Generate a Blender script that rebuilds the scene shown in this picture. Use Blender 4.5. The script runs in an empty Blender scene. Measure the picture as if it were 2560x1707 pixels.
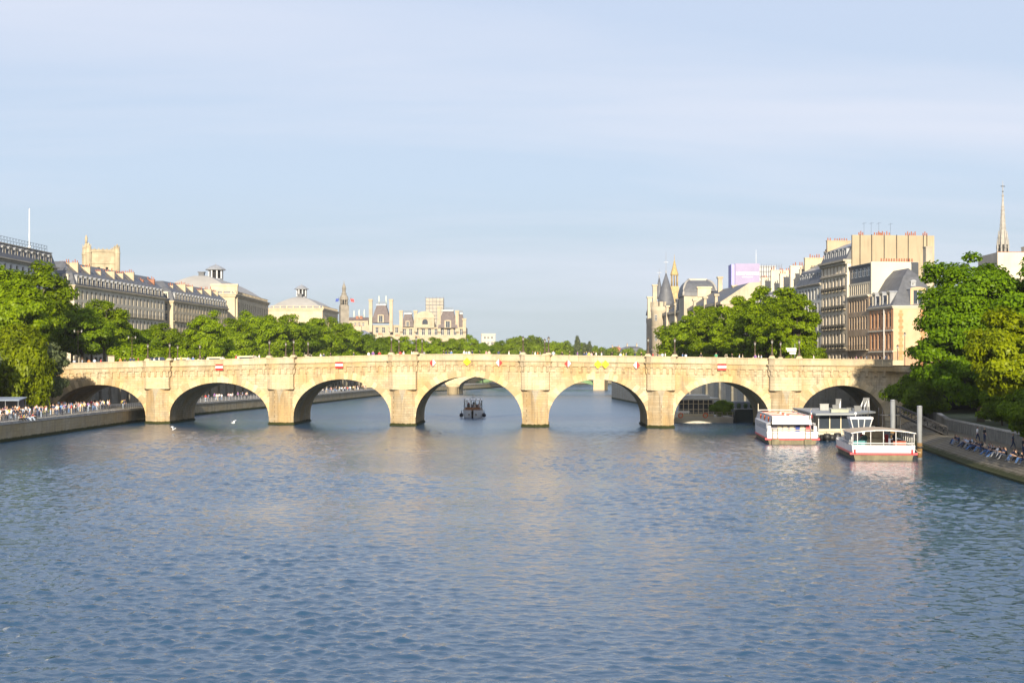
import bpy, bmesh, math, random
import numpy as np
from mathutils import Vector, Matrix

SC = bpy.context.scene
COL = SC.collection
RND = random.Random(11)

# ------------------------------------------------------------------ camera
# one metre units; water level z = 0; camera stands on a footbridge 10.3 m above the water
F, CXP, HZ, H = 3840.0, 1280.0, 924.0, 10.3        # focal length, centre and horizon in photo pixels (2560 wide)
cam = bpy.data.cameras.new('camera')
cam.sensor_width = 36.0
cam.lens = 36.0 * F / 2560.0
cam.shift_y = (HZ - 853.5) / 2560.0
cam.clip_start = 0.5
cam.clip_end = 9000
camo = bpy.data.objects.new('camera', cam)
camo.location = (0, 0, H)
camo.rotation_euler = (math.radians(90), 0, 0)
COL.objects.link(camo)
SC.camera = camo

# ------------------------------------------------------------------ sky, sun, exposure
SUN_EL, SUN_AZ = math.radians(15.5), math.radians(0.3)   # sun low, straight behind the camera
world = bpy.data.worlds.new('World')
SC.world = world
world.use_nodes = True
wn, wl = world.node_tree.nodes, world.node_tree.links
wn.clear()
w_out = wn.new('ShaderNodeOutputWorld')
w_bg = wn.new('ShaderNodeBackground')
w_bg.inputs['Strength'].default_value = 0.085
w_sky = wn.new('ShaderNodeTexSky')
w_sky.sky_type = 'NISHITA'
w_sky.sun_disc = False
w_sky.sun_elevation = SUN_EL
w_sky.sun_rotation = math.pi - SUN_AZ
w_sky.air_density = 1.0
w_sky.dust_density = 0.6
w_sky.ozone_density = 2.0
# thin high cloud: long soft streaks
w_tc = wn.new('ShaderNodeTexCoord')
w_sep = wn.new('ShaderNodeSeparateXYZ')
w_den = wn.new('ShaderNodeMath'); w_den.operation = 'ADD'; w_den.inputs[1].default_value = 0.22
w_dx = wn.new('ShaderNodeMath'); w_dx.operation = 'DIVIDE'
w_dy = wn.new('ShaderNodeMath'); w_dy.operation = 'DIVIDE'
w_cmb = wn.new('ShaderNodeCombineXYZ')
w_map = wn.new('ShaderNodeMapping')
w_map.inputs['Rotation'].default_value = (0, 0, math.radians(58))
w_map.inputs['Scale'].default_value = (0.42, 1.9, 1)
w_noi = wn.new('ShaderNodeTexNoise')
w_noi.inputs['Scale'].default_value = 1.15
w_noi.inputs['Detail'].default_value = 7
w_noi.inputs['Roughness'].default_value = 0.52
w_noi.inputs['Distortion'].default_value = 0.35
w_ramp = wn.new('ShaderNodeMapRange')
w_ramp.inputs[1].default_value = 0.44
w_ramp.inputs[2].default_value = 0.72
w_ramp.inputs[3].default_value = 0.0
w_ramp.inputs[4].default_value = 0.7
w_veil = wn.new('ShaderNodeValToRGB')                     # even high veil, a little greyer low down
ve = w_veil.color_ramp.elements
ve[0].position = 0.0; ve[0].color = (2.25, 2.88, 3.45, 1)
ve[1].position = 0.30; ve[1].color = (3.32, 3.72, 4.70, 1)
e_ = ve.new(0.035); e_.color = (2.70, 3.16, 3.70, 1)
e_ = ve.new(0.12); e_.color = (3.02, 3.60, 4.50, 1)
w_m1 = wn.new('ShaderNodeMix'); w_m1.data_type = 'RGBA'; w_m1.inputs[0].default_value = 0.90
w_mix = wn.new('ShaderNodeMix'); w_mix.data_type = 'RGBA'
w_mix.inputs[7].default_value = (4.25, 4.45, 5.10, 1)
wl.new(w_tc.outputs['Generated'], w_sep.inputs[0])
wl.new(w_sep.outputs[2], w_den.inputs[0])
wl.new(w_sep.outputs[0], w_dx.inputs[0]); wl.new(w_den.outputs[0], w_dx.inputs[1])
wl.new(w_sep.outputs[1], w_dy.inputs[0]); wl.new(w_den.outputs[0], w_dy.inputs[1])
wl.new(w_dx.outputs[0], w_cmb.inputs[0]); wl.new(w_dy.outputs[0], w_cmb.inputs[1])
wl.new(w_cmb.outputs[0], w_map.inputs[0])
wl.new(w_map.outputs[0], w_noi.inputs['Vector'])
wl.new(w_noi.outputs['Fac'], w_ramp.inputs[0])
wl.new(w_sep.outputs[2], w_veil.inputs[0])
wl.new(w_sky.outputs[0], w_m1.inputs[6]); wl.new(w_veil.outputs[0], w_m1.inputs[7])
wl.new(w_m1.outputs[2], w_mix.inputs[6]); wl.new(w_ramp.outputs[0], w_mix.inputs[0])
wl.new(w_mix.outputs[2], w_bg.inputs['Color'])
wl.new(w_bg.outputs[0], w_out.inputs[0])

sl = bpy.data.lights.new('sun', 'SUN')
sl.energy = 4.0
sl.angle = math.radians(0.6)
sl.color = (1.0, 0.875, 0.67)
so = bpy.data.objects.new('sun', sl)
sd = Vector((-math.sin(SUN_AZ) * math.cos(SUN_EL), math.cos(SUN_AZ) * math.cos(SUN_EL), -math.sin(SUN_EL)))
so.rotation_euler = sd.to_track_quat('-Z', 'Y').to_euler()
so.location = (40, -100, 80)
COL.objects.link(so)

vs = SC.view_settings
vs.view_transform = 'Standard'
vs.look = 'None'
vs.gamma = 1.0
vs.use_curve_mapping = False
vs.exposure = 1.15
SC.render.engine = 'CYCLES'
SC.cycles.use_denoising = True
SC.cycles.max_bounces = 6
SC.cycles.transparent_max_bounces = 8
SC.cycles.caustics_reflective = True
SC.cycles.blur_glossy = 1.0
SC.cycles.caustics_refractive = False
SC.cycles.sample_clamp_indirect = 6.0

# ------------------------------------------------------------------ helpers
def xat(px, Y):
    return (px - CXP) / F * Y

def zat(py, Y):
    return H + (HZ - py) / F * Y

def tag(o, label=None, cat=None, group=None, kind=None):
    if label: o['label'] = label
    if cat: o['category'] = cat
    if group: o['group'] = group
    if kind: o['kind'] = kind
    return o

def empty(name, loc, rz=0, label=None, cat=None, group=None):
    o = bpy.data.objects.new(name, None)
    o.empty_display_size = 0.5
    o.location = loc
    o.rotation_euler = (0, 0, rz)
    COL.objects.link(o)
    return tag(o, label, cat, group)

def link(name, me, parent=None, loc=(0, 0, 0), rz=0.0, scale=None):
    o = bpy.data.objects.new(name, me)
    COL.objects.link(o)
    if parent: o.parent = parent
    o.location = loc
    if rz: o.rotation_euler = (0, 0, rz)
    if scale: o.scale = scale
    return o

class MB:
    """collects faces, then links them as one mesh object"""
    def __init__(self):
        self.v, self.f, self.m, self.s = [], [], [], []
    def face(self, pts, m=0, smooth=False):
        n = len(self.v)
        self.v.extend([tuple(p) for p in pts])
        self.f.append(tuple(range(n, n + len(pts))))
        self.m.append(m); self.s.append(smooth)
    def box(self, x0, x1, y0, y1, z0, z1, m=0, skip=''):
        a, b = (x0, y0, z0), (x1, y0, z0)
        c, d = (x1, y1, z0), (x0, y1, z0)
        e, f_, g, h = (x0, y0, z1), (x1, y0, z1), (x1, y1, z1), (x0, y1, z1)
        if 'b' not in skip: self.face((a, d, c, b), m)
        self.face((e, f_, g, h), m)
        self.face((a, b, f_, e), m)
        self.face((b, c, g, f_), m)
        self.face((c, d, h, g), m)
        self.face((d, a, e, h), m)
    def prism(self, poly, z0, z1, m=0, mtop=None, cap=True, poly1=None):
        """poly: ccw list of (x, y); z0 / z1 numbers or lists; poly1: other outline at the top"""
        n = len(poly)
        p1 = poly1 or poly
        za = z0 if isinstance(z0, (list, tuple)) else [z0] * n
        zb = z1 if isinstance(z1, (list, tuple)) else [z1] * n
        lo = [(poly[i][0], poly[i][1], za[i]) for i in range(n)]
        hi = [(p1[i][0], p1[i][1], zb[i]) for i in range(n)]
        for i in range(n):
            j = (i + 1) % n
            self.face((lo[i], lo[j], hi[j], hi[i]), m)
        if cap:
            self.face(hi, m if mtop is None else mtop)
            self.face(lo[::-1], m)
    def lathe(self, prof, n=10, cx=0, cy=0, m=0, smooth=True, ph=0.0, ring=None):
        """prof: list of (r, z); closed at ends with r = 0"""
        base = len(self.v)
        for r, z in prof:
            for k in range(n):
                a = 2 * math.pi * k / n + ph
                self.v.append((cx + r * math.cos(a), cy + r * math.sin(a), z))
        for i in range(len(prof) - 1):
            for k in range(n):
                k2 = (k + 1) % n
                self.f.append((base + i * n + k, base + i * n + k2, base + (i + 1) * n + k2, base + (i + 1) * n + k))
                self.m.append(m if not isinstance(m, (list, tuple)) else m[i]); self.s.append(smooth)
        for idx, rev in ((0, True), (len(prof) - 1, False)):
            if prof[idx][0] > 1e-4:
                ids = [base + idx * n + k for k in range(n)]
                self.f.append(tuple(ids[::-1] if rev else ids))
                self.m.append(m if not isinstance(m, (list, tuple)) else m[0 if rev else -1]); self.s.append(False)
    def tube(self, pts, radii, n=6, m=0, cap=True):
        base = len(self.v)
        pts = [Vector(p) for p in pts]
        if not isinstance(radii, (list, tuple)): radii = [radii] * len(pts)
        for i, p in enumerate(pts):
            d = (pts[min(i + 1, len(pts) - 1)] - pts[max(i - 1, 0)])
            if d.length < 1e-6: d = Vector((0, 0, 1))
            d.normalize()
            u = d.cross(Vector((0, 0, 1)) if abs(d.z) < 0.9 else Vector((1, 0, 0))).normalized()
            w = d.cross(u)
            for k in range(n):
                a = 2 * math.pi * k / n
                q = p + (u * math.cos(a) + w * math.sin(a)) * radii[i]
                self.v.append(tuple(q))
        for i in range(len(pts) - 1):
            for k in range(n):
                k2 = (k + 1) % n
                self.f.append((base + i * n + k, base + i * n + k2, base + (i + 1) * n + k2, base + (i + 1) * n + k))
                self.m.append(m); self.s.append(n > 5)
        if cap:
            self.f.append(tuple(base + k for k in range(n))[::-1]); self.m.append(m); self.s.append(False)
            b2 = base + (len(pts) - 1) * n
            self.f.append(tuple(b2 + k for k in range(n))); self.m.append(m); self.s.append(False)
    def bar(self, p, q, w=0.05, m=0):
        self.tube([p, q], w * 0.6, 4, m)
    def mesh(self, name, mats, fix=False):
        me = bpy.data.meshes.new(name)
        me.from_pydata(self.v, [], self.f)
        for mt in (mats if isinstance(mats, (list, tuple)) else [mats]):
            me.materials.append(mt)
        me.polygons.foreach_set('material_index', self.m)
        me.polygons.foreach_set('use_smooth', self.s)
        me.update()
        if fix:
            bm = bmesh.new(); bm.from_mesh(me)
            bmesh.ops.remove_doubles(bm, verts=bm.verts, dist=0.0005)
            bmesh.ops.recalc_face_normals(bm, faces=bm.faces)
            bm.to_mesh(me); bm.free()
        return me
    def build(self, name, mats, parent=None, world=True, fix=False):
        """vertices are in world axes; with a parent they are taken relative to its location"""
        if parent is not None and world:
            l = parent.location
            self.v = [(a - l.x, b - l.y, c - l.z) for a, b, c in self.v]
        return link(name, self.mesh(name, mats, fix), parent)

# ------------------------------------------------------------------ materials
MATS = {}
def new_mat(name):
    m = bpy.data.materials.new(name); m.use_nodes = True
    MATS[name] = m
    nt = m.node_tree
    bs = nt.nodes['Principled BSDF']
    return m, nt, bs

def ramp2(nt, fac, c0, c1, p0=0.3, p1=0.7):
    r = nt.nodes.new('ShaderNodeValToRGB')
    r.color_ramp.elements[0].position = p0; r.color_ramp.elements[0].color = (*c0, 1)
    r.color_ramp.elements[1].position = p1; r.color_ramp.elements[1].color = (*c1, 1)
    nt.links.new(fac, r.inputs[0])
    return r.outputs[0]

def noise_tex(nt, vec, scale, detail=5, rough=0.55, stretch=None):
    if stretch:
        mp = nt.nodes.new('ShaderNodeMapping'); mp.inputs['Scale'].default_value = stretch
        nt.links.new(vec, mp.inputs[0]); vec = mp.outputs[0]
    n = nt.nodes.new('ShaderNodeTexNoise')
    n.inputs['Scale'].default_value = scale; n.inputs['Detail'].default_value = detail
    n.inputs['Roughness'].default_value = rough
    nt.links.new(vec, n.inputs['Vector'])
    return n.outputs['Fac']

def mixc(nt, fac, a, b, mode='MIX'):
    m = nt.nodes.new('ShaderNodeMix'); m.data_type = 'RGBA'; m.blend_type = mode
    for s, v in ((m.inputs[0], fac), (m.inputs[6], a), (m.inputs[7], b)):
        if isinstance(v, (int, float)): s.default_value = v
        elif isinstance(v, tuple): s.default_value = (*v, 1)
        else: nt.links.new(v, s)
    return m.outputs[2]

def simple(name, col, rough=0.6, var=0.18, scale=0.8, metal=0.0, bump=0.0, objvar=0.0, spec=0.4, streak=0.0):
    """plain procedural material: colour with noise mottling, optional per object variation and vertical streaks"""
    m, nt, bs = new_mat(name)
    g = nt.nodes.new('ShaderNodeNewGeometry')
    f1 = noise_tex(nt, g.outputs['Position'], scale)
    dk = tuple(c * (1 - var) for c in col); lt = tuple(min(1, c * (1 + var * 0.7)) for c in col)
    c = ramp2(nt, f1, dk, lt)
    if streak:
        f2 = noise_tex(nt, g.outputs['Position'], 1.0, 4, 0.6, (2.2, 2.2, 0.16))
        mr = nt.nodes.new('ShaderNodeMapRange')
        mr.inputs[1].default_value = 0.5; mr.inputs[2].default_value = 0.72
        mr.inputs[3].default_value = 0; mr.inputs[4].default_value = streak
        nt.links.new(f2, mr.inputs[0])
        c = mixc(nt, mr.outputs[0], c, tuple(x * 0.35 for x in col))
    if objvar:
        oi = nt.nodes.new('ShaderNodeObjectInfo')
        mr = nt.nodes.new('ShaderNodeMapRange')
        mr.inputs[3].default_value = 1 - objvar; mr.inputs[4].default_value = 1 + objvar
        nt.links.new(oi.outputs['Random'], mr.inputs[0])
        hs = nt.nodes.new('ShaderNodeHueSaturation')
        nt.links.new(mr.outputs[0], hs.inputs['Value']); nt.links.new(c, hs.inputs['Color'])
        c = hs.outputs[0]
    nt.links.new(c, bs.inputs['Base Color'])
    bs.inputs['Roughness'].default_value = rough
    bs.inputs['Metallic'].default_value = metal
    bs.inputs['Specular IOR Level'].default_value = spec
    if bump:
        b = nt.nodes.new('ShaderNodeBump'); b.inputs['Strength'].default_value = bump; b.inputs['Distance'].default_value = 0.05
        f3 = noise_tex(nt, g.outputs['Position'], scale * 6)
        nt.links.new(f3, b.inputs['Height']); nt.links.new(b.outputs[0], bs.inputs['Normal'])
    return m

def ashlar(name, col, ochre, stain, bw=1.1, bh=0.42, stain_amt=0.5, algae=True, joint=0.012, bumpd=0.03, objvar=0.0, streak=0.55):
    """coursed limestone: block joints, ochre and grey patches, rain streaks, green band at the water line"""
    m, nt, bs = new_mat(name)
    N, Lk = nt.nodes, nt.links
    g = N.new('ShaderNodeNewGeometry')
    sp = N.new('ShaderNodeSeparateXYZ'); Lk.new(g.outputs['Position'], sp.inputs[0])
    ad = N.new('ShaderNodeMath'); ad.operation = 'ADD'
    Lk.new(sp.outputs[0], ad.inputs[0]); Lk.new(sp.outputs[1], ad.inputs[1])
    cb = N.new('ShaderNodeCombineXYZ'); Lk.new(ad.outputs[0], cb.inputs[0]); Lk.new(sp.outputs[2], cb.inputs[1])
    br = N.new('ShaderNodeTexBrick')
    br.inputs['Scale'].default_value = 1.0
    br.inputs['Mortar Size'].default_value = joint
    br.inputs['Mortar Smooth'].default_value = 0.3
    br.inputs['Brick Width'].default_value = bw
    br.inputs['Row Height'].default_value = bh
    br.inputs['Color1'].default_value = (*[c * 0.88 for c in col], 1)
    br.inputs['Color2'].default_value = (*[min(1, c * 1.12) for c in col], 1)
    br.inputs['Mortar'].default_value = (*[c * 0.4 for c in col], 1)
    Lk.new(cb.outputs[0], br.inputs['Vector'])
    f1 = noise_tex(nt, g.outputs['Position'], 0.22, 6, 0.6)
    mr = N.new('ShaderNodeMapRange'); mr.inputs[1].default_value = 0.40; mr.inputs[2].default_value = 0.63; mr.inputs[3].default_value = 0; mr.inputs[4].default_value = 0.85
    Lk.new(f1, mr.inputs[0])
    c = mixc(nt, mr.outputs[0], br.outputs['Color'], ochre)
    f2 = noise_tex(nt, g.outputs['Position'], 1.0, 6, 0.62, (0.9, 0.9, 0.22))
    mr2 = N.new('ShaderNodeMapRange'); mr2.inputs[1].default_value = 0.5; mr2.inputs[2].default_value = 0.78; mr2.inputs[3].default_value = 0; mr2.inputs[4].default_value = stain_amt
    Lk.new(f2, mr2.inputs[0])
    c = mixc(nt, mr2.outputs[0], c, stain)
    f3 = noise_tex(nt, g.outputs['Position'], 3.5, 5, 0.65)
    c = mixc(nt, 0.5, c, ramp2(nt, f3, (0.62, 0.6, 0.57), (1, 1, 1), 0.25, 0.75), 'MULTIPLY')
    if streak:
        f5 = noise_tex(nt, g.outputs['Position'], 1.0, 4, 0.6, (2.6, 2.6, 0.1))
        mr5 = N.new('ShaderNodeMapRange'); mr5.inputs[1].default_value = 0.55; mr5.inputs[2].default_value = 0.75; mr5.inputs[3].default_value = 0; mr5.inputs[4].default_value = streak
        Lk.new(f5, mr5.inputs[0])
        c = mixc(nt, mr5.outputs[0], c, tuple(x * 0.5 for x in stain))
    if algae:
        f4 = noise_tex(nt, g.outputs['Position'], 1.3, 4, 0.6)
        mm = N.new('ShaderNodeMath'); mm.operation = 'MULTIPLY_ADD'; mm.inputs[1].default_value = -0.55
        Lk.new(f4, mm.inputs[0]); Lk.new(sp.outputs[2], mm.inputs[2])
        mr3 = N.new('ShaderNodeMapRange'); mr3.inputs[1].default_value = 0.12; mr3.inputs[2].default_value = 0.34; mr3.inputs[3].default_value = 1; mr3.inputs[4].default_value = 0
        Lk.new(mm.outputs[0], mr3.inputs[0])
        c = mixc(nt, mr3.outputs[0], c, (0.035, 0.04, 0.012))
    if objvar:
        oi = N.new('ShaderNodeObjectInfo')
        mo = N.new('ShaderNodeMapRange'); mo.inputs[3].default_value = 1 - objvar; mo.inputs[4].default_value = 1 + objvar
        Lk.new(oi.outputs['Random'], mo.inputs[0])
        hs = N.new('ShaderNodeHueSaturation'); Lk.new(mo.outputs[0], hs.inputs['Value']); Lk.new(c, hs.inputs['Color'])
        c = hs.outputs[0]
    Lk.new(c, bs.inputs['Base Color'])
    bs.inputs['Roughness'].default_value = 0.9
    bs.inputs['Specular IOR Level'].default_value = 0.15
    mh = N.new('ShaderNodeMath'); mh.operation = 'MULTIPLY_ADD'; mh.inputs[1].default_value = -1.0
    Lk.new(br.outputs['Fac'], mh.inputs[0])
    ms = N.new('ShaderNodeMath'); ms.operation = 'MULTIPLY'; ms.inputs[1].default_value = 0.5; Lk.new(f3, ms.inputs[0])
    Lk.new(ms.outputs[0], mh.inputs[2])
    b = N.new('ShaderNodeBump'); b.inputs['Strength'].default_value = 0.7; b.inputs['Distance'].default_value = bumpd
    Lk.new(mh.outputs[0], b.inputs['Height']); Lk.new(b.outputs[0], bs.inputs['Normal'])
    return m

STONE = ashlar('bridge_limestone', (0.52, 0.43, 0.295), (0.48, 0.325, 0.15), (0.22, 0.18, 0.12), 1.2, 0.45, 0.85, joint=0.018, streak=0.75)
VOUS = ashlar('voussoir_limestone', (0.53, 0.435, 0.285), (0.49, 0.33, 0.15), (0.27, 0.22, 0.15), 40, 40, 0.55, objvar=0.26, algae=True, streak=0.0)
PALE = ashlar('dressed_limestone', (0.54, 0.455, 0.31), (0.54, 0.42, 0.25), (0.36, 0.30, 0.22), 1.5, 0.5, 0.45, algae=False)
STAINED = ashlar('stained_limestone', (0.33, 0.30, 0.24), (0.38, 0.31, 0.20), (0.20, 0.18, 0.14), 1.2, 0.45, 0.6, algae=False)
PARAPET = ashlar('parapet_limestone', (0.50, 0.43, 0.31), (0.47, 0.37, 0.22), (0.24, 0.22, 0.18), 40, 40, 0.75, algae=False, objvar=0.10, streak=0.3)
QUAY = ashlar('quay_limestone', (0.40, 0.34, 0.23), (0.38, 0.30, 0.16), (0.19, 0.17, 0.13), 40, 40, 0.7, objvar=0.07)
QUAYW = ashlar('river_wall_stone', (0.38, 0.33, 0.23), (0.36, 0.29, 0.17), (0.13, 0.12, 0.10), 1.3, 0.5, 0.8)
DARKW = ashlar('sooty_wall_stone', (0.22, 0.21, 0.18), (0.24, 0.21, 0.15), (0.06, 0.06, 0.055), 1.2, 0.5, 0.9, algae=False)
PAVE = simple('paving_stone', (0.24, 0.22, 0.19), 0.9, 0.3, 0.7, bump=0.3)
ASPHALT = simple('asphalt', (0.055, 0.055, 0.056), 0.9, 0.3, 1.5, bump=0.3)
EARTH = simple('street_ground', (0.10, 0.095, 0.085), 0.95, 0.3, 0.05)
IRON = simple('dark_iron', (0.045, 0.043, 0.04), 0.5, 0.3, 3.0, metal=0.4)
BRONZE = simple('brown_cast_iron', (0.085, 0.06, 0.038), 0.55, 0.3, 3.0, metal=0.3)
RAILM = simple('galvanised_rail', (0.33, 0.34, 0.36), 0.5, 0.2, 2.0, metal=0.5)
WHITE = simple('white_paint', (0.80, 0.79, 0.76), 0.4, 0.06, 0.6)
RED = simple('red_paint', (0.62, 0.03, 0.025), 0.45, 0.12, 1.2)
YELLOW = simple('yellow_paint', (0.85, 0.72, 0.01), 0.45, 0.05, 1.2)
BLACK = simple('black_paint', (0.02, 0.02, 0.022), 0.5, 0.3, 2.0)
CREAM = simple('cream_paint', (0.62, 0.54, 0.38), 0.5, 0.12, 1.0)
ORANGE = simple('orange_plastic', (0.75, 0.13, 0.03), 0.5, 0.1, 2.0)
WOOD = simple('varnished_wood', (0.22, 0.10, 0.04), 0.45, 0.3, 3.0)
def glass_mat(name, col, rough=0.08):
    m, nt, bs = new_mat(name)
    bs.inputs['Base Color'].default_value = (*col, 1)
    bs.inputs['Roughness'].default_value = rough
    bs.inputs['Specular IOR Level'].default_value = 0.8
    return m
GLASS = glass_mat('window_glass', (0.035, 0.045, 0.06))
LAMPGL = glass_mat('lantern_glass', (0.34, 0.34, 0.31), 0.25)
# ================================================================== river, banks, streets
WAT, nt, bs = new_mat('river_water')
g = nt.nodes.new('ShaderNodeNewGeometry')
P = g.outputs['Position']
n1 = noise_tex(nt, P, 0.8, 2, 0.5, (1.0, 1.2, 1))
n2 = noise_tex(nt, P, 2.6, 3, 0.55, (0.9, 1.2, 1))
n3 = noise_tex(nt, P, 0.04, 3, 0.5)
mr = nt.nodes.new('ShaderNodeMapRange'); mr.inputs[1].default_value = 0.35; mr.inputs[2].default_value = 0.65; mr.inputs[3].default_value = 0.6; mr.inputs[4].default_value = 1.2
nt.links.new(n3, mr.inputs[0])
a1 = nt.nodes.new('ShaderNodeMath'); a1.operation = 'MULTIPLY_ADD'; a1.inputs[1].default_value = 0.55
nt.links.new(n2, a1.inputs[0]); nt.links.new(n1, a1.inputs[2])
a2 = nt.nodes.new('ShaderNodeMath'); a2.operation = 'MULTIPLY'
nt.links.new(a1.outputs[0], a2.inputs[0]); nt.links.new(mr.outputs[0], a2.inputs[1])
bp = nt.nodes.new('ShaderNodeBump'); bp.inputs['Strength'].default_value = 1.0; bp.inputs['Distance'].default_value = 0.09
nt.links.new(a2.outputs[0], bp.inputs['Height']); nt.links.new(bp.outputs[0], bs.inputs['Normal'])
bs.inputs['Base Color'].default_value = (0.014, 0.056, 0.115, 1)
sy = nt.nodes.new('ShaderNodeSeparateXYZ'); nt.links.new(P, sy.inputs[0])
rr_ = nt.nodes.new('ShaderNodeMapRange'); rr_.inputs[1].default_value = 120; rr_.inputs[2].default_value = 345; rr_.inputs[3].default_value = 0.07; rr_.inputs[4].default_value = 0.24   # choppier reach under and past the bridge
nt.links.new(sy.outputs[1], rr_.inputs[0]); nt.links.new(rr_.outputs[0], bs.inputs['Roughness'])
bs.inputs['IOR'].default_value = 1.333
bs.inputs['Specular IOR Level'].default_value = 0.5

# real wavelets on the reach before and under the bridge, a flat sheet beyond
WY0, WY1 = 40.0, 372.0
ys_ = [WY0]
while ys_[-1] < WY1: ys_.append(ys_[-1] + 0.125 * (ys_[-1] / 45.0))
ys_[-1] = WY1
ys_ = np.array(ys_); uu = np.linspace(-1, 1, 640)
hw_ = np.minimum(70.0, 0.45 * ys_ + 9)          # finer tessellation where the reach is seen close
GX = uu[None, :] * hw_[:, None] - 2.5 * (hw_[:, None] / 70.0); GY = np.repeat(ys_[:, None], len(uu), 1)
DYs = np.gradient(ys_)[:, None]; DXs = (hw_ * 2 / 639)[:, None]
rg = np.random.default_rng(3)
Z = np.zeros_like(GX); NW = 90
for k in range(NW):
    lam = 0.30 * (2.4 / 0.30) ** (rg.random() ** 1.1); th = rg.normal(math.pi / 2 + .12, 0.95); ph = rg.random() * 6.283
    kk = 2 * math.pi / lam; amp = 0.195 * math.sqrt(2.0 / NW) / kk * (1.15 if lam < .9 else .8 if lam < 1.5 else .55)
    fade = np.clip(lam / (2.6 * np.maximum(DYs * abs(math.sin(th)), DXs * abs(math.cos(th)) + .05)) - .35, 0, 1)
    Z += amp * fade * np.sin(kk * (GX * math.cos(th) + GY * math.sin(th)) + ph)
pat = np.zeros_like(GX)                     # wind patches: rougher and calmer water
for k in range(14):
    lam = 14 * (70 / 14) ** rg.random(); th = rg.random() * 6.283
    pat += np.sin(2 * math.pi / lam * (GX * math.cos(th) + 0.55 * GY * math.sin(th)) + rg.random() * 6.283)
pat = np.clip(0.92 + 0.15 * pat, .45, 1.22)
Z *= pat
Z += 0.02 * np.abs(Z) * 8
for sg in (-1, 1):                          # bow wake of the small cruiser
    ax, ay, bx, by = -8.4 + sg * 1.2, 328.5, -8.4 + sg * 13.0, 368.0
    tx, ty = (bx - ax), (by - ay); ln = math.hypot(tx, ty); tx /= ln; ty /= ln
    al = (GX - ax) * tx + (GY - ay) * ty; dd = (GX - ax) * -ty + (GY - ay) * tx
    on = np.clip(al / 3, 0, 1) * np.clip((ln - al) / 14, 0, 1)
    Z += on * (.15 * np.exp(-(dd / .9) ** 2) - .10 * np.exp(-((dd + sg * 1.9) / 1.0) ** 2) + .07 * np.exp(-((dd + sg * 3.8) / .9) ** 2))
Z = (Z - Z.mean()) * np.clip((WY1 - GY) / 12, 0, 1)
nr_, nc_ = GX.shape
me = bpy.data.meshes.new('river')
co = np.stack([GX, GY, Z], -1).reshape(-1, 3)
idx = np.arange(nr_ * nc_).reshape(nr_, nc_)
q = np.stack([idx[:-1, :-1], idx[:-1, 1:], idx[1:, 1:], idx[1:, :-1]], -1).reshape(-1, 4)
ext = [[(-110, WY1, 0), (900, WY1, 0), (900, 2600, 0), (-110, 2600, 0)], [(-110, -200, 0), (900, -200, 0), (900, WY0, 0), (-110, WY0, 0)]]
for sgn in (0, 1):                              # flat sheets outside the tessellated reach
    e0, e1 = (GX[0, 0], GX[-1, 0]) if sgn == 0 else (GX[0, -1], GX[-1, -1])
    i1 = int(np.argmax(hw_ >= 70.0)); em, ym = (GX[i1, 0], ys_[i1]) if sgn == 0 else (GX[i1, -1], ys_[i1])
    far_ = -110 if sgn == 0 else 900
    for (xa, ya), (xb, yb) in (((e0, WY0), (em, ym)), ((em, ym), (e1, WY1))):
        qd = [(xa, ya, 0), (xb, yb, 0), (far_, yb, 0), (far_, ya, 0)]
        ext.append(qd if sgn == 0 else qd)
base = len(co); co = np.concatenate([co, np.array(ext, float).reshape(-1, 3)])
q = np.concatenate([q, np.arange(base, base + 4 * len(ext)).reshape(-1, 4)])
me.vertices.add(len(co)); me.loops.add(4 * len(q)); me.polygons.add(len(q))
me.vertices.foreach_set('co', co.astype(np.float32).ravel())
me.loops.foreach_set('vertex_index', q.astype(np.int32).ravel())
me.polygons.foreach_set('loop_start', np.arange(0, 4 * len(q), 4, dtype=np.int32))
me.polygons.foreach_set('use_smooth', np.ones(len(q), dtype=bool))
me.materials.append(WAT); me.update(calc_edges=True)
river = link('river', me)
tag(river, 'blue rippled river flowing under the stone bridge', 'river', kind='structure')

LB = [(-72, -120), (-72, 200), (-73.2, 292), (-71.5, 349), (-66, 412), (-60, 457), (-51.5, 608), (-37, 722), (-20, 807), (-5, 907), (43, 1069), (150, 1250), (420, 1420), (900, 1600)]
def pline(pl, Y):
    for (xa, ya), (xb, yb) in zip(pl, pl[1:]):
        if Y <= yb: break
    t = (Y - ya) / (yb - ya)
    return xa + (xb - xa) * t
ZQ, ZS = 2.8, 9.9          # lower quay, street
QW = 16.0                  # width of the lower quay

# left lower quay and river wall
mb = MB()
for (xa, ya), (xb, yb) in zip(LB, LB[1:]):
    mb.face([(xa, ya, ZQ), (xb, yb, ZQ), (xb - QW, yb, ZQ), (xa - QW, ya, ZQ)])
tag(mb.build('quay_pavement', PAVE), 'lower quay pavement along the left bank', 'pavement', kind='structure')

wall = empty('river_wall', (-73, 240, 0), 0, 'sandy stone river wall under the railing, left bank', 'wall')
mb = MB()
for (xa, ya), (xb, yb) in zip(LB, LB[1:]):
    mb.face([(xa - .12, ya, -1.5), (xb - .12, yb, -1.5), (xb - .12, yb, ZQ - .004), (xa - .12, ya, ZQ - .004)])
mb.build('wall_core', QUAYW, wall)
def quad_block(p, q, z0, z1, d0, d1):
    """block between two plan points, d0/d1 towards +x of the wall line"""
    b = MB()
    ax, ay = p; bx, by = q
    b.prism([(ax + d0, ay), (ax + d1, ay), (bx + d1, by), (bx + d0, by)], z0, z1)
    return b
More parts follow.
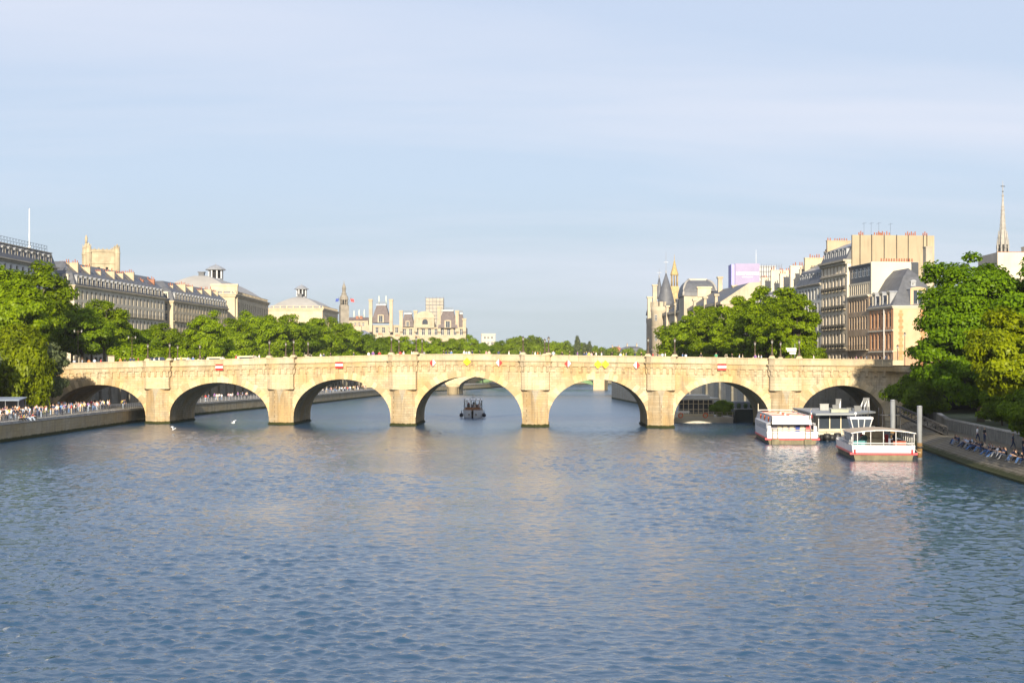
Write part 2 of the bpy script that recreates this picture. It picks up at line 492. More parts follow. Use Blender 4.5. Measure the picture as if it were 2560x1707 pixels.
# individual wall stones near the camera, then coping stones
blk = {}
ncourse, ch, bl = 5, 0.5, 1.5
for c in range(ncourse):
    y = 203.0 + (0.75 if c % 2 else 0)
    for k in range(58):
        ya, yb = y + 0.012, y + bl - 0.012
        xa = pline(LB, ya)
        key = (c, 0)
        if key not in blk:
            b = MB(); j = 0.012
            b.box(-0.115, RND.uniform(-0.01, 0.02), 0, bl - 2 * j, 0, ch - 2 * j)
            blk[key] = b.mesh('wall_stone', QUAY)
        o = link('wall_stone', blk[key], wall, (xa - wall.location.x + RND.uniform(-.012, .012), ya - wall.location.y, -0.12 + c * ch + 0.012))
        o.rotation_euler = (0, 0, math.atan2(-(pline(LB, yb) - xa), yb - ya))
        y += bl
cop = MB(); cop.box(-0.75, 0.10, 0.01, 1.38, ZQ - 0.34, ZQ + 0.06)
copm = cop.mesh('coping_stone', simple('coping_stone', (0.36, 0.34, 0.30), 0.9, 0.3, 1.2, objvar=0.12, bump=0.3))
y = 200.0
while y < 620:
    st = 1.4 if y < 420 else 2.8
    x0, x1 = pline(LB, y), pline(LB, y + st)
    o = link('coping_stone', copm, wall, (x0 - wall.location.x, y - wall.location.y, RND.uniform(-.01, .01)), math.atan2(-(x1 - x0), st))
    if st > 2: o.scale = (1, 2, 1)
    y += st
mb = MB()
for ya, yb in ((-120, 200), (620, 722), (722, 807), (807, 907), (907, 1069), (1069, 1250)):
    xa, xb = pline(LB, ya), pline(LB, yb)
    mb.prism([(xa - .75, ya), (xa + .1, ya), (xb + .1, yb), (xb - .75, yb)], ZQ - .34, ZQ + .06)
mb.build('coping', copm.materials[0], wall)

# upper retaining wall of the left bank with pilasters, and the street above
ret = empty('retaining_wall', (-89, 330, ZQ), 0, 'tall sooty retaining wall with pilasters above the left quay', 'wall')
mb = MB()
for (xa, ya), (xb, yb) in zip(LB, LB[1:]):
    mb.prism([(xa - QW - .8, ya), (xa - QW, ya), (xb - QW, yb), (xb - QW - .8, yb)], ZQ - .1, ZS + 1.05)
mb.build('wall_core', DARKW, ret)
pil = MB(); pil.box(0, 0.55, -0.6, 0.6, ZQ, ZS + 0.3); pil.box(0, 0.7, -0.75, 0.75, ZS + 0.3, ZS + .62)
pilm = pil.mesh('pilaster', DARKW)
y = 170.0
while y < 640:
    if not 284 < y < 322:
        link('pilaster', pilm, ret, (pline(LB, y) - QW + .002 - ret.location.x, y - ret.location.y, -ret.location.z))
    y += 7.2
mb = MB()
for (xa, ya), (xb, yb) in zip(LB, LB[1:]):
    mb.face([(xa - QW - .4, ya, ZS), (xb - QW - .4, yb, ZS), (-2500, yb, ZS), (-2500, ya, ZS)])
mb.face([(900 - QW, 1600, ZS), (3000, 1600, ZS), (3000, 5000, ZS), (-2500, 5000, ZS), (-2500, 1600, ZS)])
tag(mb.build('ground', EARTH), 'street level ground of the left bank reaching to the horizon', 'ground', kind='structure')

# ---- right side: low garden tip of the island before the bridge
RB = [(62, 58), (52, 66), (47, 85), (45.6, 112), (46, 138), (48, 160), (53, 199), (57, 230), (64.5, 262), (66, 290)]
IB = [(66, 286), (53, 297), (47.5, 380), (38.2, 452), (35.6, 549), (40, 610), (50, 700), (62, 800), (95, 950), (170, 1120), (420, 1290), (900, 1400)]
SLOPE_W, SLOPE_Z, WALK_W, ZG = 3.0, 1.5, 4.6, 2.85
def off(pl, d):
    out = []
    for i, (x, y) in enumerate(pl):
        a = Vector(pl[max(i - 1, 0)]); b = Vector(pl[min(i + 1, len(pl) - 1)])
        t = (b - a).normalized(); out.append((x + t.y * d, y - t.x * d))
    return out
R0, R1, R2 = RB, off(RB, SLOPE_W), off(RB, SLOPE_W + WALK_W)
SETT = ashlar('sett_paving', (0.21, 0.185, 0.145), (0.17, 0.145, 0.10), (0.11, 0.10, 0.075), 0.5, 0.18, 0.6, algae=True, joint=0.02)
mb = MB()
for i in range(len(RB) - 1):
    a0, b0, a1_, b1_ = R0[i], R0[i + 1], R1[i], R1[i + 1]
    a2_, b2_ = R2[i], R2[i + 1]
    mb.face([(*a0, -1.2), (*b0, -1.2), (*b0, 0.22), (*a0, 0.22)])
    k = 0.42
    am = tuple(a0[j] + (a1_[j] - a0[j]) * .14 for j in (0, 1)); bm_ = tuple(b0[j] + (b1_[j] - b0[j]) * .14 for j in (0, 1))
    mb.face([(*a0, .22), (*b0, .22), (*bm_, .25), (*am, .25)])
    mb.face([(*am, .25), (*bm_, .25), (*b1_, SLOPE_Z), (*a1_, SLOPE_Z)])
    mb.face([(*a1_, SLOPE_Z), (*b1_, SLOPE_Z), (*b2_, SLOPE_Z), (*a2_, SLOPE_Z)])
tag(mb.build('sloping_quay', SETT), 'sloping paved quay of the island where people sit', 'quay', kind='structure')
gw = empty('garden_wall', (R2[5][0], R2[5][1], SLOPE_Z), 0, 'low grey stone garden wall behind the seated people', 'wall')
mb = MB()
for i in range(len(RB) - 1):
    a, b = R2[i], R2[i + 1]; c, d = off(RB, SLOPE_W + WALK_W + .5)[i:i + 2]
    mb.prism([a, c, d, b][::-1], SLOPE_Z - .2, ZG + .1)
mb.build('wall_core', simple('weathered_garden_wall', (0.17, 0.165, 0.14), 0.9, 0.35, 1.0, bump=0.5, streak=0.8), gw)
y = 112.0
cp = MB(); cp.box(-0.08, 0.62, 0.01, 1.45, ZG + .1, ZG + .27)
cpm = cp.mesh('coping_stone', copm.materials[0])
while y < 255:
    x0, x1 = pline(R2, y), pline(R2, y + 1.46)
    link('coping_stone', cpm, gw, (x0 - gw.location.x, y - gw.location.y, -gw.location.z), math.atan2(-(x1 - x0), 1.46))
    y += 1.46
R3 = off(RB, SLOPE_W + WALK_W + .4)
mb = MB()
for i in range(len(RB) - 1):
    a, b = R3[i], R3[i + 1]
    mb.face([(*a, ZG), (*b, ZG), (150, b[1], ZG), (150, a[1], ZG)])
GRASS = simple('garden_soil_grass', (0.045, 0.06, 0.02), 0.95, 0.4, 0.8)
tag(mb.build('garden_ground', GRASS), 'grassy garden ground of the island tip', 'garden', kind='structure')

# ---- island street beyond the bridge with its river wall
iw = empty('island_wall', (47, 380, 0), 0, 'tall grey island river wall with dark pilasters seen through the arches', 'wall')
mb = MB()
for (xa, ya), (xb, yb) in zip(IB, IB[1:]):
    mb.face([(xb, yb, -1.5), (xa, ya, -1.5), (xa, ya, ZS + .9), (xb, yb, ZS + .9)])
    mb.face([(xb, yb, ZS + .9), (xa, ya, ZS + .9), (xa + .6, ya, ZS + .9), (xb + .6, yb, ZS + .9)])
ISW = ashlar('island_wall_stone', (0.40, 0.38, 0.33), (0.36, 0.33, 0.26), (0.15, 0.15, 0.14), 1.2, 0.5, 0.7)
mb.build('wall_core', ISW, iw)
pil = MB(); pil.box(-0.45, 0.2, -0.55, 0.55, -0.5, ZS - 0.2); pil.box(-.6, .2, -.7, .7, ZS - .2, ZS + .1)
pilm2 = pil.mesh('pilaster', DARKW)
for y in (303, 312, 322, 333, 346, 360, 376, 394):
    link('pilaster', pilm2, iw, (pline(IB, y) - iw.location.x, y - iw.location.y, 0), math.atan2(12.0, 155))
mb = MB()
for (xa, ya), (xb, yb) in zip(IB, IB[1:]):
    mb.face([(xa + .3, ya, ZS), (2200, ya, ZS), (2200, yb, ZS), (xb + .3, yb, ZS)])
mb.face([(64, 262, ZS - .004), (150, 240, ZS - .004), (150, 290, ZS - .004), (64, 290, ZS - .004)])
tag(mb.build('island_ground', EARTH), 'street level ground of the island', 'ground', kind='structure')
# ================================================================== the stone bridge
SLP, BX0, BY0, BD = 0.23, -7.86, 279.5, 21.0     # skew of the face, reference point, width of the bridge
def YF(X): return BY0 - SLP * (X - BX0)
def bpx(px):
    a = (px - CXP) / F
    Y = (BY0 + SLP * BX0) / (1 + SLP * a)
    return a * Y
def bz(px, py):
    X = bpx(px); return H + (HZ - py) / F * YF(X)
def BP(X, d, z): return (X + 0.02 * d, YF(X) + d, z)
_zl = [(60, 927), (166, 923), (320, 918.6), (538, 914), (657, 910.6), (836, 906.5), (961, 903), (1080, 901.3), (1172, 901), (1290, 902.6), (1440, 905), (1606, 907), (1792, 910), (1912, 912.5), (2200, 915.5), (2400, 917)]
_zx = [bpx(p) for p, _ in _zl]; _zz = [bz(p, q) for p, q in _zl]
def zline(X): return float(np.interp(X, _zx, _zz))

bridge = empty('stone_bridge', (BX0, BY0, 0), 0, 'long golden limestone bridge of seven arches with rounded bastions over its piers', 'bridge')
ARCH = [(132, 364, 961.3), (424, 672, 955.7), (733.5, 976.4, 947.4), (1039, 1305.3, 940.4), (1371, 1618.8, 947.5), (1684.6, 1925, 954), (2000, 2214, 963)]
arches = []
for pl, pr, py in ARCH:
    xl, xr = bpx(pl), bpx(pr)
    arches.append((xl, xr, (xl + xr) / 2, (xr - xl) / 2, 1.55, bz((pl + pr) / 2, py)))
NSEG = 36
for xl, xr, xc, a, zs, zc in arches:
    mb = MB()
    pts = []
    for i in range(NSEG + 1):
        th = math.pi * i / NSEG
        pts.append((xc - a * math.cos(th), zs + (zc - zs) * math.sin(th)))
    for (xa, za), (xb, zb) in zip(pts, pts[1:]):
        ta, tb = zline(xa) + .05, zline(xb) + .05
        mb.face([BP(xa, 0, za), BP(xb, 0, zb), BP(xb, 0, tb), BP(xa, 0, ta)])
        mb.face([BP(xb, BD, zb), BP(xa, BD, za), BP(xa, BD, ta), BP(xb, BD, tb)])
        mb.face([BP(xa, 0, za), BP(xa, BD, za), BP(xb, BD, zb), BP(xb, 0, zb)])
    mb.build('arch', STONE, bridge)
    # ring of voussoirs
    ths = np.linspace(0, math.pi, 400)
    ex = xc - a * np.cos(ths); ez = zs + (zc - zs) * np.sin(ths)
    sl_ = np.concatenate([[0], np.cumsum(np.hypot(np.diff(ex), np.diff(ez)))])
    n = 33
    cuts = np.interp(np.linspace(0, sl_[-1], n + 1), sl_, ths)
    for k in range(n):
        t0, t1 = cuts[k] + 0.0025, cuts[k + 1] - 0.0025
        th_ = 1.05 + (0.22 if k % 2 else 0.0) + RND.uniform(-.06, .06) + 0.3 * abs(k - n / 2) / n
        q = []
        for t in (t0, t1):
            nx, nz = -math.cos(t) / a, math.sin(t) / (zc - zs)
            l = math.hypot(nx, nz); nx /= l; nz /= l
            px_, pz_ = xc - a * math.cos(t), zs + (zc - zs) * math.sin(t)
            lim = zline(px_) - 1.0 - pz_
            tk = min(th_, lim / nz if nz > .2 else th_)
            q.append(((px_ - nx * .025, pz_ - nz * .025), (px_ + nx * tk, pz_ + nz * tk)))
        d0 = -0.075 + RND.uniform(-.02, .02)
        (i0, o0), (i1, o1) = q
        b = MB()
        fr = [BP(i0[0], d0, i0[1]), BP(i1[0], d0, i1[1]), BP(o1[0], d0, o1[1]), BP(o0[0], d0, o0[1])]
        bk = [BP(i0[0], .4, i0[1]), BP(i1[0], .4, i1[1]), BP(o1[0], .4, o1[1]), BP(o0[0], .4, o0[1])]
        b.face(fr)
        for i in range(4):
            j = (i + 1) % 4
            b.face([fr[j], fr[i], bk[i], bk[j]])
        b.build('voussoir', VOUS, bridge)
# piers
piers = []
for (A, B) in zip(arches, arches[1:]):
    piers.append((A[1], B[0]))
for xl, xr in piers:
    mb = MB()
    for k in range(2):
        xa, xb = xl + (xr - xl) * k / 2, xl + (xr - xl) * (k + 1) / 2
        mb.face([BP(xa, 0, -1.5), BP(xb, 0, -1.5), BP(xb, 0, zline(xb) + .05), BP(xa, 0, zline(xa) + .05)])
        mb.face([BP(xb, BD, -1.5), BP(xa, BD, -1.5), BP(xa, BD, zline(xa) + .05), BP(xb, BD, zline(xb) + .05)])
    mb.face([BP(xl, BD, -1.5), BP(xl, 0, -1.5), BP(xl, 0, 1.55), BP(xl, BD, 1.55)])
    mb.face([BP(xr, 0, -1.5), BP(xr, BD, -1.5), BP(xr, BD, 1.55), BP(xr, 0, 1.55)])
    mb.build('pier', STONE, bridge)
    # footing course with weed
    mb = MB(); e = .18
    mb.prism([BP(xl - e, -.1, 0)[:2], BP((xl + xr) / 2, -2.4, 0)[:2], BP(xr + e, -.1, 0)[:2], BP(xr + e, BD, 0)[:2], BP(xl - e, BD, 0)[:2]], -1.5, 0.32)
    mb.build('footing', STONE, bridge)
    # pointed cutwater, its edge cut to a tapering flat below the bastion
    mb = MB()
    xc, hw, tip = (xl + xr) / 2, (xr - xl) / 2 - .02, 2.1
    lv = [(-1.5, 0), (4.0, 0.0), (5.2, .20), (6.0, .44), (6.66, .70)]
    rings = []
    for z, w in lv:
        dy = tip * (1 - w / hw)
        rings.append([BP(xc - hw, 0, z), BP(xc - w, -dy, z), BP(xc + w, -dy, z), BP(xc + hw, 0, z)])
    for r0, r1 in zip(rings, rings[1:]):
        mb.face([r0[0], r0[1], r1[1], r1[0]])
        mb.face([r0[2], r0[3], r1[3], r1[2]])
        if r1[1] != r1[2]:
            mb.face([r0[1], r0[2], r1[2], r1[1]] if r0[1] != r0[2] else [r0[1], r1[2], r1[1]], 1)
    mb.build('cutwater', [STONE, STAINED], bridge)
# abutments
mb = MB()
xa, xb = -140.0, arches[0][0]
for k in range(6):
    x0, x1 = xa + (xb - xa) * k / 6, xa + (xb - xa) * (k + 1) / 6
    mb.face([BP(x0, 0, -1), BP(x1, 0, -1), BP(x1, 0, zline(x1) + .05), BP(x0, 0, zline(x0) + .05)])
mb.face([BP(xb, 0, -1), BP(xb, BD, -1), BP(xb, BD, 1.55), BP(xb, 0, 1.55)])
mb.build('abutment', STONE, bridge)
mb = MB()
xa, xb = arches[-1][1], bpx(2300)
mb.face([BP(xa, 0, -1), BP(xb, 0, -1), BP(xb, 0, zline(xb) + .05), BP(xa, 0, zline(xa) + .05)])
mb.face([BP(xa, BD, -1), BP(xa, 0, -1), BP(xa, 0, 1.55), BP(xa, BD, 1.55)])
mb.build('abutment', STONE, bridge)

# plan path of cornice and parapet: straight over the arches, out and round the bastions
path = [(-140.0, 0.0)]
bast = []
for xl, xr in piers:
    L_, R_ = xl - .22, xr + .22
    o = [(L_, 0.0), (L_ + .12, -1.0), (L_ + .8, -1.55), (R_ - .8, -1.55), (R_ - .12, -1.0), (R_, 0.0)]
    bast.append(o)
    # subdivide the straight run
    x_prev = path[-1][0]
    nseg = max(1, int((L_ - x_prev) / 1.62))
    for k in range(1, nseg): path.append((x_prev + (L_ - x_prev) * k / nseg, 0.0))
    path += o
xe = bpx(2232)
x_prev = path[-1][0]; nseg = int((xe - x_prev) / 1.62)
for k in range(1, nseg + 1): path.append((x_prev + (xe - x_prev) * k / nseg, 0.0))
plan = [Vector(BP(X, d, 0)[:2]) for X, d in path]
pz = [zline(X) for X, d in path]
nrm = []
for i in range(len(plan)):
    t0 = (plan[i] - plan[i - 1]).normalized() if i else None
    t1 = (plan[i + 1] - plan[i]).normalized() if i < len(plan) - 1 else None
    ns = [Vector((t.y, -t.x)) for t in (t0, t1) if t is not None]
    nn = sum(ns, Vector((0, 0))).normalized()
    nn /= max(.5, nn.dot(ns[0]))
    nrm.append(nn)
def sweep_pt(i, out, dz):
    p = plan[i] + nrm[i] * out
    return (p.x, p.y, pz[i] + dz)
def sweep(name, prof, mat, i0=0, i1=None, close=False):
    mb = MB(); i1 = len(plan) - 1 if i1 is None else i1
    for i in range(i0, i1):
        for (oa, za), (ob, zb) in zip(prof, prof[1:]):
            mb.face([sweep_pt(i, oa, za), sweep_pt(i + 1, oa, za), sweep_pt(i + 1, ob, zb), sweep_pt(i, ob, zb)])
    if close:
        mb.face([sweep_pt(i0, o, z) for o, z in prof][::-1]); mb.face([sweep_pt(i1, o, z) for o, z in prof])
    return mb.build(name, mat, bridge)
sweep('frieze', [(-.05, -.88), (.24, -.86), (.28, -.72), (.30, -.12), (.36, -.06)], STONE)
sweep('cornice', [(.30, -.075), (.50, -.05), (.56, .02), (.56, .10), (.10, .145)], PALE)
for i in range(len(plan) - 1):
    if plan[i].x < bpx(40): continue
    b = MB()
    prof = [(.17, .145), (.17, .98), (.27, 1.0), (.27, 1.2), (-.28, 1.2), (-.28, .145)]
    e = 0.006
    def sp(i, j, t, out, dz):
        a, c = Vector(sweep_pt(i, out, dz)), Vector(sweep_pt(j, out, dz))
        return tuple(a.lerp(c, t))
    jd = RND.uniform(-.012, .012)
    A = [sp(i, i + 1, e, o + jd, z) for o, z in prof]; B = [sp(i, i + 1, 1 - e, o + jd, z) for o, z in prof]
    for k in range(len(prof)):
        k2 = (k + 1) % len(prof)
        b.face([A[k], B[k], B[k2], A[k2]])
    b.face(A[::-1]); b.face(B)
    b.build('parapet_stone', PARAPET, bridge)
# bastion bodies and their lower mouldings
for o, (xl, xr) in zip(bast, piers):
    mb = MB()
    pl2 = [BP(x, d, 0)[:2] for x, d in o]
    pl2 = [pl2[0]] + pl2[1:-1] + [pl2[-1]]
    xm = (xl + xr) / 2
    mb.prism(pl2 + [BP(o[-1][0], .3, 0)[:2], BP(o[0][0], .3, 0)[:2]], 6.95, [zline(x) - .6 for x, d in o] + [zline(xm) - .6] * 2)
    mb.build('bastion', PALE, bridge)
    mb = MB()
    c = Vector(BP(xm, -.6, 0)[:2])
    def gr(s): return [tuple(c + (Vector(p) - c) * s) for p in pl2]
    mb.prism(gr(.985), 6.64, 6.74, poly1=gr(1.03)); mb.prism(gr(1.03), 6.74, 6.96)
    mb.build('moulding', PALE, bridge)
# corbels under the frieze
cb = MB()
pr = [(0.02, 0), (-.27, 0), (-.27, -.30), (-.20, -.42), (-.24, -.62), (-.22, -.82), (-.12, -1.05), (0.02, -1.15)]
w = .21
cb.face([(-w, y, z) for y, z in pr]); cb.face([(w, y, z) for y, z in pr][::-1])
for (ya, za), (yb, zb) in zip(pr, pr[1:]):
    cb.face([(-w, ya, za), (w, ya, za), (w, yb, zb), (-w, yb, zb)])
cb.box(-.27, .27, -.29, 0, -.12, -.002)
cbm = cb.mesh('corbel', STONE, fix=True)
face_ang = math.atan2(-SLP, 1)
def put_corbel(p, ang, z):
    link('corbel', cbm, bridge, (p[0] - BX0, p[1] - BY0, z), ang)
spans = [(-97.0, bast[0][0][0])] + [(bast[i][-1][0], bast[i + 1][0][0]) for i in range(5)] + [(bast[5][-1][0], bpx(2222))]
for xa, xb in spans:
    n = int(round((xb - xa) / 1.5))
    for k in range(n):
        X = xa + (xb - xa) * (k + .5) / n
        put_corbel(BP(X, 0, 0), face_ang, zline(X) - .86)
for o in bast:
    (x1, d1), (x2, d2) = o[2], o[3]
    for k in range(3):
        X = x1 + (x2 - x1) * (k + .5) / 3
        put_corbel(BP(X, d1, 0), face_ang, zline(X) - .86)
    for (pa, pb) in ((o[0], o[1]), (o[1], o[2]), (o[3], o[4]), (o[4], o[5])):
        A, B = Vector(BP(*pa, 0)[:2]), Vector(BP(*pb, 0)[:2]); m_ = (A + B) / 2; t = B - A
        put_corbel(m_, math.atan2(t.y, t.x), zline(pa[0]) - .86)
# deck: carriageway, pavements, far parapet
xs = list(np.linspace(-140, bpx(2330), 60))
for nm, d0, d1, dz, mt in (('carriageway', 4.2, BD - 4.2, .06, ASPHALT), ('pavement', .1, 4.2, .19, PAVE), ('pavement', BD - 4.2, BD - .1, .19, PAVE)):
    mb = MB()
    for xa, xb in zip(xs, xs[1:]):
        mb.face([BP(xa, d0, zline(xa) + dz), BP(xb, d0, zline(xb) + dz), BP(xb, d1, zline(xb) + dz), BP(xa, d1, zline(xa) + dz)])
        if nm == 'pavement':
            dk = d1 if d0 < 5 else d0
            mb.face([BP(xa, dk, zline(xa) - .1), BP(xb, dk, zline(xb) - .1), BP(xb, dk, zline(xb) + dz), BP(xa, dk, zline(xa) + dz)])
    mb.build(nm, mt, bridge)
mb = MB()
for xa, xb in zip(xs, xs[1:]):
    for d in (BD - .25, BD + .25):
        mb.face([BP(xa, d, zline(xa) - .2), BP(xb, d, zline(xb) - .2), BP(xb, d, zline(xb) + 1.2), BP(xa, d, zline(xa) + 1.2)])
    mb.face([BP(xa, BD - .25, zline(xa) + 1.2), BP(xb, BD - .25, zline(xb) + 1.2), BP(xb, BD + .25, zline(xb) + 1.2), BP(xa, BD + .25, zline(xa) + 1.2)])
mb.build('far_parapet', PARAPET, bridge)

# ---- lamps on the bridge
def lamp_parts():
    ped = MB(); ped.prism([(-.58, -.58), (.58, -.58), (.58, .58), (-.58, .58)], 0, .22, poly1=[(-.46, -.46), (.46, -.46), (.46, .46), (-.46, .46)])
    ped.prism([(-.46, -.46), (.46, -.46), (.46, .46), (-.46, .46)], .22, .42, poly1=[(-.34, -.34), (.34, -.34), (.34, .34), (-.34, .34)])
    post = MB(); post.lathe([(.36, .42), (.33, .52), (.24, .72), (.17, 1.0), (.13, 1.2), (.155, 1.26), (.115, 1.32), (.09, 2.3), (.13, 2.36), (.09, 2.42), (.15, 2.52), (.15, 2.56)], 10)
    lan = MB(); lan.lathe([(.12, 2.56), (.215, 2.98)], 6, m=0, smooth=False); 
    for k in range(6):
        a = k * math.pi / 3
        lan.bar((.12 * math.cos(a), .12 * math.sin(a), 2.56), (.22 * math.cos(a), .22 * math.sin(a), 2.99), .03, 1)
    cap = MB(); cap.lathe([(.25, 2.98), (.24, 3.03), (.15, 3.15), (.06, 3.22), (.05, 3.3), (.0, 3.38)], 8)
    return [('pedestal', ped.mesh('pedestal', PALE)), ('post', post.mesh('post', BRONZE)), ('lantern', lan.mesh('lantern', [LAMPGL, IRON])), ('lantern_cap', cap.mesh('lantern_cap', BRONZE))]
LAMP = lamp_parts()
def bridge_lamp(X, d, sc, label, group):
    p = BP(X, d, zline(X) + 1.2 - .01)
    e = empty('street_lamp', p, face_ang, label, 'street lamp', group)
    for nm, me in LAMP:
        if nm == 'pedestal': link(nm, me, e)
        else: link(nm, me, e, scale=(1, 1, sc))
    return e
ORD = ['first', 'second', 'third', 'fourth', 'fifth', 'sixth']
NUMW = ['quay stone wall', 'crowded quay']
for i, (pl_, pr_) in enumerate([(370, 424.6), (674, 734.5), (979, 1041), (1308, 1371.7), (1620.5, 1687), (1930, 1998)]):
    for px, side in ((pl_, 'left-bank'), (pr_, 'island')):
        bridge_lamp(bpx(px + (px - CXP) * -0.003), -.95, 1.0, 'brown lantern post at the %s corner of the %s bastion from the left bank' % (side, ORD[i]), 'lantern posts on the bastions facing the boats')
for px in (441, 497, 713, 769, 997, 1055, 1362, 1886, 1949.7):
    Y = YF(bpx(px)) + BD
    X = xat(px, Y); Xf = X - .02 * BD
    bridge_lamp(Xf, BD, 1.02, 'brown lantern post on the far parapet of the bridge', 'lantern posts on the far parapet')

# ---- navigation signs hung on the cornice
def plate(shape, w, h):
    b = MB(); t = .05
    if shape == 'rect':
        zs_ = [-h / 2, -h / 6, h / 6, h / 2]
        for k in range(3):
            b.face([(-w / 2, -t, zs_[k]), (w / 2, -t, zs_[k]), (w / 2, -t, zs_[k + 1]), (-w / 2, -t, zs_[k + 1])], 1 if k == 1 else 0)
        out = [(-w / 2, -h / 2), (w / 2, -h / 2), (w / 2, h / 2), (-w / 2, h / 2)]
    else:
        out = [(-w / 2, 0), (0, -h / 2), (w / 2, 0), (0, h / 2)]
        if shape == 'yellow':
            b.face([(x, -t, z) for x, z in out], 0)
        else:
            ml = 0 if shape == 'redleft' else 1
            b.face([(-w / 2, -t, 0), (0, -t, -h / 2), (0, -t, h / 2)], ml)
            b.face([(0, -t, -h / 2), (w / 2, -t, 0), (0, -t, h / 2)], 1 - ml)
    n = len(out)
    for k in range(n):
        a, c = out[k], out[(k + 1) % n]
        b.face([(a[0], t, a[1]), (c[0], t, c[1]), (c[0], -t, c[1]), (a[0], -t, a[1])], 2)
    b.face([(x, t, z) for x, z in out][::-1], 2)
    return b.mesh('plate', [YELLOW if shape == 'yellow' else RED, WHITE, RAILM])
SIGNS = {'rect': plate('rect', 1.5, 1.12), 'redleft': plate('redleft', 1.22, 1.36), 'redright': plate('redright', 1.22, 1.36), 'yellow': plate('yellow', 1.42, 1.48)}
brk = MB(); brk.bar((0, .05, .2), (0, .55, .2), .06); brk.bar((0, .05, -.2), (0, .42, -.2), .06); brk.box(-.03, .03, .05, .1, -.5, .5)
brkm = brk.mesh('bracket', RAILM)
for kind, px, py, lab, grp in (
        ('rect', 550, 917.5, 'red and white striped sign over the arch nearest the left bank but one', None),
        ('rect', 849, 912.2, 'red and white striped sign over the arch left of the passing boat', None),
        ('rect', 1804, 917, 'red and white striped sign over the arch with the floating restaurant', None),
        ('redleft', 1082.6, 906.5, 'diamond sign with red left half over the arch the boat sails through', None),
        ('redright', 1248, 906.5, 'diamond sign with red right half over the arch the boat sails through', None),
        ('redleft', 1419.6, 908.5, 'diamond sign with red left half beside the pair of yellow diamonds', None),
        ('redright', 1591, 912.6, 'diamond sign with red right half beside the pair of yellow diamonds', None),
        ('yellow', 1168, 904, 'single yellow diamond sign over the arch with the boat', None),
        ('yellow', 1494.5, 910.5, 'yellow diamond sign of the pair over the open arch', 'pair of yellow diamonds'),
        ('yellow', 1513, 910.5, 'yellow diamond sign of the pair over the open arch', 'pair of yellow diamonds')):
    X = bpx(px); z = bz(px, py)
    e = empty('navigation_sign', BP(X, -.68, z), face_ang, lab, 'sign', grp)
    link('plate', SIGNS[kind], e); link('bracket', brkm, e)
# ================================================================== trees
def leaf_mat(name, c0, c1, trans=0.42):
    c0 = tuple(x * k for x, k in zip(c0, (1.08, 1.14, .12))); c1 = tuple(x * k for x, k in zip(c1, (1.14, 1.19, .12)))
    m = bpy.data.materials.new(name); m.use_nodes = True
    nt = m.node_tree; N, Lk = nt.nodes, nt.links
    N.clear()
    out = N.new('ShaderNodeOutputMaterial')
    g = N.new('ShaderNodeNewGeometry'); oi = N.new('ShaderNodeObjectInfo')
    f = noise_tex(nt, g.outputs['Position'], 0.55, 4, 0.6)
    ad = N.new('ShaderNodeMath'); ad.operation = 'MULTIPLY_ADD'; ad.inputs[1].default_value = 0.45
    Lk.new(g.outputs['Random Per Island'], ad.inputs[0]); 
    sb = N.new('ShaderNodeMath'); sb.operation = 'ADD'; sb.inputs[1].default_value = -0.22; Lk.new(f, sb.inputs[0])
    Lk.new(sb.outputs[0], ad.inputs[2])
    c = ramp2(nt, ad.outputs[0], c0, c1, 0.2, 0.8)
    hs = N.new('ShaderNodeHueSaturation')
    mr = N.new('ShaderNodeMapRange'); mr.inputs[3].default_value = 0.8; mr.inputs[4].default_value = 1.18
    Lk.new(oi.outputs['Random'], mr.inputs[0]); Lk.new(mr.outputs[0], hs.inputs['Value']); Lk.new(c, hs.inputs['Color'])
    d = N.new('ShaderNodeBsdfDiffuse'); t = N.new('ShaderNodeBsdfTranslucent'); mx = N.new('ShaderNodeMixShader')
    gl = N.new('ShaderNodeBsdfGlossy'); gl.inputs['Roughness'].default_value = 0.45; gl.inputs['Color'].default_value = (.5, .55, .45, 1)
    mx2 = N.new('ShaderNodeMixShader'); mx2.inputs[0].default_value = 0.02
    mx.inputs[0].default_value = trans
    Lk.new(hs.outputs[0], d.inputs[0]); Lk.new(hs.outputs[0], t.inputs[0])
    Lk.new(d.outputs[0], mx.inputs[1]); Lk.new(t.outputs[0], mx.inputs[2])
    Lk.new(mx.outputs[0], mx2.inputs[1]); Lk.new(gl.outputs[0], mx2.inputs[2])
    Lk.new(mx2.outputs[0], out.inputs[0])
    return m
LEAF = leaf_mat('plane_tree_leaf', (0.080, 0.130, 0.008), (0.240, 0.315, 0.016))
LEAF_D = leaf_mat('dark_leaf', (0.060, 0.105, 0.010), (0.165, 0.235, 0.020))
LEAF_C = leaf_mat('chestnut_leaf', (0.055, 0.115, 0.010), (0.180, 0.285, 0.025))
LEAF_Y = leaf_mat('yellow_green_leaf', (0.13, 0.165, 0.008), (0.28, 0.31, 0.015))
LEAF_G = leaf_mat('grey_green_leaf', (0.075, 0.095, 0.35), (0.17, 0.19, 0.85))
LEAF_F = leaf_mat('far_leaf', (0.09, 0.13, 0.030), (0.20, 0.26, 0.05))
LEAF_W = leaf_mat('weeping_leaf', (0.07, 0.095, 0.010), (0.19, 0.22, 0.018))
BARK = simple('bark', (0.085, 0.065, 0.045), 0.95, 0.4, 1.5, bump=0.6)
BARKP = simple('pale_plane_bark', (0.20, 0.17, 0.11), 0.95, 0.4, 1.2, bump=0.4)

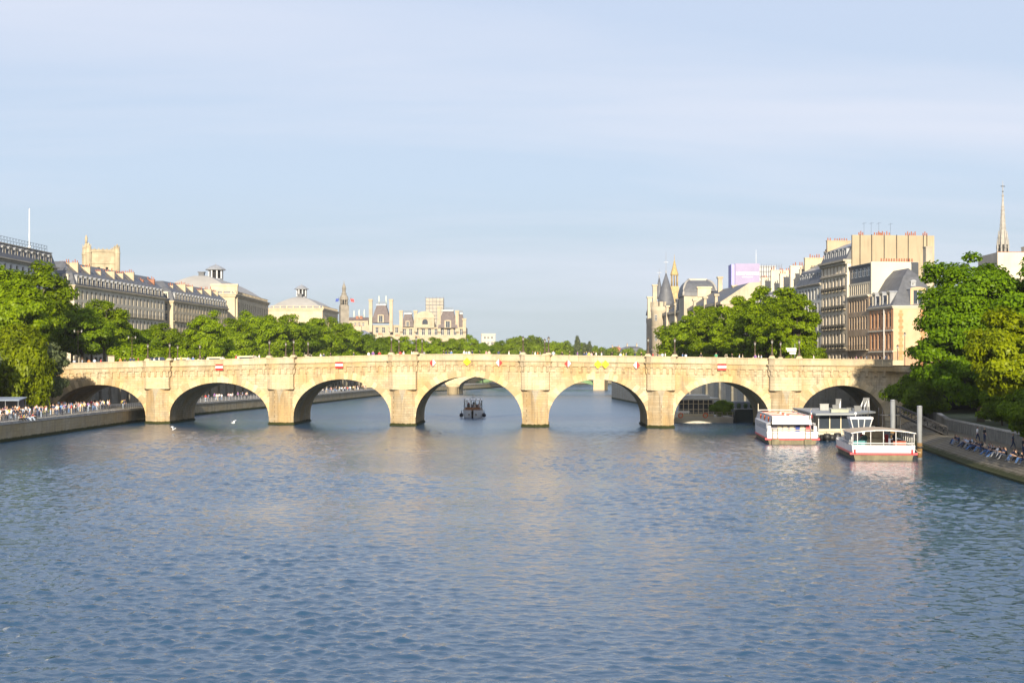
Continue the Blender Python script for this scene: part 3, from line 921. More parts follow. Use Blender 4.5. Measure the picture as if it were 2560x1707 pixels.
def leaves_mesh(name, centers, radii, counts, size, mat, seed, droop=0.0, flat=0.6, bias=None, crown_c=None):
    """leaf sized rhombic faces spread through clumps; each leaf has its own tilt"""
    rg = np.random.default_rng(seed)
    P = []; Cn = []
    for c, r, n in zip(centers, radii, counts):
        v = rg.normal(size=(n, 3)); v /= np.linalg.norm(v, axis=1)[:, None]
        rad = rg.random(n) ** 0.45
        p = v * rad[:, None] * np.array([r, r, r * flat])
        p[:, 2] -= droop * np.abs(rg.normal(size=n)) * r
        P.append(p + np.array(c)); Cn.append(v)
    P = np.concatenate(P); Cn = np.concatenate(Cn); n = len(P)
    up = np.tile(np.array([0, 0, 0.30]), (n, 1))
    out = P - (np.array(crown_c) if crown_c is not None else P.mean(0)); out /= np.linalg.norm(out, axis=1)[:, None] + 1e-6
    nr = Cn * 0.6 + up + out * 0.75 + rg.normal(size=(n, 3)) * 0.42
    nr /= np.linalg.norm(nr, axis=1)[:, None]
    a = rg.normal(size=(n, 3)); a[:, 2] -= droop * 2.5
    a -= nr * np.sum(a * nr, axis=1)[:, None]; a /= np.linalg.norm(a, axis=1)[:, None] + 1e-6
    b = np.cross(nr, a)
    s = size * (0.6 + 0.8 * rg.random(n))[:, None]
    el = 1.0 + droop * 0.8
    V = np.stack([P - a * s * el, P + b * s * 0.62 - a * s * .1, P + a * s * el, P - b * s * 0.62 - a * s * .1], axis=1).reshape(-1, 3)
    me = bpy.data.meshes.new(name)
    me.vertices.add(4 * n); me.loops.add(4 * n); me.polygons.add(n)
    me.vertices.foreach_set('co', V.astype(np.float32).ravel())
    me.loops.foreach_set('vertex_index', np.arange(4 * n, dtype=np.int32))
    me.polygons.foreach_set('loop_start', np.arange(0, 4 * n, 4, dtype=np.int32))
    me.materials.append(mat)
    me.update(calc_edges=True)
    return me

def tree_template(name, seed, rx, h0, h1, nclump, leaf, nleaf, mat, bark, shape='round', trunk_r=0.35, droop=0.0, clump=(1.2, 2.3), flat=.6):
    """crown between heights h0 and h1, half width rx"""
    rg = random.Random(seed)
    cz, rz = (h0 + h1) / 2, (h1 - h0) / 2
    cs, rs = [], []
    nclump = int(nclump * 1.45); nleaf = int(nleaf * 2.3); leaf = leaf * .84; clump = (clump[0], clump[1] * 1.12)
    lob = [(rg.uniform(0, 2 * math.pi), rg.uniform(-.6, .9), rg.uniform(.12, .3)) for _ in range(7)]
    tries = 0
    while len(cs) < nclump and tries < 20000:
        tries += 1
        v = Vector((rg.gauss(0, 1), rg.gauss(0, 1), rg.gauss(0, 1))).normalized()
        rr = (0.30 + 0.66 * rg.random() ** 0.6)
        k = 1.0
        for az, el, am in lob:
            d = Vector((math.cos(az) * math.cos(el), math.sin(az) * math.cos(el), math.sin(el)))
            k += am * max(0, v.dot(d) - .55) * 1.6 - .02
        k = min(k, 1.14)
        x, y, z = v.x * rx * rr * k, v.y * rx * rr * k, v.z * rz * rr * k
        if shape == 'cone':
            t = (z + rz) / (2 * rz); s = max(.12, 1.05 - t) * 1.25; x *= s; y *= s
        elif shape == 'dome':
            t = (z + rz) / (2 * rz); s = 1.12 - .35 * t; x *= s; y *= s
        elif shape == 'upright':
            t = (z + rz) / (2 * rz); s = .72 + .42 * math.sin(min(1, t * 1.1) * math.pi * .62); x *= s; y *= s
        r = rg.uniform(*clump)
        cs.append((x, y, cz + z)); rs.append(r)
    tot = sum(r * r for r in rs)
    cnt = [max(8, int(nleaf * r * r / tot)) for r in rs]
    crown = leaves_mesh('crown', cs, rs, cnt, leaf, mat, seed, droop, flat, crown_c=(0, 0, cz - rz * .3))
    tb = MB()
    hb = h0 + (h1 - h0) * .18
    lean = (rg.uniform(-.3, .3), rg.uniform(-.3, .3))
    tr = [(0, 0, -.3), (lean[0] * .3, lean[1] * .3, h0 * .5), (lean[0], lean[1], hb), (lean[0] * 1.4, lean[1] * 1.4, cz)]
    tb.tube(tr, [trunk_r * 1.35, trunk_r, trunk_r * .8, trunk_r * .45], 8)
    order = sorted(range(len(cs)), key=lambda i: rg.random())[:16]
    for i in order:
        e = Vector(cs[i]); t = rg.uniform(.35, 1.0)
        s = Vector(tr[1]).lerp(Vector(tr[2]), t) if e.z < cz else Vector(tr[2]).lerp(Vector(tr[3]), t * .8)
        m_ = s.lerp(e, .5) + Vector((0, 0, .8 if droop == 0 else 1.6))
        tb.tube([s, m_, e], [trunk_r * .38, trunk_r * .22, .05], 5, cap=False)
    trunk = tb.mesh('trunk', bark)
    return trunk, crown

T = {}
T['planeA'] = tree_template('planeA', 1, 6.6, 4.0, 19, 60, .40, 8500, LEAF, BARKP, 'round', .42)
T['planeB'] = tree_template('planeB', 2, 7.4, 3.6, 18, 64, .40, 9000, LEAF, BARKP, 'dome', .40)
T['planeC'] = tree_template('planeC', 3, 6.0, 4.2, 20, 58, .40, 8000, LEAF, BARKP, 'upright', .40)
T['planeD'] = tree_template('planeD', 4, 6.8, 4.5, 17, 60, .40, 8500, LEAF_D, BARK, 'round', .38)
T['low'] = tree_template('low', 5, 5.6, 1.6, 11.5, 46, .40, 6500, LEAF, BARK, 'dome', .26)
T['upA'] = tree_template('upA', 6, 5.6, 2.0, 21, 70, .36, 10500, LEAF, BARK, 'upright', .34, clump=(1.0, 1.9))
T['upB'] = tree_template('upB', 7, 5.0, 2.5, 22, 62, .36, 9000, LEAF, BARK, 'upright', .32, clump=(.9, 1.8))
T['far'] = tree_template('far', 8, 7.0, 2.0, 17, 50, .62, 4200, LEAF_F, BARK, 'dome', .4, clump=(1.6, 2.8))
T['poplar'] = tree_template('poplar', 9, 3.0, 2.0, 24, 46, .55, 3000, LEAF_G, BARK, 'cone', .35, clump=(1.0, 1.7), flat=1.0)
T['weeping'] = tree_template('weeping', 10, 5.2, 2.2, 15.5, 62, .30, 17000, LEAF_W, BARK, 'dome', .36, droop=.75, clump=(1.0, 1.9), flat=.7)
T['silver'] = tree_template('silver', 12, 3.6, 2.5, 13.5, 48, .30, 8500, LEAF_G, BARK, 'upright', .28, droop=.15, clump=(.8, 1.5))
T['chestnut'] = tree_template('chestnut', 13, 10.6, .4, 25.2, 175, .34, 46000, LEAF_C, BARK, 'dome', .55, clump=(1.2, 2.5), flat=.55)
T['chestnutB'] = tree_template('chestnutB', 14, 8.4, 2.0, 21.5, 90, .36, 22000, LEAF_C, BARK, 'dome', .5, clump=(1.3, 2.6), flat=.45)
T['yellow'] = tree_template('yellow', 15, 5.6, 2.4, 14.2, 90, .25, 21000, LEAF_Y, BARK, 'upright', .3, droop=.18, clump=(.8, 1.6))
T['bush'] = tree_template('bush', 16, 3.4, .2, 5.6, 40, .22, 9000, LEAF_D, BARK, 'dome', .12, clump=(.7, 1.4))
def tree(kind, x, y, z, label, group, sc=1.0, rz=None, sz=None, name='tree'):
    e = empty(name, (x, y, z), RND.uniform(0, 6.28) if rz is None else rz, label, 'tree', group)
    e.scale = (sc, sc, sz or sc)
    tr, cr = T[kind]
    link('trunk', tr, e); link('crown', cr, e)
    return e

# left bank, street level row beyond the bridge (in file along the bank) and on the lower quay
GL = 'trees lining the left bank street'
gap = QW + 5.0
row = [ # px, Y, kind, ground z, scale, label
    (12, 318, 'planeA', ZS, 1.16), (88, 322, 'planeC', ZS, 1.12), (45, 285, 'planeB', ZS, .95),
    (150, 352, 'planeB', ZS, .95), (205, 343, 'planeD', ZS, .9), (262, 370, 'planeA', ZS, .92), (300, 392, 'planeB', ZS, .74), (228, 400, 'planeC', ZS, .86),
    (350, 405, 'planeD', ZS, .70), (392, 432, 'planeA', ZS, .72), (432, 450, 'planeB', ZS, .70), (470, 470, 'planeD', ZS, .74),
    (512, 452, 'planeC', ZS, .86), (548, 478, 'planeB', ZS, .70), (590, 505, 'planeA', ZS, .92), (634, 520, 'planeC', ZS, .98), (675, 528, 'planeB', ZS, 1.08),
    (715, 548, 'planeA', ZS, 1.07), (752, 560, 'planeD', ZS, 1.12), (792, 580, 'planeB', ZS, 1.12), (826, 598, 'planeC', ZS, 1.0), (862, 622, 'planeA', ZS, 1.03), (180, 374, 'planeC', ZS, .78),
    (906, 640, 'planeD', ZS, .98), (940, 660, 'planeD', ZS, .92), (972, 690, 'planeB', ZS, .86), (1008, 712, 'planeA', ZS, .84),
    (1050, 740, 'planeB', ZS, .86), (1092, 762, 'planeA', ZS, .88), (1132, 782, 'planeB', ZS, .92), (1172, 806, 'planeC', ZS, .9), (1205, 830, 'planeD', ZS, .96), (1245, 852, 'planeA', ZS, .88),
]
lower = [(330, 350, .9), (395, 372, .86), (450, 392, .88), (520, 408, .9), (600, 432, .86), (668, 470, .96), (735, 500, .9), (815, 560, 1.0), (880, 590, .98), (975, 660, 1.08), (1045, 700, 1.1)]
REFS = [(12, 'at the picture edge above the quay crowd'), (45, 'directly behind the weeping tree'), (92, 'rising beside the department store'), (150, 'behind the silvery quay tree'), (205, 'by the first double street lamp'), (235, 'behind the poster board'), (262, 'by the poster board'), (300, 'by the second double street lamp'),
        (365, 'beyond the first bastion'), (443, 'beyond the first cream van'), (525, 'beyond the cream van over the sign'), (607, 'beyond the long cream van'), (674, 'beyond the second bastion'), (734, 'right of the second bastion lamps'), (790, 'left of the second striped sign'), (849, 'beyond the second striped sign'), (910, 'left of the third bastion'), (979, 'beyond the third bastion'), (1041, 'right of the third bastion lamps'),
        (1082, 'beyond the red-left diamond sign'), (1130, 'left of the single yellow diamond'), (1168, 'beyond the single yellow diamond'), (1210, 'right of the single yellow diamond'), (1248, 'beyond the red-right diamond sign'), (1272, 'left of the fourth bastion'), (1308, 'beyond the fourth bastion'), (1340, 'between the fourth bastion lamps'), (1378, 'right of the fourth bastion lamps'), (1419, 'beyond the second red-left diamond'), (1455, 'left of the twin yellow diamonds'),
        (1495, 'beyond the twin yellow diamonds'), (1532, 'right of the twin yellow diamonds'), (1570, 'left of the last red-right diamond'), (1600, 'beyond the last red-right diamond'), (1640, 'beside the round palace tower')]
def where(px): return min(REFS, key=lambda r: abs(r[0] - px))[1]
KDESC = {'planeA': 'broad green plane tree', 'planeB': 'wide-crowned green plane tree', 'planeC': 'tall upright green plane tree', 'planeD': 'darker green plane tree'}
for px, Y, k, zg, s in row:
    tree(k, xat(px, Y), Y, zg, '%s on the left bank %s' % (KDESC[k], where(px)), GL, s, name='plane_tree')
for px, Y, s in lower:
    tree('low', xat(px, Y), Y, ZQ + 3.6, 'small low-crowned tree before the street trees, %s' % where(px), 'small trees below the left bank street', s, name='small_tree')
# trees at the very left before the bridge, standing on the lower quay
tree('weeping', -84.0, 262, ZQ, 'weeping willow-like tree on the left quay above the crowd', None, 1.06, .4, name='willow_tree')
tree('silver', -82.3, 271, ZQ, 'grey-green silvery tree beside the weeping tree on the left quay', None, 1.0, 1.0, name='silver_tree')
tree('silver', -86.5, 247, ZQ, 'grey-green silvery tree cut by the picture edge on the left quay', None, .95, 2.2, name='silver_tree')
# far trees past the bend
for i, (px, Y, k, s) in enumerate([(1290, 930, 'far', 1.0), (1335, 960, 'far', 1.05), (1272, 905, 'far', .8), (1378, 1010, 'far', .92), (1412, 1060, 'far', .98), (1450, 1100, 'far', .95), (1490, 1120, 'far', .86), (1530, 1150, 'far', .84), (1570, 1160, 'far', .82), (1604, 1180, 'far', .8), (1640, 1180, 'far', .8)]):
    tree(k, xat(px, Y), Y, ZS, 'hazy green tree at the far river bend, %s' % where(px), 'hazy trees at the far bend', s * 1.25, name='distant_tree')
for i, (px, Y, s) in enumerate([(1443, 1050, 1.0), (1462, 1060, .8), (1474, 1070, .86), (1508, 1090, .6)]):
    tree('poplar', xat(px, Y), Y, ZS, 'slim grey-green poplar rising above the far trees', 'slim poplars at the far bend', s, name='poplar_tree')

# island trees beyond the bridge, in front of the palace and the houses
GI = 'trees along the island street'
for px, Y, k, s, lab in [(1706, 452, 'low', 1.3, 'low tree at the foot of the round palace tower'), (1736, 430, 'upB', .95, 'upright tree nearest the palace facade'), (1780, 404, 'upA', .93, 'upright tree hiding the palace roof edge'),
                         (1828, 382, 'upB', .97, 'upright tree below the lavender advertising tarpaulin'), (1872, 362, 'upA', .92, 'full upright tree between palace and houses'), (1918, 346, 'upB', 1.0, 'tall tree at the centre of the island clump'),
                         (1965, 334, 'upA', 1.0, 'tallest tree of the island clump'), (1996, 327, 'upB', .86, 'tree of the island clump nearest the tall stone house'), (2030, 322, 'low', .5, 'small tree beside the ground floor of the tall stone house')]:
    tree(k, xat(px, Y), Y, ZS - (1.5 if k != 'low' else 0), lab, GI, s)
# island tip garden
tree('chestnut', 67.4, 221, ZG, 'huge chestnut tree towering over the right quay', None, 1.0, .5, name='chestnut_tree')
tree('chestnutB', 76.5, 213, ZG, 'second chestnut tree behind the yellow-green tree on the right quay', None, 1.2, 2.0, name='chestnut_tree')
tree('yellow', 62.5, 190, ZG, 'yellow-green tree overhanging the seated people', None, 1.08, .3, name='yellow_green_tree')
tree('bush', 57.6, 170, ZG - .3, 'dark green shrub spilling over the garden wall', None, 1.05, name='shrub')
tree('bush', 66, 183, ZG, 'dark shrub in the shade under the yellow-green tree', None, 1.1, name='shrub')
tree('bush', 65.5, 205, ZG, 'dark shrub in the shade under the huge chestnut', None, 1.0, name='shrub')
tree('bush', 63.2, 238, ZG, 'broad dark shrub between chestnut and bridge end', None, 1.3, name='shrub')
# more garden trees nearer the camera, out of frame to the right: their shade falls on the sloping quay
for x, y, k, s in ((58.6, 151, 'low', 1.1), (55.2, 134, 'planeB', .85), (54.6, 118, 'planeB', .85), (62, 140, 'planeA', .78), (54.5, 103, 'planeB', .85), (64, 122, 'planeB', .9), (66, 158, 'low', 1.3)):
    tree(k, x, y, ZG, 'garden tree of the island tip beside the path before the shrubs', 'garden trees of the island tip', s, name='garden_tree')
# ================================================================== buildings
LIME = simple('paris_limestone', (0.503, 0.422, 0.296), 0.9, 0.18, 0.35, bump=0.15, streak=0.25)
LIME2 = simple('pale_plaster', (0.545, 0.485, 0.383), 0.9, 0.12, 0.35, streak=0.2)
LIME3 = simple('grey_beige_stone', (0.377, 0.336, 0.271), 0.9, 0.2, 0.35, streak=0.3)
SLATE = simple('slate_roof', (0.10, 0.105, 0.12), 0.55, 0.25, 0.8, streak=0.2)
SLATEB = simple('brown_slate_roof', (0.13, 0.105, 0.105), 0.65, 0.25, 0.8)
ZINC = simple('zinc_roof', (0.30, 0.31, 0.33), 0.45, 0.18, 0.5, metal=0.2, streak=0.25)
ZINCW = simple('pale_zinc_roof', (0.336, 0.320, 0.296), 0.55, 0.12, 0.2, streak=0.15)
POT = simple('terracotta_pot', (0.32, 0.12, 0.07), 0.85, 0.25, 3.0)
BRICK = simple('red_brick', (0.29, 0.135, 0.085), 0.9, 0.22, 1.5, streak=0.2)
PLASTER = simple('party_wall_plaster', (0.441, 0.372, 0.258), 0.95, 0.16, 0.18, streak=0.35)
WFRAME = simple('white_window_frame', (0.72, 0.70, 0.66), 0.5, 0.08, 1.0)
SHUT = simple('grey_shutter', (0.46, 0.46, 0.45), 0.6, 0.12, 1.0)
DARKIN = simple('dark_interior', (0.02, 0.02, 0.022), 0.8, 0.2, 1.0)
GOLD = simple('gilded_lead', (0.40, 0.29, 0.13), 0.6, 0.3, 1.5)
TARP = simple('lavender_tarpaulin', (0.285, 0.25, 0.385), 0.7, 0.10, 0.25)

_wcache = {}
def window_mesh(w, h, style):
    key = (round(w, 2), round(h, 2), style)
    if key in _wcache: return _wcache[key]
    b = MB()
    b.face([(0, .03, 0), (w, .03, 0), (w, .03, h), (0, .03, h)], 1)
    t = min(.1, w * .09)
    for x0, x1, z0, z1 in ((0, t, 0, h), (w - t, w, 0, h), (t, w - t, 0, t), (t, w - t, h - t, h), (w / 2 - t * .6, w / 2 + t * .6, t, h - t), (t, w / 2 - t * .6, h * .62, h * .62 + t * .7), (w / 2 + t * .6, w - t, h * .62, h * .62 + t * .7)):
        b.face([(x0, 0, z0), (x1, 0, z0), (x1, 0, z1), (x0, 0, z1)], 0)
    if style == 'shut':      # open shutters folded against the wall
        for s in (-1, 1):
            x0 = -w * .48 if s < 0 else w + .02
            b.box(x0, x0 + w * .46, -.34, -.30, 0, h, 2)
    me = b.mesh('window', [WFRAME, GLASS, SHUT])
    _wcache[key] = me
    return me

def wall_panel(mb, P0, U, Nin, w, z0, z1, holes, depth=.30, m=0):
    """vertical wall from P0 along U; holes = (u0, u1, za, zb); makes the reveals too"""
    us = sorted({0, w} | {h[0] for h in holes} | {h[1] for h in holes})
    P0, U, Nin = Vector(P0), Vector(U), Vector(Nin)
    def pt(u, z, d=0): 
        q = P0 + U * u + Nin * d
        return (q.x, q.y, z)
    for ua, ub in zip(us, us[1:]):
        if ub - ua < 1e-5: continue
        um = (ua + ub) / 2
        hs = sorted([h for h in holes if h[0] < um < h[1]], key=lambda h: h[2])
        z = z0
        for h in hs:
            mb.face([pt(ua, z), pt(ub, z), pt(ub, h[2]), pt(ua, h[2])], m); z = h[3]
        mb.face([pt(ua, z), pt(ub, z), pt(ub, z1), pt(ua, z1)], m)
    for u0, u1, za, zb in holes:
        mb.face([pt(u0, za), pt(u0, za, depth), pt(u0, zb, depth), pt(u0, zb)], m)
        mb.face([pt(u1, za, depth), pt(u1, za), pt(u1, zb), pt(u1, zb, depth)], m)
        mb.face([pt(u0, za, depth), pt(u0, za), pt(u1, za), pt(u1, za, depth)], m)
        mb.face([pt(u0, zb), pt(u0, zb, depth), pt(u1, zb, depth), pt(u1, zb)], m)

_rcache = {}
def railing_mesh(w, h=.95, solid=False):
    key = (round(w, 2), h, solid)
    if key in _rcache: return _rcache[key]
    b = MB()
    b.box(0, w, -.5, 0, -.16, 0, 1)
    b.box(0, w, -.48, -.44, h - .05, h, 0)
    b.box(0, w, -.48, -.44, .05, .09, 0)
    n = max(2, int(w / (.16 if w < 3 else .24)))
    for k in range(n + 1):
        x = .02 + (w - .04) * k / n
        b.face([(x - .022, -.46, .05), (x + .022, -.46, .05), (x + .022, -.46, h), (x - .022, -.46, h)], 0)
    for x in (.02, w - .02): b.face([(x, -.46, 0), (x, 0, 0), (x, 0, h), (x, -.46, h)], 0) if w < 3 else None
    me = b.mesh('balcony', [IRON, LIME])
    _rcache[key] = me
    return me

def chimney(parent, x, y0, y1, z0, z1, mat=None, thick=.8, pots=True):
    b = MB(); b.box(x - thick / 2, x + thick / 2, y0, y1, z0, z1); b.box(x - thick / 2 - .08, x + thick / 2 + .08, y0 - .08, y1 + .08, z1, z1 + .18)
    c = link('chimney', b.mesh('chimney', mat or PLASTER), parent)
    if pots:
        p = MB(); n = max(2, int((y1 - y0) / .55))
        for k in range(n):
            if RND.random() < .22: continue
            yy = y0 + (y1 - y0) * (k + .5) / n; hh = RND.choice((.5, .6, .9))
            p.lathe([(.15, z1 + .17), (.12, z1 + .17 + hh)], 6, x, yy, smooth=False)
        if p.v: tag(link('chimney_pot_row', p.mesh('chimney_pot_row', POT), c), kind='stuff')
    return c

_dcache = {}
def dormer_mesh(w, h, d, wall, roof, kind='arch'):
    key = (w, h, d, wall.name, roof.name, kind)
    if key in _dcache: return _dcache[key]
    b = MB(); fw = w * .62; x0 = (w - fw) / 2
    hol = [(x0, x0 + fw, .25, h - .25)]
    wall_panel(b, (0, 0, 0), (1, 0, 0), (0, 1, 0), w, 0, h, hol, .18, 0)
    b.face([(x0, .18, .25), (x0 + fw, .18, .25), (x0 + fw, .18, h - .25), (x0, .18, h - .25)], 2)
    b.box(x0 + fw / 2 - .04, x0 + fw / 2 + .04, .12, .18, .25, h - .25, 3)
    b.box(x0, x0 + .07, .12, .18, .25, h - .25, 3); b.box(x0 + fw - .07, x0 + fw, .12, .18, .25, h - .25, 3)
    b.face([(0, 0, 0), (0, 0, h), (0, d, h), (0, d, 0)], 1); b.face([(w, 0, 0), (w, d, 0), (w, d, h), (w, 0, h)], 1)
    n = 7; pr = []
    for k in range(n + 1):
        a = math.pi * k / n
        pr.append((w / 2 - (w / 2 + .12) * math.cos(a), h + (.42 if kind == 'arch' else .12) * math.sin(a)))
    b.face([(x, -.1, z) for x, z in pr], 0)
    for (xa, za), (xb, zb) in zip(pr, pr[1:]):
        b.face([(xa, -.1, za), (xb, -.1, zb), (xb, d, zb), (xa, d, za)], 1)
    me = b.mesh('dormer', [wall, roof, GLASS, WFRAME])
    _dcache[key] = me
    return me

def mansard(parent, L, D, z, h1, s1, h2, mat, mat2=None, hip=(0, 0), over=.25):
    """steep lower slope, shallow upper slope; hip = inset of the slopes at x = 0 and x = L"""
    b = MB()
    o = over
    r0 = [(-o * bool(hip[0]), -o), (L + o * bool(hip[1]), -o), (L + o * bool(hip[1]), D + o), (-o * bool(hip[0]), D + o)]
    r1 = [(s1 * hip[0], s1), (L - s1 * hip[1], s1), (L - s1 * hip[1], D - s1), (s1 * hip[0], D - s1)]
    k = min(D / 2 - s1, 4.0) * 1.0
    r2 = [(r1[0][0] + k * hip[0], s1 + k), (r1[1][0] - k * hip[1], s1 + k), (r1[1][0] - k * hip[1], D - s1 - k), (r1[0][0] + k * hip[0], D - s1 - k)]
    for ra, za, rb, zb, m in ((r0, z, r1, z + h1, 0), (r1, z + h1, r2, z + h1 + h2, 1)):
        for i in range(4):
            j = (i + 1) % 4
            b.face([(*ra[i], za), (*ra[j], za), (*rb[j], zb), (*rb[i], zb)], m)
    b.face([(*p, z + h1 + h2) for p in r2], 1)
    return link('roof', b.mesh('roof', [mat, mat2 or mat]), parent)

def building(name, label, loc, ang, L, D, Hh, rows, ncol, wall=None, margin=1.0, ends=(None, None), cat='building', depth=.3, skip=()):
    """rows: dict(z, h, w, style, bal) ; ends: window rows on the x=0 / x=L walls as (columns, rows)"""
    wall = wall or LIME
    e = empty(name, loc, ang, label, cat)
    mb = MB()
    pitch = (L - 2 * margin) / ncol
    holes = []; wins = []
    for ri, r in enumerate(rows):
        for c in range(ncol):
            if (ri, c) in skip: continue
            u = margin + pitch * (c + .5) - r['w'] / 2
            holes.append((u, u + r['w'], r['z'], r['z'] + r['h'])); wins.append((u, r))
    wall_panel(mb, (0, 0, 0), (1, 0, 0), (0, 1, 0), L, 0, Hh, holes, depth)
    for side in (0, 1):
        hs = []
        spec = ends[side]
        if spec:
            nc, rr = spec
            for r in rr:
                for c in range(nc):
                    u = D * (c + .5) / nc - r['w'] / 2
                    hs.append((u, u + r['w'], r['z'], r['z'] + r['h']))
        if side == 0: wall_panel(mb, (0, D, 0), (0, -1, 0), (1, 0, 0), D, 0, Hh, hs, depth)
        else: wall_panel(mb, (L, 0, 0), (0, 1, 0), (-1, 0, 0), D, 0, Hh, hs, depth)
        for u0, u1, za, zb in hs:
            o = link('window', window_mesh(u1 - u0, zb - za, 'plain'), e)
            if side == 0: o.location = (depth - .05, D - u0, za); o.rotation_euler = (0, 0, -math.pi / 2)
            else: o.location = (L - depth + .05, u0, za); o.rotation_euler = (0, 0, math.pi / 2)
    mb.face([(L, D, 0), (0, D, 0), (0, D, Hh), (L, D, Hh)])
    mb.face([(0, 0, Hh), (L, 0, Hh), (L, D, Hh), (0, D, Hh)])
    link('wall', mb.mesh('wall', wall), e)
    for u, r in wins:
        link('window', window_mesh(r['w'], r['h'], r.get('style', 'plain')), e, (u, depth - .05, r['z']))
        if r.get('bal') == 'each':
            link('balcony', railing_mesh(r['w'] + .3), e, (u - .15, 0, r['z'] + .02))
    for r in rows:
        if r.get('bal') == 'full':
            link('balcony', railing_mesh(L - .6), e, (.3, 0, r['z'] + .02))
        if r.get('band'):
            b = MB(); b.box(-.05, L + .05, -.22, .0 - .002, r['z'] - .55, r['z'] - .32)
            link('string_course', b.mesh('string_course', wall), e)
    return e
def cornice(e, L, D, z, wall, out=.4, h=.55, ends=True):
    b = MB()
    x0, x1 = (-out, L + out) if ends else (0, L)
    b.box(x0 * .5, L + (x1 - L) * .5, -out * .5, D + .05, z - h, z - h * .4); b.box(x0, x1, -out, D + .1, z - h * .4, z + .02)
    return link('cornice', b.mesh('cornice', wall), e)
def R_(z, h, w, **k): return dict(z=z, h=h, w=w, **k)

# ---------- left bank: department store, two mansard blocks
HP = math.pi / 2
rows = [R_(1.0, 3.4, 2.6), R_(6.2, 3.2, 2.4), R_(10.6, 2.9, 1.6, bal='full'), R_(14.4, 2.9, 1.6), R_(18.0, 2.9, 1.6), R_(21.6, 3.0, 1.5, bal='full')]
e = building('department_store', 'grey corner department store with tall mansard storey and white flagpole', (-117.5, 318, ZS), HP - .055, 65, 24, 25.6, rows, 17, simple('grey_store_stone', (0.60, 0.59, 0.57), .85, .15, .4, streak=.2))
cornice(e, 65, 24, 25.9, LIME3, .9, .8)
rf = mansard(e, 65, 24, 26.0, 3.2, .7, .5, SLATE, ZINC, (1, 1))
for k in range(17):
    link('dormer', dormer_mesh(1.9, 2.35, 1.2, LIME3, ZINC), e, (1.1 + (65 - 2) / 17 * k + .6, .02, 26.1))
b = MB(); b.box(.6, 64.6, .5, 23.4, 29.2, 29.45); link('roof_edge', b.mesh('roof_edge', LIME3), e)
b = MB()
for k in range(34):
    b.bar((2 + k * 1.84, 1.2, 29.5), (2 + k * 1.84, 1.2, 31.0), .06)
for z in (30.2, 31.0): b.bar((2, 1.2, z), (62.8, 1.2, z), .06)
for k in range(33): b.bar((2 + k * 1.84, 1.2, 29.6), (3.84 + k * 1.84, 1.2, 31.0), .045)
link('roof_railing', b.mesh('roof_railing', IRON), e)
b = MB(); b.box(8, 30, 4, 12, 29.4, 31.2); b.box(33, 40, 5, 11, 29.4, 30.8); link('roof_plant_room', b.mesh('roof_plant_room', ZINC), e)
fp = empty('flagpole', (-115, 366, ZS + 29.4), 0, 'white flagpole on the department store roof', 'flagpole')
b = MB(); b.lathe([(.14, 0), (.14, 3.4), (.11, 3.5), (.09, 9.2), (.0, 9.5)], 8); link('pole', b.mesh('pole', WHITE), fp)
b = MB(); b.lathe([(.35, 0), (.35, .3), (.2, .5)], 8); link('base', b.mesh('base', WHITE), fp)

def mansard_block(name, label, p0, p1, zrows, ncol, Hh, D, endcols, nchim, bricky=False, seed=0):
    L = math.dist(p0, p1); ang = math.atan2(p1[1] - p0[1], p1[0] - p0[0])
    rg = random.Random(seed)
    e = building(name, label, (*p0, ZS), ang, L, D, Hh, zrows, ncol, LIME2 if seed % 2 else LIME, .8, ends=((endcols, [zrows[-1], zrows[-2]]), None))
    cornice(e, L, D, Hh + .1, LIME, .5, .6)
    mansard(e, L, D, Hh + .1, 3.0, .85, 3.4, SLATE, SLATE, (1, 0))
    pitch = (L - 1.6) / ncol
    for k in range(ncol):
        link('dormer', dormer_mesh(1.5, 2.2, 1.3, LIME2, ZINC), e, (.8 + pitch * (k + .5) - .75, -.1, Hh + .25))
    for k in range(3):
        o = link('dormer', dormer_mesh(1.6, 2.3, 1.3, LIME2, ZINC), e, (-.1, D * (k + .5) / 3 + .8, Hh + .25), -HP)
    b = MB(); b.box(.2, L - .2, -.35, -.31, Hh + .2, Hh + 1.1); link('eaves_railing', railing_mesh(L - .8), e, (.4, .1, Hh + .14))
    zr = Hh + 3.1
    for k in range(nchim):
        x = L * (k + .7) / nchim * .98
        y0 = rg.uniform(1.2, 2.2)
        chimney(e, x, y0, y0 + rg.uniform(3.5, 5.5), zr - 1.0, zr + (rg.uniform(1.7, 3.3) if seed == 1 else rg.uniform(1.8, 3.2)), BRICK if (bricky and k >= nchim - 2) else PLASTER, .75)
    for k in range(int(nchim * 3)):
        x = L * (k + .4) / (nchim * 3)
        b = MB(); y = 2.1 + .3; s = 3.4 / 4.0
        b.face([(x - .35, 1.7, zr + .06 + (1.7 - .85) * s), (x + .35, 1.7, zr + .06 + (1.7 - .85) * s), (x + .35, 3.0, zr + .06 + (3.0 - .85) * s), (x - .35, 3.0, zr + .06 + (3.0 - .85) * s)])
        link('skylight', b.mesh('skylight', GLASS), e)
    return e
zr = [R_(.6, 3.2, 2.0), R_(5.0, 2.6, 1.2, bal='full'), R_(8.6, 2.6, 1.2), R_(12.0, 2.5, 1.2), R_(15.4, 2.4, 1.15, bal='full'), R_(18.6, 2.3, 1.15)]
mansard_block('mansard_block', 'long mansard block with brick end chimneys beside the department store', (-112, 393), (-105.6, 467), zr, 22, 22.0, 14, 3, 8, True, 1)
mansard_block('mansard_block', 'shorter mansard block with cream chimneys before the theatre', (-104.6, 474), (-99.4, 537), zr, 19, 21.6, 14, 3, 6, False, 2)

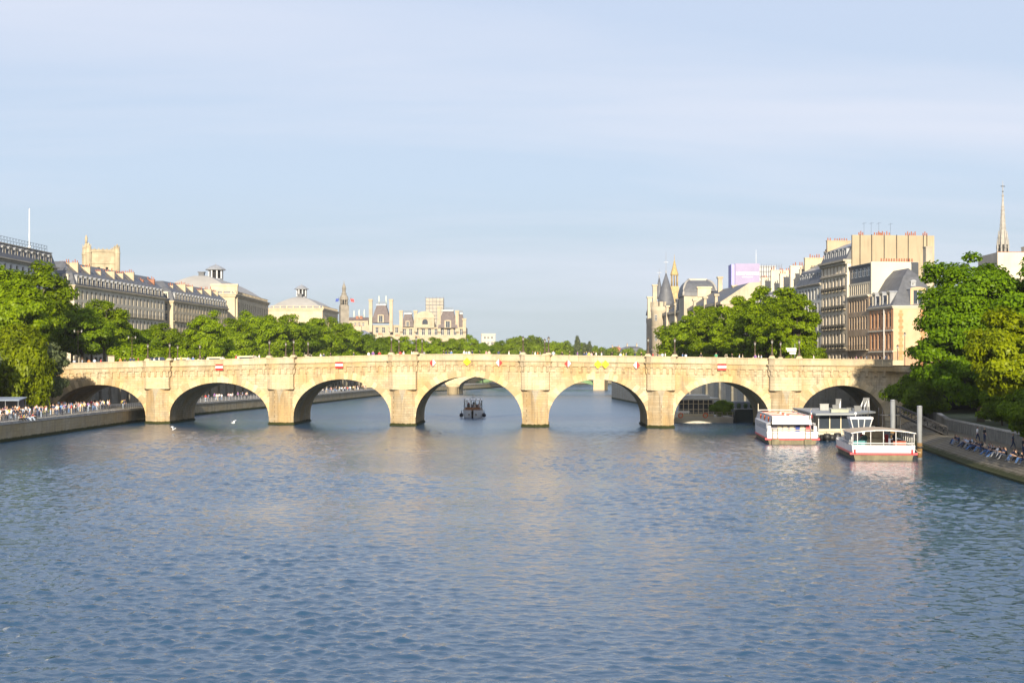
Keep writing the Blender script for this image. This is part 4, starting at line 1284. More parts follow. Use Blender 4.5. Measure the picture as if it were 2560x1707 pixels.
# filler blocks along the street, mostly behind the trees
for i, (px0, Y0, px1, Y1, hh, lab) in enumerate([(575, 548, 640, 590, 17.5, 'low pale block hidden by trees below the big theatre'), (885, 640, 985, 700, 13, 'long zinc-roofed building behind the trees below the lantern tower'), (990, 712, 1130, 790, 10, 'long low blue-grey roofed building below the city hall')]):
    p0, p1 = (xat(px0, Y0) - 8, Y0), (xat(px1, Y1) - 8, Y1)
    L = math.dist(p0, p1)
    e = building('street_block', lab, (*p0, ZS), math.atan2(p1[1] - p0[1], p1[0] - p0[0]), L, 16, hh, [R_(2, 2.4, 1.3), R_(hh - 7.4, 2.2, 1.3), R_(hh - 3.4, 2.2, 1.3)], max(8, int(L / 3.2)), LIME2 if i != 2 else LIME3)
    cornice(e, L, 16, hh + .1, LIME, .5, .5)
    mansard(e, L, 16, hh + .1, 3.0, 1.4, 2.2, ZINC, ZINC, (0, 0))
    n = max(6, int(L / 3.2))
    for k in range(n): link('dormer', dormer_mesh(1.6, 2.0, 1.4, ZINCW, ZINC, 'flat'), e, (L * (k + .5) / n - .8, .25, hh + .25))
    for k in range(3): chimney(e, L * (k + .5) / 3.2, 3, 6.5, hh + 3, hh + 6.6)

# ---------- two theatres with broad hipped roofs and lanterns
def theatre(label, cx, cy, L, D, eave, ridge, ang, lantern_r, wall, gable=True, lant=.5):
    e = empty('theatre', (cx, cy, ZS), ang, label, 'theatre')
    b = MB(); hol = []
    n = 15
    for k in range(n):
        u = 6 + (L - 9) * (k + .5) / n; hol.append((u - .7, u + .7, eave - 6.2, eave - 2.6))
    wall_panel(b, (0, 0, 0), (1, 0, 0), (0, 1, 0), L, 0, eave, hol, .6)
    wall_panel(b, (0, D, 0), (0, -1, 0), (1, 0, 0), D, 0, eave, [], .3)
    wall_panel(b, (L, 0, 0), (0, 1, 0), (-1, 0, 0), D, 0, eave, [], .3)
    b.face([(L, D, 0), (0, D, 0), (0, D, eave), (L, D, eave)])
    link('wall', b.mesh('wall', wall), e)
    for u0, u1, za, zb in hol:
        link('window', window_mesh(1.4, 3.6, 'plain'), e, (u0, .5, za))
    cornice(e, L, D, eave + .2, wall, .8, 1.0)
    b = MB()
    for k in range(int(L / 3)): b.box(1 + k * 3.0, 1.5 + k * 3.0, -.3, .2, eave + .2, eave + 1.2)
    for k in range(int(D / 3)): b.box(-.3, .2, 1 + k * 3.0, 1.5 + k * 3.0, eave + .2, eave + 1.2)
    b.box(.5, L - .5, -.2, .1, eave + 1.2, eave + 1.35); b.box(-.2, .1, .5, D - .5, eave + 1.2, eave + 1.35)
    tag(link('roof_balustrade', b.mesh('roof_balustrade', wall), e), kind='stuff')
    # hipped roof with a curved profile
    b = MB(); prev = None; steps = 7
    for i in range(steps + 1):
        t = i / steps
        ins = t * (D / 2 - lantern_r * .8); z = eave + .3 + (ridge - eave) * (.55 * t + .45 * math.sin(t * math.pi / 2))
        insx = t * (D * .40)
        r = [(insx, ins), (L - insx, ins), (L - insx, D - ins), (insx, D - ins)]
        if prev:
            for k in range(4):
                k2 = (k + 1) % 4
                b.face([(*prev[0][k], prev[1]), (*prev[0][k2], prev[1]), (*r[k2], z), (*r[k], z)])
        prev = (r, z)
    b.face([(*p, prev[1]) for p in prev[0]])
    link('roof', b.mesh('roof', ZINCW), e)
    lx, ly, z = lant * L, D / 2, ridge
    b = MB(); r = lantern_r
    b.lathe([(r * .95, z - .6), (r * .95, z + .9)], 8, lx, ly, smooth=False)
    for k in range(8):
        a = k * math.pi / 4 + .39
        b.box(lx + r * .85 * math.cos(a) - .28, lx + r * .85 * math.cos(a) + .28, ly + r * .85 * math.sin(a) - .28, ly + r * .85 * math.sin(a) + .28, z + .9, z + 4.2)
    b.lathe([(r * .6, z + .9), (r * .6, z + 4.2)], 8, lx, ly, 1, smooth=False)
    b.lathe([(r * 1.28, z + 4.2), (r * 1.3, z + 4.5), (r * .7, z + 5.6), (r * .3, z + 6.1), (.15, z + 6.4), (0, z + 7.0)], 8, lx, ly, 0, smooth=False)
    link('lantern', b.mesh('lantern', [ZINC, DARKIN]), e)
    b = MB(); b.box(D * .45, D * .45 + 2.0, D / 2 - 1.0, D / 2 + 1.0, ridge - 3, ridge + 1.6)
    b.box(D * .45 - .3, D * .45 + 2.3, D / 2 - 1.3, D / 2 + 1.3, ridge + 1.6, ridge + 1.9); link('roof_vent', b.mesh('roof_vent', SLATE), e)
    if gable:
        g_ = MB(); g_.box(2.0, 3.0, -.6, 9.0, 0, eave + 3.2); g_.box(1.8, 3.2, -.8, 9.2, eave + 3.2, eave + 3.9)
        link('end_gable', g_.mesh('end_gable', LIME), e)
        b = MB(); b.lathe([(1.15, 0), (1.15, .3), (.9, .32)], 14); o = link('round_window', b.mesh('round_window', GLASS), e, (1.98, 4.4, eave - 1.5)); o.rotation_euler = (0, -HP, 0)
    return e
theatre('big theatre with broad grey hipped roof and square lantern above the mansard block', xat(587, 556), 556, 74, 30, 27.6, 34.8, HP - .005, 3.1, LIME, True, .55)
theatre('low domed theatre roof with round lantern left of the slender lantern tower', xat(806, 700), 700, 46, 25, 28.2, 33.6, HP - .04, 2.6, LIME, False, .36)

# ---------- old gothic tower far left
def gothic_tower(px0, px1, Y, ztop):
    xc = (xat(px0, Y) + xat(px1, Y)) / 2; w = (xat(px1, Y) - xat(px0, Y)) / 2 * .86
    e = empty('gothic_tower', (xc, Y, ZS), .35, 'square gothic stone tower with corner pinnacles above the mansard roofs', 'tower')
    TW = simple('gothic_limestone', (0.396, 0.330, 0.224), .9, .3, .35, bump=.5, streak=.35)
    h = ztop - ZS
    b = MB(); hol = [(w - 2.4, w - 1.2, h - 17, h - 8), (w + 1.2, w + 2.4, h - 17, h - 8)]
    for P0, U, N_ in (((-w, -w, 0), (1, 0, 0), (0, 1, 0)), ((w, -w, 0), (0, 1, 0), (-1, 0, 0)), ((w, w, 0), (-1, 0, 0), (0, -1, 0)), ((-w, w, 0), (0, -1, 0), (1, 0, 0))):
        wall_panel(b, P0, U, N_, 2 * w, 0, h, hol, .7)
    b.face([(-w, -w, h - .8), (w, -w, h - .8), (w, w, h - .8), (-w, w, h - .8)])
    link('wall', b.mesh('wall', TW), e)
    for a in (0, HP, math.pi, -HP):
        for u in (-2.4, 1.2):
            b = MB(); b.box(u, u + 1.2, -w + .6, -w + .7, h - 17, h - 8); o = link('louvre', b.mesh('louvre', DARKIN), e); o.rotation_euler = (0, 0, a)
    b = MB()
    for z in (h - 19, h - 6.5, h - 1.2): b.box(-w - .35, w + .35, -w - .35, w + .35, z, z + .5)
    for k in range(7):
        t = -w + 2 * w * (k + .5) / 7
        for s in (-1, 1): b.box(t - .22, t + .22, s * (w + .1) - .15, s * (w + .1) + .15, h - .7, h + .5); b.box(s * (w + .1) - .15, s * (w + .1) + .15, t - .22, t + .22, h - .7, h + .5)
    link('parapet', b.mesh('parapet', TW), e)
    for sx, sy, hh in ((-1, -1, 3.0), (1, -1, 2.6), (1, 1, 2.6), (-1, 1, 4.2)):
        b = MB(); r = 1.3 if hh < 4 else 1.9
        b.lathe([(r, 0), (r, h - 2), (r * 1.15, h - 1.6), (r, h - 1.2), (r * .9, h + hh * .25), (r * 1.0, h + hh * .28), (r * .55, h + hh * .55), (r * .35, h + hh * .8), (0, h + hh)], 8, sx * w, sy * w, smooth=False)
        for k in range(4):
            a = k * HP
            for z in (.35, .5, .65): b.box(sx * w + r * .8 * math.cos(a) - .12, sx * w + r * .8 * math.cos(a) + .12, sy * w + r * .8 * math.sin(a) - .12, sy * w + r * .8 * math.sin(a) + .12, h + hh * z - .3, h + hh * z + .3)
        link('corner_turret', b.mesh('corner_turret', TW), e)
    b = MB(); b.lathe([(.6, h + 3.6), (.55, h + 5.0), (.7, h + 5.8), (.35, h + 6.6), (.35, h + 7.0), (0, h + 7.4)], 7, -w, w); link('statue', b.mesh('statue', TW), e)
gothic_tower(214, 294, 700, zat(626, 700))

# ---------- slender lantern tower and city hall
Y = 800; x = xat(860, Y)
e = empty('lantern_tower', (x, Y, ZS), .3, 'slender grey stone lantern tower with stacked domes and flags', 'tower')
TG = simple('grey_tower_stone', (0.240, 0.216, 0.180), .85, .25, .4)
b = MB(); b.prism([(-2.2, -2.2), (2.2, -2.2), (2.2, 2.2), (-2.2, 2.2)], 0, zat(765, Y) - ZS); link('shaft', b.mesh('shaft', TG), e)
z0 = zat(765, Y) - ZS
b = MB()
b.lathe([(2.5, z0), (2.5, z0 + 0.54), (2.1, z0 + 0.68)], 8, smooth=False)
for k in range(8):
    a = k * math.pi / 4
    b.lathe([(.32, z0 + 0.68), (.28, z0 + 3.13)], 6, 1.8 * math.cos(a), 1.8 * math.sin(a))
b.lathe([(.8, z0 + 0.68), (.8, z0 + 3.13)], 8, m=1)
b.lathe([(2.4, z0 + 3.13), (2.3, z0 + 3.54), (2.2, z0 + 4.49), (1.6, z0 + 5.58), (1.2, z0 + 5.98), (1.4, z0 + 6.39), (1.3, z0 + 6.73), (.95, z0 + 6.94), (.95, z0 + 8.98), (1.25, z0 + 9.11), (1.0, z0 + 9.52), (.75, z0 + 10.61), (.35, z0 + 11.29), (.12, z0 + 12.51), (0, z0 + 13.60)], 8, smooth=False)
link('lantern', b.mesh('lantern', [TG, DARKIN]), e)
FLAG = simple('blue_cloth', (.05, .08, .3), .8); FLAGR = simple('red_cloth', (.55, .06, .06), .8)
for s, nm in ((-1, FLAG), (1, FLAGR)):
    b = MB(); b.bar((s * 2.0, -1.5, z0 + 1.6), (s * 3.4, -2.2, z0 + 4.6), .1, 1)
    pts = [(s * 3.0, -2.0, z0 + 3.8), (s * 3.3, -2.15, z0 + 2.2), (s * 5.0, -2.4, z0 + 2.0), (s * 4.7, -2.2, z0 + 3.6)]
    b.face(pts, 0); b.face([(a, c + .03, d) for a, c, d in pts[::-1]], 0)
    link('flag', b.mesh('flag', [nm, IRON]), e)

CH = simple('city_hall_stone', (0.408, 0.340, 0.245), .9, .18, .3, streak=.2)
Y = 880
hall = empty('city_hall', (xat(1040, Y), Y, ZS), .0, 'cream renaissance city hall with steep brown pavilion roofs and tall chimneys', 'city hall')
def hx(px): return xat(px, Y) - hall.location.x
def hz(py): return zat(py, Y) - ZS
def hall_box(nm, pa, pb, pt, pbm, y0, y1, mat, holes=()):
    b = MB(); x0, x1 = hx(pa), hx(pb)
    wall_panel(b, (x0, y0, 0), (1, 0, 0), (0, 1, 0), x1 - x0, hz(pbm), hz(pt), [(u0 * (x1 - x0), u1 * (x1 - x0), hz(za), hz(zb)) for u0, u1, za, zb in holes], .8)
    b.face([(x0, y1, hz(pbm)), (x0, y0, hz(pbm)), (x0, y0, hz(pt)), (x0, y1, hz(pt))]); b.face([(x1, y0, hz(pbm)), (x1, y1, hz(pbm)), (x1, y1, hz(pt)), (x1, y0, hz(pt))])
    b.face([(x0, y0, hz(pt)), (x1, y0, hz(pt)), (x1, y1, hz(pt)), (x0, y1, hz(pt))])
    link(nm, b.mesh(nm, mat), hall)
    for u0, u1, za, zb in holes:
        link('window', window_mesh((u1 - u0) * (x1 - x0), hz(zb) - hz(za), 'plain'), hall, (x0 + u0 * (x1 - x0), y0 + .7, hz(za)))
hall_box('main_wall', 1000, 1165, 818, 940, 0, 30, CH, [(.04 + .096 * k, .04 + .096 * k + .05, 838, 822) for k in range(10)])
hall_box('main_wall', 915, 1002, 812, 940, 4, 30, CH, [(.06 + .19 * k, .06 + .19 * k + .09, 832, 818) for k in range(5)])
hall_box('wing_wall', 868, 918, 800, 940, 6, 26, CH, [(.1 + .2 * k, .1 + .2 * k + .1, 815, 806) for k in range(4)])
b = MB(); b.prism([(hx(866), 5.5), (hx(920), 5.5), (hx(920), 26.5), (hx(866), 26.5)], hz(800), hz(792), poly1=[(hx(870), 8), (hx(916), 8), (hx(916), 24), (hx(870), 24)]); link('wing_roof', b.mesh('wing_roof', SLATEB), hall)
for px in (890, 900): 
    b = MB(); b.box(hx(px) - .8, hx(px) + .8, 6.5, 7.6, hz(800), hz(789)); link('chimney', b.mesh('chimney', BRICK), hall)
def pav_roof(pa, pb, pbase, ptop, frac, y0, y1, dormer=True):
    x0, x1 = hx(pa), hx(pb); zb, zt = hz(pbase), hz(ptop)
    b = MB(); dx = (x1 - x0) * (1 - frac) / 2; dy = (y1 - y0) * (1 - frac) / 2; prev = None
    for i in range(5):
        t = i / 4; f = t ** 1.25
        r = [(x0 + dx * f, y0 + dy * f), (x1 - dx * f, y0 + dy * f), (x1 - dx * f, y1 - dy * f), (x0 + dx * f, y1 - dy * f)]; z = zb + (zt - zb) * t
        if prev:
            for k in range(4):
                k2 = (k + 1) % 4; b.face([(*prev[0][k], prev[1]), (*prev[0][k2], prev[1]), (*r[k2], z), (*r[k], z)])
        prev = (r, z)
    b.face([(*p, prev[1]) for p in prev[0]])
    link('pavilion_roof', b.mesh('pavilion_roof', SLATEB), hall)
    b = MB(); r = prev[0]; b.box(r[0][0] - .3, r[1][0] + .3, r[0][1] - .3, r[2][1] + .3, zt - .1, zt + .6)
    for k in range(9): xx = r[0][0] + (r[1][0] - r[0][0]) * k / 8; b.bar((xx, r[0][1], zt + .6), (xx, r[0][1], zt + 2.0), .16)
    b.bar((r[0][0], r[0][1], zt + 1.7), (r[1][0], r[0][1], zt + 1.7), .12)
    link('roof_cresting', b.mesh('roof_cresting', ZINC), hall)
    if dormer:
        w = (x1 - x0) * .34; xc = (x0 + x1) / 2
        link('dormer', dormer_mesh(round(w, 1), round((zt - zb) * .42, 1), 4.0, CH, SLATEB), hall, (xc - w / 2, y0 - .8, zb))
pav_roof(928, 974, 806, 762, .5, 3, 15)
pav_roof(1004, 1035, 817, 785, .55, -1, 9)
pav_roof(1095, 1145, 820, 777, .5, -2, 13)
pav_roof(1137, 1163, 824, 784, .4, 2, 12, False)
for px, pt in ((927, 752), (978, 752), (1003, 780), (1039, 780), (1098, 770), (1143, 780), (1161, 800)):
    x0 = hx(px); b = MB(); b.box(x0 - .95, x0 + .95, -1.5, .6, hz(830), hz(pt)); b.box(x0 - 1.2, x0 + 1.2, -1.75, .85, hz(pt), hz(pt) + .9); link('chimney', b.mesh('chimney', CH), hall)
# arched central gable
b = MB(); x0, x1 = hx(1040), hx(1086); zb, zt = hz(820), hz(792); pr = [(x0, zb), (x1, zb), (x1, zt)]
for k in range(9):
    a = math.pi * k / 8; pr.append(((x0 + x1) / 2 + (x1 - x0) / 2 * math.cos(a), zt + (hz(778) - zt) * math.sin(a)))
b.face([(x, -1.4, z) for x, z in pr])
for (xa, za), (xb, zb2) in zip(pr, pr[1:] + pr[:1]): b.face([(xa, -1.4, za), (xa, 3, za), (xb, 3, zb2), (xb, -1.4, zb2)])
link('central_gable', b.mesh('central_gable', CH, fix=True), hall)
b = MB(); xc = hx(1063); pr = [(xc - 1.6, hz(811)), (xc + 1.6, hz(811))] + [(xc + 1.6 * math.cos(math.pi * k / 8), hz(805) + 1.6 * math.sin(math.pi * k / 8)) for k in range(9)]
b.face([(x, -1.46, z) for x, z in pr]); link('arched_window', b.mesh('arched_window', GLASS), hall)
b = MB()
for px in (1044, 1053, 1073, 1082): b.box(hx(px) - .5, hx(px) + .5, -1.9, -1.42, hz(820), hz(796))
b.box(hx(1039), hx(1087), -2.0, -1.42, hz(796), hz(793)); link('pilaster', b.mesh('pilaster', CH), hall)
# statues on the ridge
for px, py in ((944, 745), (962, 745), (881, 782), (894, 780), (907, 780)):
    b = MB(); x0 = hx(px); z = hz(py) - 0.2
    b.lathe([(.5, hz(py + 16) if py < 760 else hz(py + 14)), (.3, z - 1.5), (.55, z - .4), (.5, z + .6), (.3, z + 1.2), (.3, z + 1.8), (0, z + 2.1)], 6, x0, 9)
    link('statue', b.mesh('statue', simple('verdigris_%d' % px, (.50, .56, .50), .7)), hall)
# scaffolded bell tower behind
b = MB(); x0, x1 = hx(1060), hx(1105); b.box(x0, x1, 18, 28, hz(830), hz(742)); 
link('scaffold_sheet', b.mesh('scaffold_sheet', simple('scaffold_sheeting', (0.352, 0.320, 0.272), .9, .14, .3)), hall)
b = MB()
for k in range(6): 
    xx = x0 + (x1 - x0) * k / 5; b.bar((xx, 17.8, hz(830)), (xx, 17.8, hz(738)), .2)
for k in range(11):
    zz = hz(830) + (hz(741) - hz(830)) * k / 10; b.bar((x0 - .4, 17.7, zz), (x1 + .4, 17.7, zz), .16)
link('scaffold_frame', b.mesh('scaffold_frame', RAILM), hall)

# ---------- far low city fabric at the bend
for i, (pa, pb, pt, Y, m_, rf_, lab) in enumerate([(1204, 1238, 836, 1050, LIME2, ZINC, 'small white box building beyond the far trees'), (1296, 1342, 866, 960, LIME, SLATEB, 'cream far building with brown roof between the bridge lamps'), (1520, 1562, 884, 1300, LIME2, POT, 'far red-roofed house above the distant trees'), (1552, 1612, 880, 1260, LIME2, SLATE, 'far grey-roofed houses beside the round palace tower')]):
    x0, x1 = xat(pa, Y), xat(pb, Y); hh = zat(pt, Y) - ZS; L = x1 - x0
    e = building('distant_building', lab, (x0, Y, ZS), .03, L, 14, hh, [R_(hh - 3.2, 2, 1.6), R_(hh - 7, 2, 1.6)], max(3, int(L / 4.2)), m_)
    if i: mansard(e, L, 14, hh, 3.2 if i != 2 else 4.4, 1.6, 1.6, rf_, rf_, (1, 1))
    else:
        b = MB(); b.box(-.3, L + .3, -.3, 14.3, hh, hh + .6); link('roof', b.mesh('roof', LIME2), e)
    if i > 1:
        for k in range(2): chimney(e, L * (.3 + .4 * k), 5, 8, hh + 2, hh + 6.5)
# ================================================================== island houses beyond the bridge, palace, spire
FD = Vector((27.7, -244)).normalized(); FANG = math.atan2(FD.y, FD.x)
FC = Vector((75.7, 305.0))                       # near street corner of the brick house
def fpos(s): return FC - FD * s                   # distance along the street line, away from the camera
BRST = ashlar('brick_and_stone', (0.46, 0.23, 0.12), (0.50, 0.27, 0.13), (0.30, 0.17, 0.10), .5, .16, .4, algae=False, joint=.02)
# --- brick corner house
L1, D1, H1 = 14.0, 10.2, 13.0
p = fpos(L1)
rw = [R_(.4, 3.0, 1.5), R_(4.6, 2.9, 1.15, style='plain'), R_(8.9, 2.9, 1.15)]
e = building('brick_house', 'brick and stone corner house with slate roof and white-framed windows at the bridge end', (p.x, p.y, ZS), FANG, L1, D1, H1, rw, 6, simple('pinkish_brick_front', (0.42, 0.27, 0.17), .9, .2, .6, streak=.35), .9, ends=(None, (2, [R_(4.4, 3.1, 1.45), R_(8.7, 3.2, 1.45)])))
cornice(e, L1, D1, H1 + .1, LIME2, .45, .5)
def quoin(e, x, y, w, d, z0, z1, mat):
    z = z0; k = 0
    while z < z1 - .3:
        ww = w if k % 2 else w * .62
        b = MB(); b.box(x[0] if x[1] > 0 else x[0] - ww, x[0] + ww if x[1] > 0 else x[0], y[0] if y[1] > 0 else y[0] - d, y[0] + d if y[1] > 0 else y[0], z, z + .58)
        link('quoin_stone', b.mesh('quoin_stone', mat), e); z += .62; k += 1
BRK2 = simple('orange_brick_patch', (0.52, 0.24, 0.11), .9, .18, 1.2, objvar=.1)
STN2 = simple('warm_dressed_stone', (0.496, 0.360, 0.224), .9, .15, .6)
b = MB(); b.box(L1 + .004, L1 + .05, .02, D1, 4.0, H1 - .3); link('end_wall_facing', b.mesh('end_wall_facing', STN2), e)
for yy in (1.55, 6.05):      # vertical chains of toothed brick between stone
    z = .5; k = 0
    while z < H1 - 1.0:
        ww = 1.0 if k % 2 else .6
        b = MB(); b.box(L1 + .05, L1 + .075, yy - ww / 2, yy + ww / 2, z, z + .58); link('brick_chain', b.mesh('brick_chain', BRK2), e); z += .62; k += 1
for c in range(7):           # brick chains between the street windows
    xx = .9 + (L1 - 1.8) / 6 * c
    b = MB(); b.box(xx - .28, xx + .28, -.03, -.004, 4.0, H1 - .5); link('brick_chain', b.mesh('brick_chain', BRK2), e)
for z in (3.9, 8.1):
    b = MB(); b.box(-.03, L1 + .12, -.2, -.031, z, z + .32); link('string_course', b.mesh('string_course', LIME2), e)
mansard(e, L1, D1, H1 + .1, 6.0, 3.4, 1.8, SLATE, SLATE, (0, 1))
for k in range(3): link('dormer', dormer_mesh(1.9, 2.7, 2.4, LIME2, ZINC), e, (2.0 + 4.2 * k, -.05, H1 + .12))
link('dormer', dormer_mesh(3.1, 3.3, 3.0, STN2, ZINC), e, (L1 + .12, 3.5, H1 + .12), HP)
link('dormer', dormer_mesh(1.0, .9, 1.5, ZINC, ZINC), e, (L1 - 2.2, 4.5, H1 + 4.1), HP)
chimney(e, 10.0, 8.0, 9.4, H1, H1 + 12.0, LIME3, 1.6, False)
b = MB(); b.lathe([(.09, 0), (.09, 12.6)], 8, 9.4, -.22); link('drainpipe', b.mesh('drainpipe', WFRAME), e)
# --- narrow house with dark glazed attic
p = fpos(27.6); L2, D2, H2 = 13.5, 10.5, 15.9
rw = [R_(.4, 2.8, 1.5), R_(4.6, 2.9, 1.1, bal='full'), R_(8.9, 2.7, 1.1), R_(12.6, 2.5, 1.1)]
e = building('narrow_house', 'narrow stone house with dark boxy attic between the tall house and the brick house', (p.x, p.y, ZS), FANG, L2, D2, H2, rw, 7, simple('dull_brick_stone', (0.40, 0.30, 0.21), .9, .2, .6, streak=.3), .8)
b = MB(); b.box(-.02, L2, -.06, -.004, 12.0, 15.8)
cornice(e, L2, D2, H2 + .1, LIME2, .35, .4, False)
b = MB(); wall_panel(b, (0, .3, 0), (1, 0, 0), (0, 1, 0), L2, H2 + .1, H2 + 2.9, [(.5 + 1.28 * k, .5 + 1.28 * k + .8, H2 + .4, H2 + 2.5) for k in range(10)], .2)
b.face([(0, .3, H2 + 2.9), (L2, .3, H2 + 2.9), (L2, D2, H2 + 2.9), (0, D2, H2 + 2.9)]); link('upper_storey', b.mesh('upper_storey', LIME2), e)
for k in range(10): link('window', window_mesh(.8, 2.1, 'plain'), e, (.5 + 1.28 * k, .45, H2 + .4))
ATT = simple('dark_slate_cladding', (.06, .07, .09), .5, .2, .8)
b = MB(); hol = [(.7 + 2.5 * k, .7 + 2.5 * k + 1.9, H2 + 4.1, H2 + 5.9) for k in range(5)]
wall_panel(b, (0, .5, 0), (1, 0, 0), (0, 1, 0), L2, H2 + 2.9, H2 + 6.4, hol, .15)
b.box(-.1, L2 + .05, .2, D2, H2 + 6.4, H2 + 6.7); link('attic', b.mesh('attic', ATT), e)
for h_ in hol: link('window', window_mesh(1.9, 1.8, 'plain'), e, (h_[0], .6, h_[2]))
b = MB(); b.box(L2 + .01, L2 + .5, .35, D2, 0, H2 + 6.9); link('party_wall', b.mesh('party_wall', simple('white_party_wall', (0.492, 0.459, 0.385), .95, .08, .2)), e)
p_ = MB()
for k in range(13):
    p_.lathe([(.16, H2 + 6.9), (.13, H2 + 7.6)], 6, L2 + .25, 2.6 + k * .55, smooth=False)
tag(link('chimney_pot_row', p_.mesh('chimney_pot_row', POT), e), kind='stuff')
# --- tall stone house with many french windows
p = fpos(45.6); L3, D3, H3 = 17.9, 19.0, 24.0
rw = [R_(.6, 3.2, 1.25), R_(5.2, 3.1, 1.12, bal='each'), R_(9.4, 3.1, 1.12, bal='each'), R_(13.6, 3.0, 1.12, bal='each'), R_(17.7, 2.9, 1.12, bal='each'), R_(21.5, 1.7, .75)]
e = building('tall_house', 'tall grey-beige stone house with rows of french windows and a blank party wall', (p.x, p.y, ZS), FANG, L3, D3, H3, rw, 7, simple('rosy_limestone', (0.62, 0.54, 0.43), .9, .14, .35, streak=.15), .5)
for z in (4.6, 21.0):
    b = MB(); b.box(-.05, L3 + .05, -.35, -.004, z, z + .35); link('string_course', b.mesh('string_course', LIME3), e)
cornice(e, L3, D3, H3 + .3, LIME3, .9, 1.0, False)
mansard(e, L3, D3, H3 + .3, 2.9, 1.2, 1.6, SLATE, ZINC, (0, 0))
for k in range(6): link('dormer', dormer_mesh(1.9, 2.3, 1.6, ZINC, ZINC, 'flat'), e, (1.0 + 2.75 * k, .25, H3 + .5))
PW = simple('tan_party_wall', (0.361, 0.295, 0.201), .95, .14, .15, bump=.1, streak=.3)
b = MB(); b.box(L3 + .01, L3 + .7, .9, D3 + .3, 0, 29.5); pwall = link('party_wall', b.mesh('party_wall', PW), e)
for k, yy in enumerate((2.6, 5.2, 8.0, 10.8, 13.4, 16.8, 17.6)):
    b = MB(); b.tube([(L3 + .78, yy, 20), (L3 + .78, yy, 29.6)], .09, 6); link('flue_pipe', b.mesh('flue_pipe', IRON), e)
for seg in ((2.5, 4.0), (6.5, 8.5), (13.0, 15.6), (16.9, 18.2)):
    p_ = MB(); n = int((seg[1] - seg[0]) / .42)
    for k in range(n): p_.lathe([(.15, 29.5), (.12, 30.1 + .3 * (k % 2))], 6, L3 + .35, seg[0] + .42 * k, smooth=False)
    tag(link('chimney_pot_row', p_.mesh('chimney_pot_row', POT), e), kind='stuff')
chimney(e, .8, 1.0, 6.5, H3 + 2, H3 + 5.6, PW, .8)
chimney(e, 9.0, 9.0, 13, H3 + 2, H3 + 6.2, PW, .8)
def aerial(x, y, z, lab):
    a = empty('television_aerial', (x, y, z), .3, lab, 'aerial', 'rooftop aerials')
    b = MB(); b.tube([(0, 0, -.3), (0, 0, 2.6)], .022, 5); link('mast', b.mesh('mast', IRON), a)
    b = MB(); b.tube([(-.5, 0, 2.3), (.5, 0, 2.5)], .02, 4)
    for k in range(5): b.tube([(-.44 + .22 * k, -.3, 2.31 + .045 * k), (-.44 + .22 * k, .3, 2.31 + .045 * k)], .014, 4)
    link('antenna', b.mesh('antenna', IRON), a)
for px, py in ((2160, 586), (2178, 586), (2197, 586), (2226, 588)):
    Yw = 333.5; aerial(xat(px, Yw), Yw, zat(py, Yw), 'thin rooftop aerial above the blank party wall')
# --- grey house with blue slate roof, and two more hidden behind the trees
p = fpos(64.0); L4 = 18.2
rw = [R_(.6, 3.2, 1.3), R_(5.2, 2.8, 1.2, bal='full'), R_(9.2, 2.8, 1.2), R_(13.0, 2.7, 1.2, bal='full'), R_(16.6, 2.5, 1.2)]
e = building('grey_house', 'pale grey house with glazed blue-slate roof behind the island trees', (p.x, p.y, ZS), FANG, L4, 15, 20.0, rw, 7, simple('pale_grey_stucco', (.50, .49, .46), .9, .12, .4, streak=.2), .7)
cornice(e, L4, 15, 20.2, LIME3, .5, .5, False)
mansard(e, L4, 15, 20.2, 3.4, 1.0, 2.2, SLATE, ZINC, (0, 0))
for k in range(6): link('dormer', dormer_mesh(1.9, 2.4, 1.4, ZINC, ZINC, 'flat'), e, (.9 + 2.8 * k, .3, 20.4))
chimney(e, 17.6, 1.0, 5.5, 20, 27.2, LIME3, 1.0); chimney(e, .8, 1.5, 6.5, 20, 27.0, PLASTER, .8)
p = fpos(104); L5 = 39.5
rw = [R_(.6, 3.2, 1.3), R_(5.2, 2.8, 1.2), R_(9.2, 2.8, 1.2), R_(13.0, 2.5, 1.2)]
e = building('cream_house_row', 'long cream house row with high chimneys mostly hidden behind the island trees', (p.x, p.y, ZS), FANG, L5, 14, 16.5, rw, 14, LIME2, .7)
cornice(e, L5, 14, 16.7, LIME2, .5, .5, False)
mansard(e, L5, 14, 16.7, 3.4, 1.0, 2.6, SLATE, ZINC, (0, 0))
for k in range(11): link('dormer', dormer_mesh(1.5, 2.3, 1.4, LIME2, ZINC), e, (1.2 + 3.4 * k, .1, 16.9))
for k, x in enumerate((3, 12, 20, 29, 37)): chimney(e, x, 1.5, 6.5, 18, 24.5 + (k % 2) * 1.4, LIME2, .9)
# --- cream house far right behind the chestnut
Y = 335; x0 = xat(2494, Y)
e = building('cream_house', 'cream house end wall with terracotta pots beside the church spire', (x0, Y, ZS), 0, 16, 14, 26.0, [R_(8, 2.6, 1.2), R_(13, 2.6, 1.2)], 3, LIME2)
b = MB(); b.prism([(-.05, -.05), (6.5, -.05), (6.5, .5), (-.05, .5)], 26, [26.1, 26.1, 26.1, 26.1]); link('wall_coping', b.mesh('wall_coping', POT), e)
chimney(e, 8.2, .2, 3.8, 26, 27.2, LIME2, 3.6); chimney(e, 13, .4, 5, 26, 28.0, LIME2, 1.0)

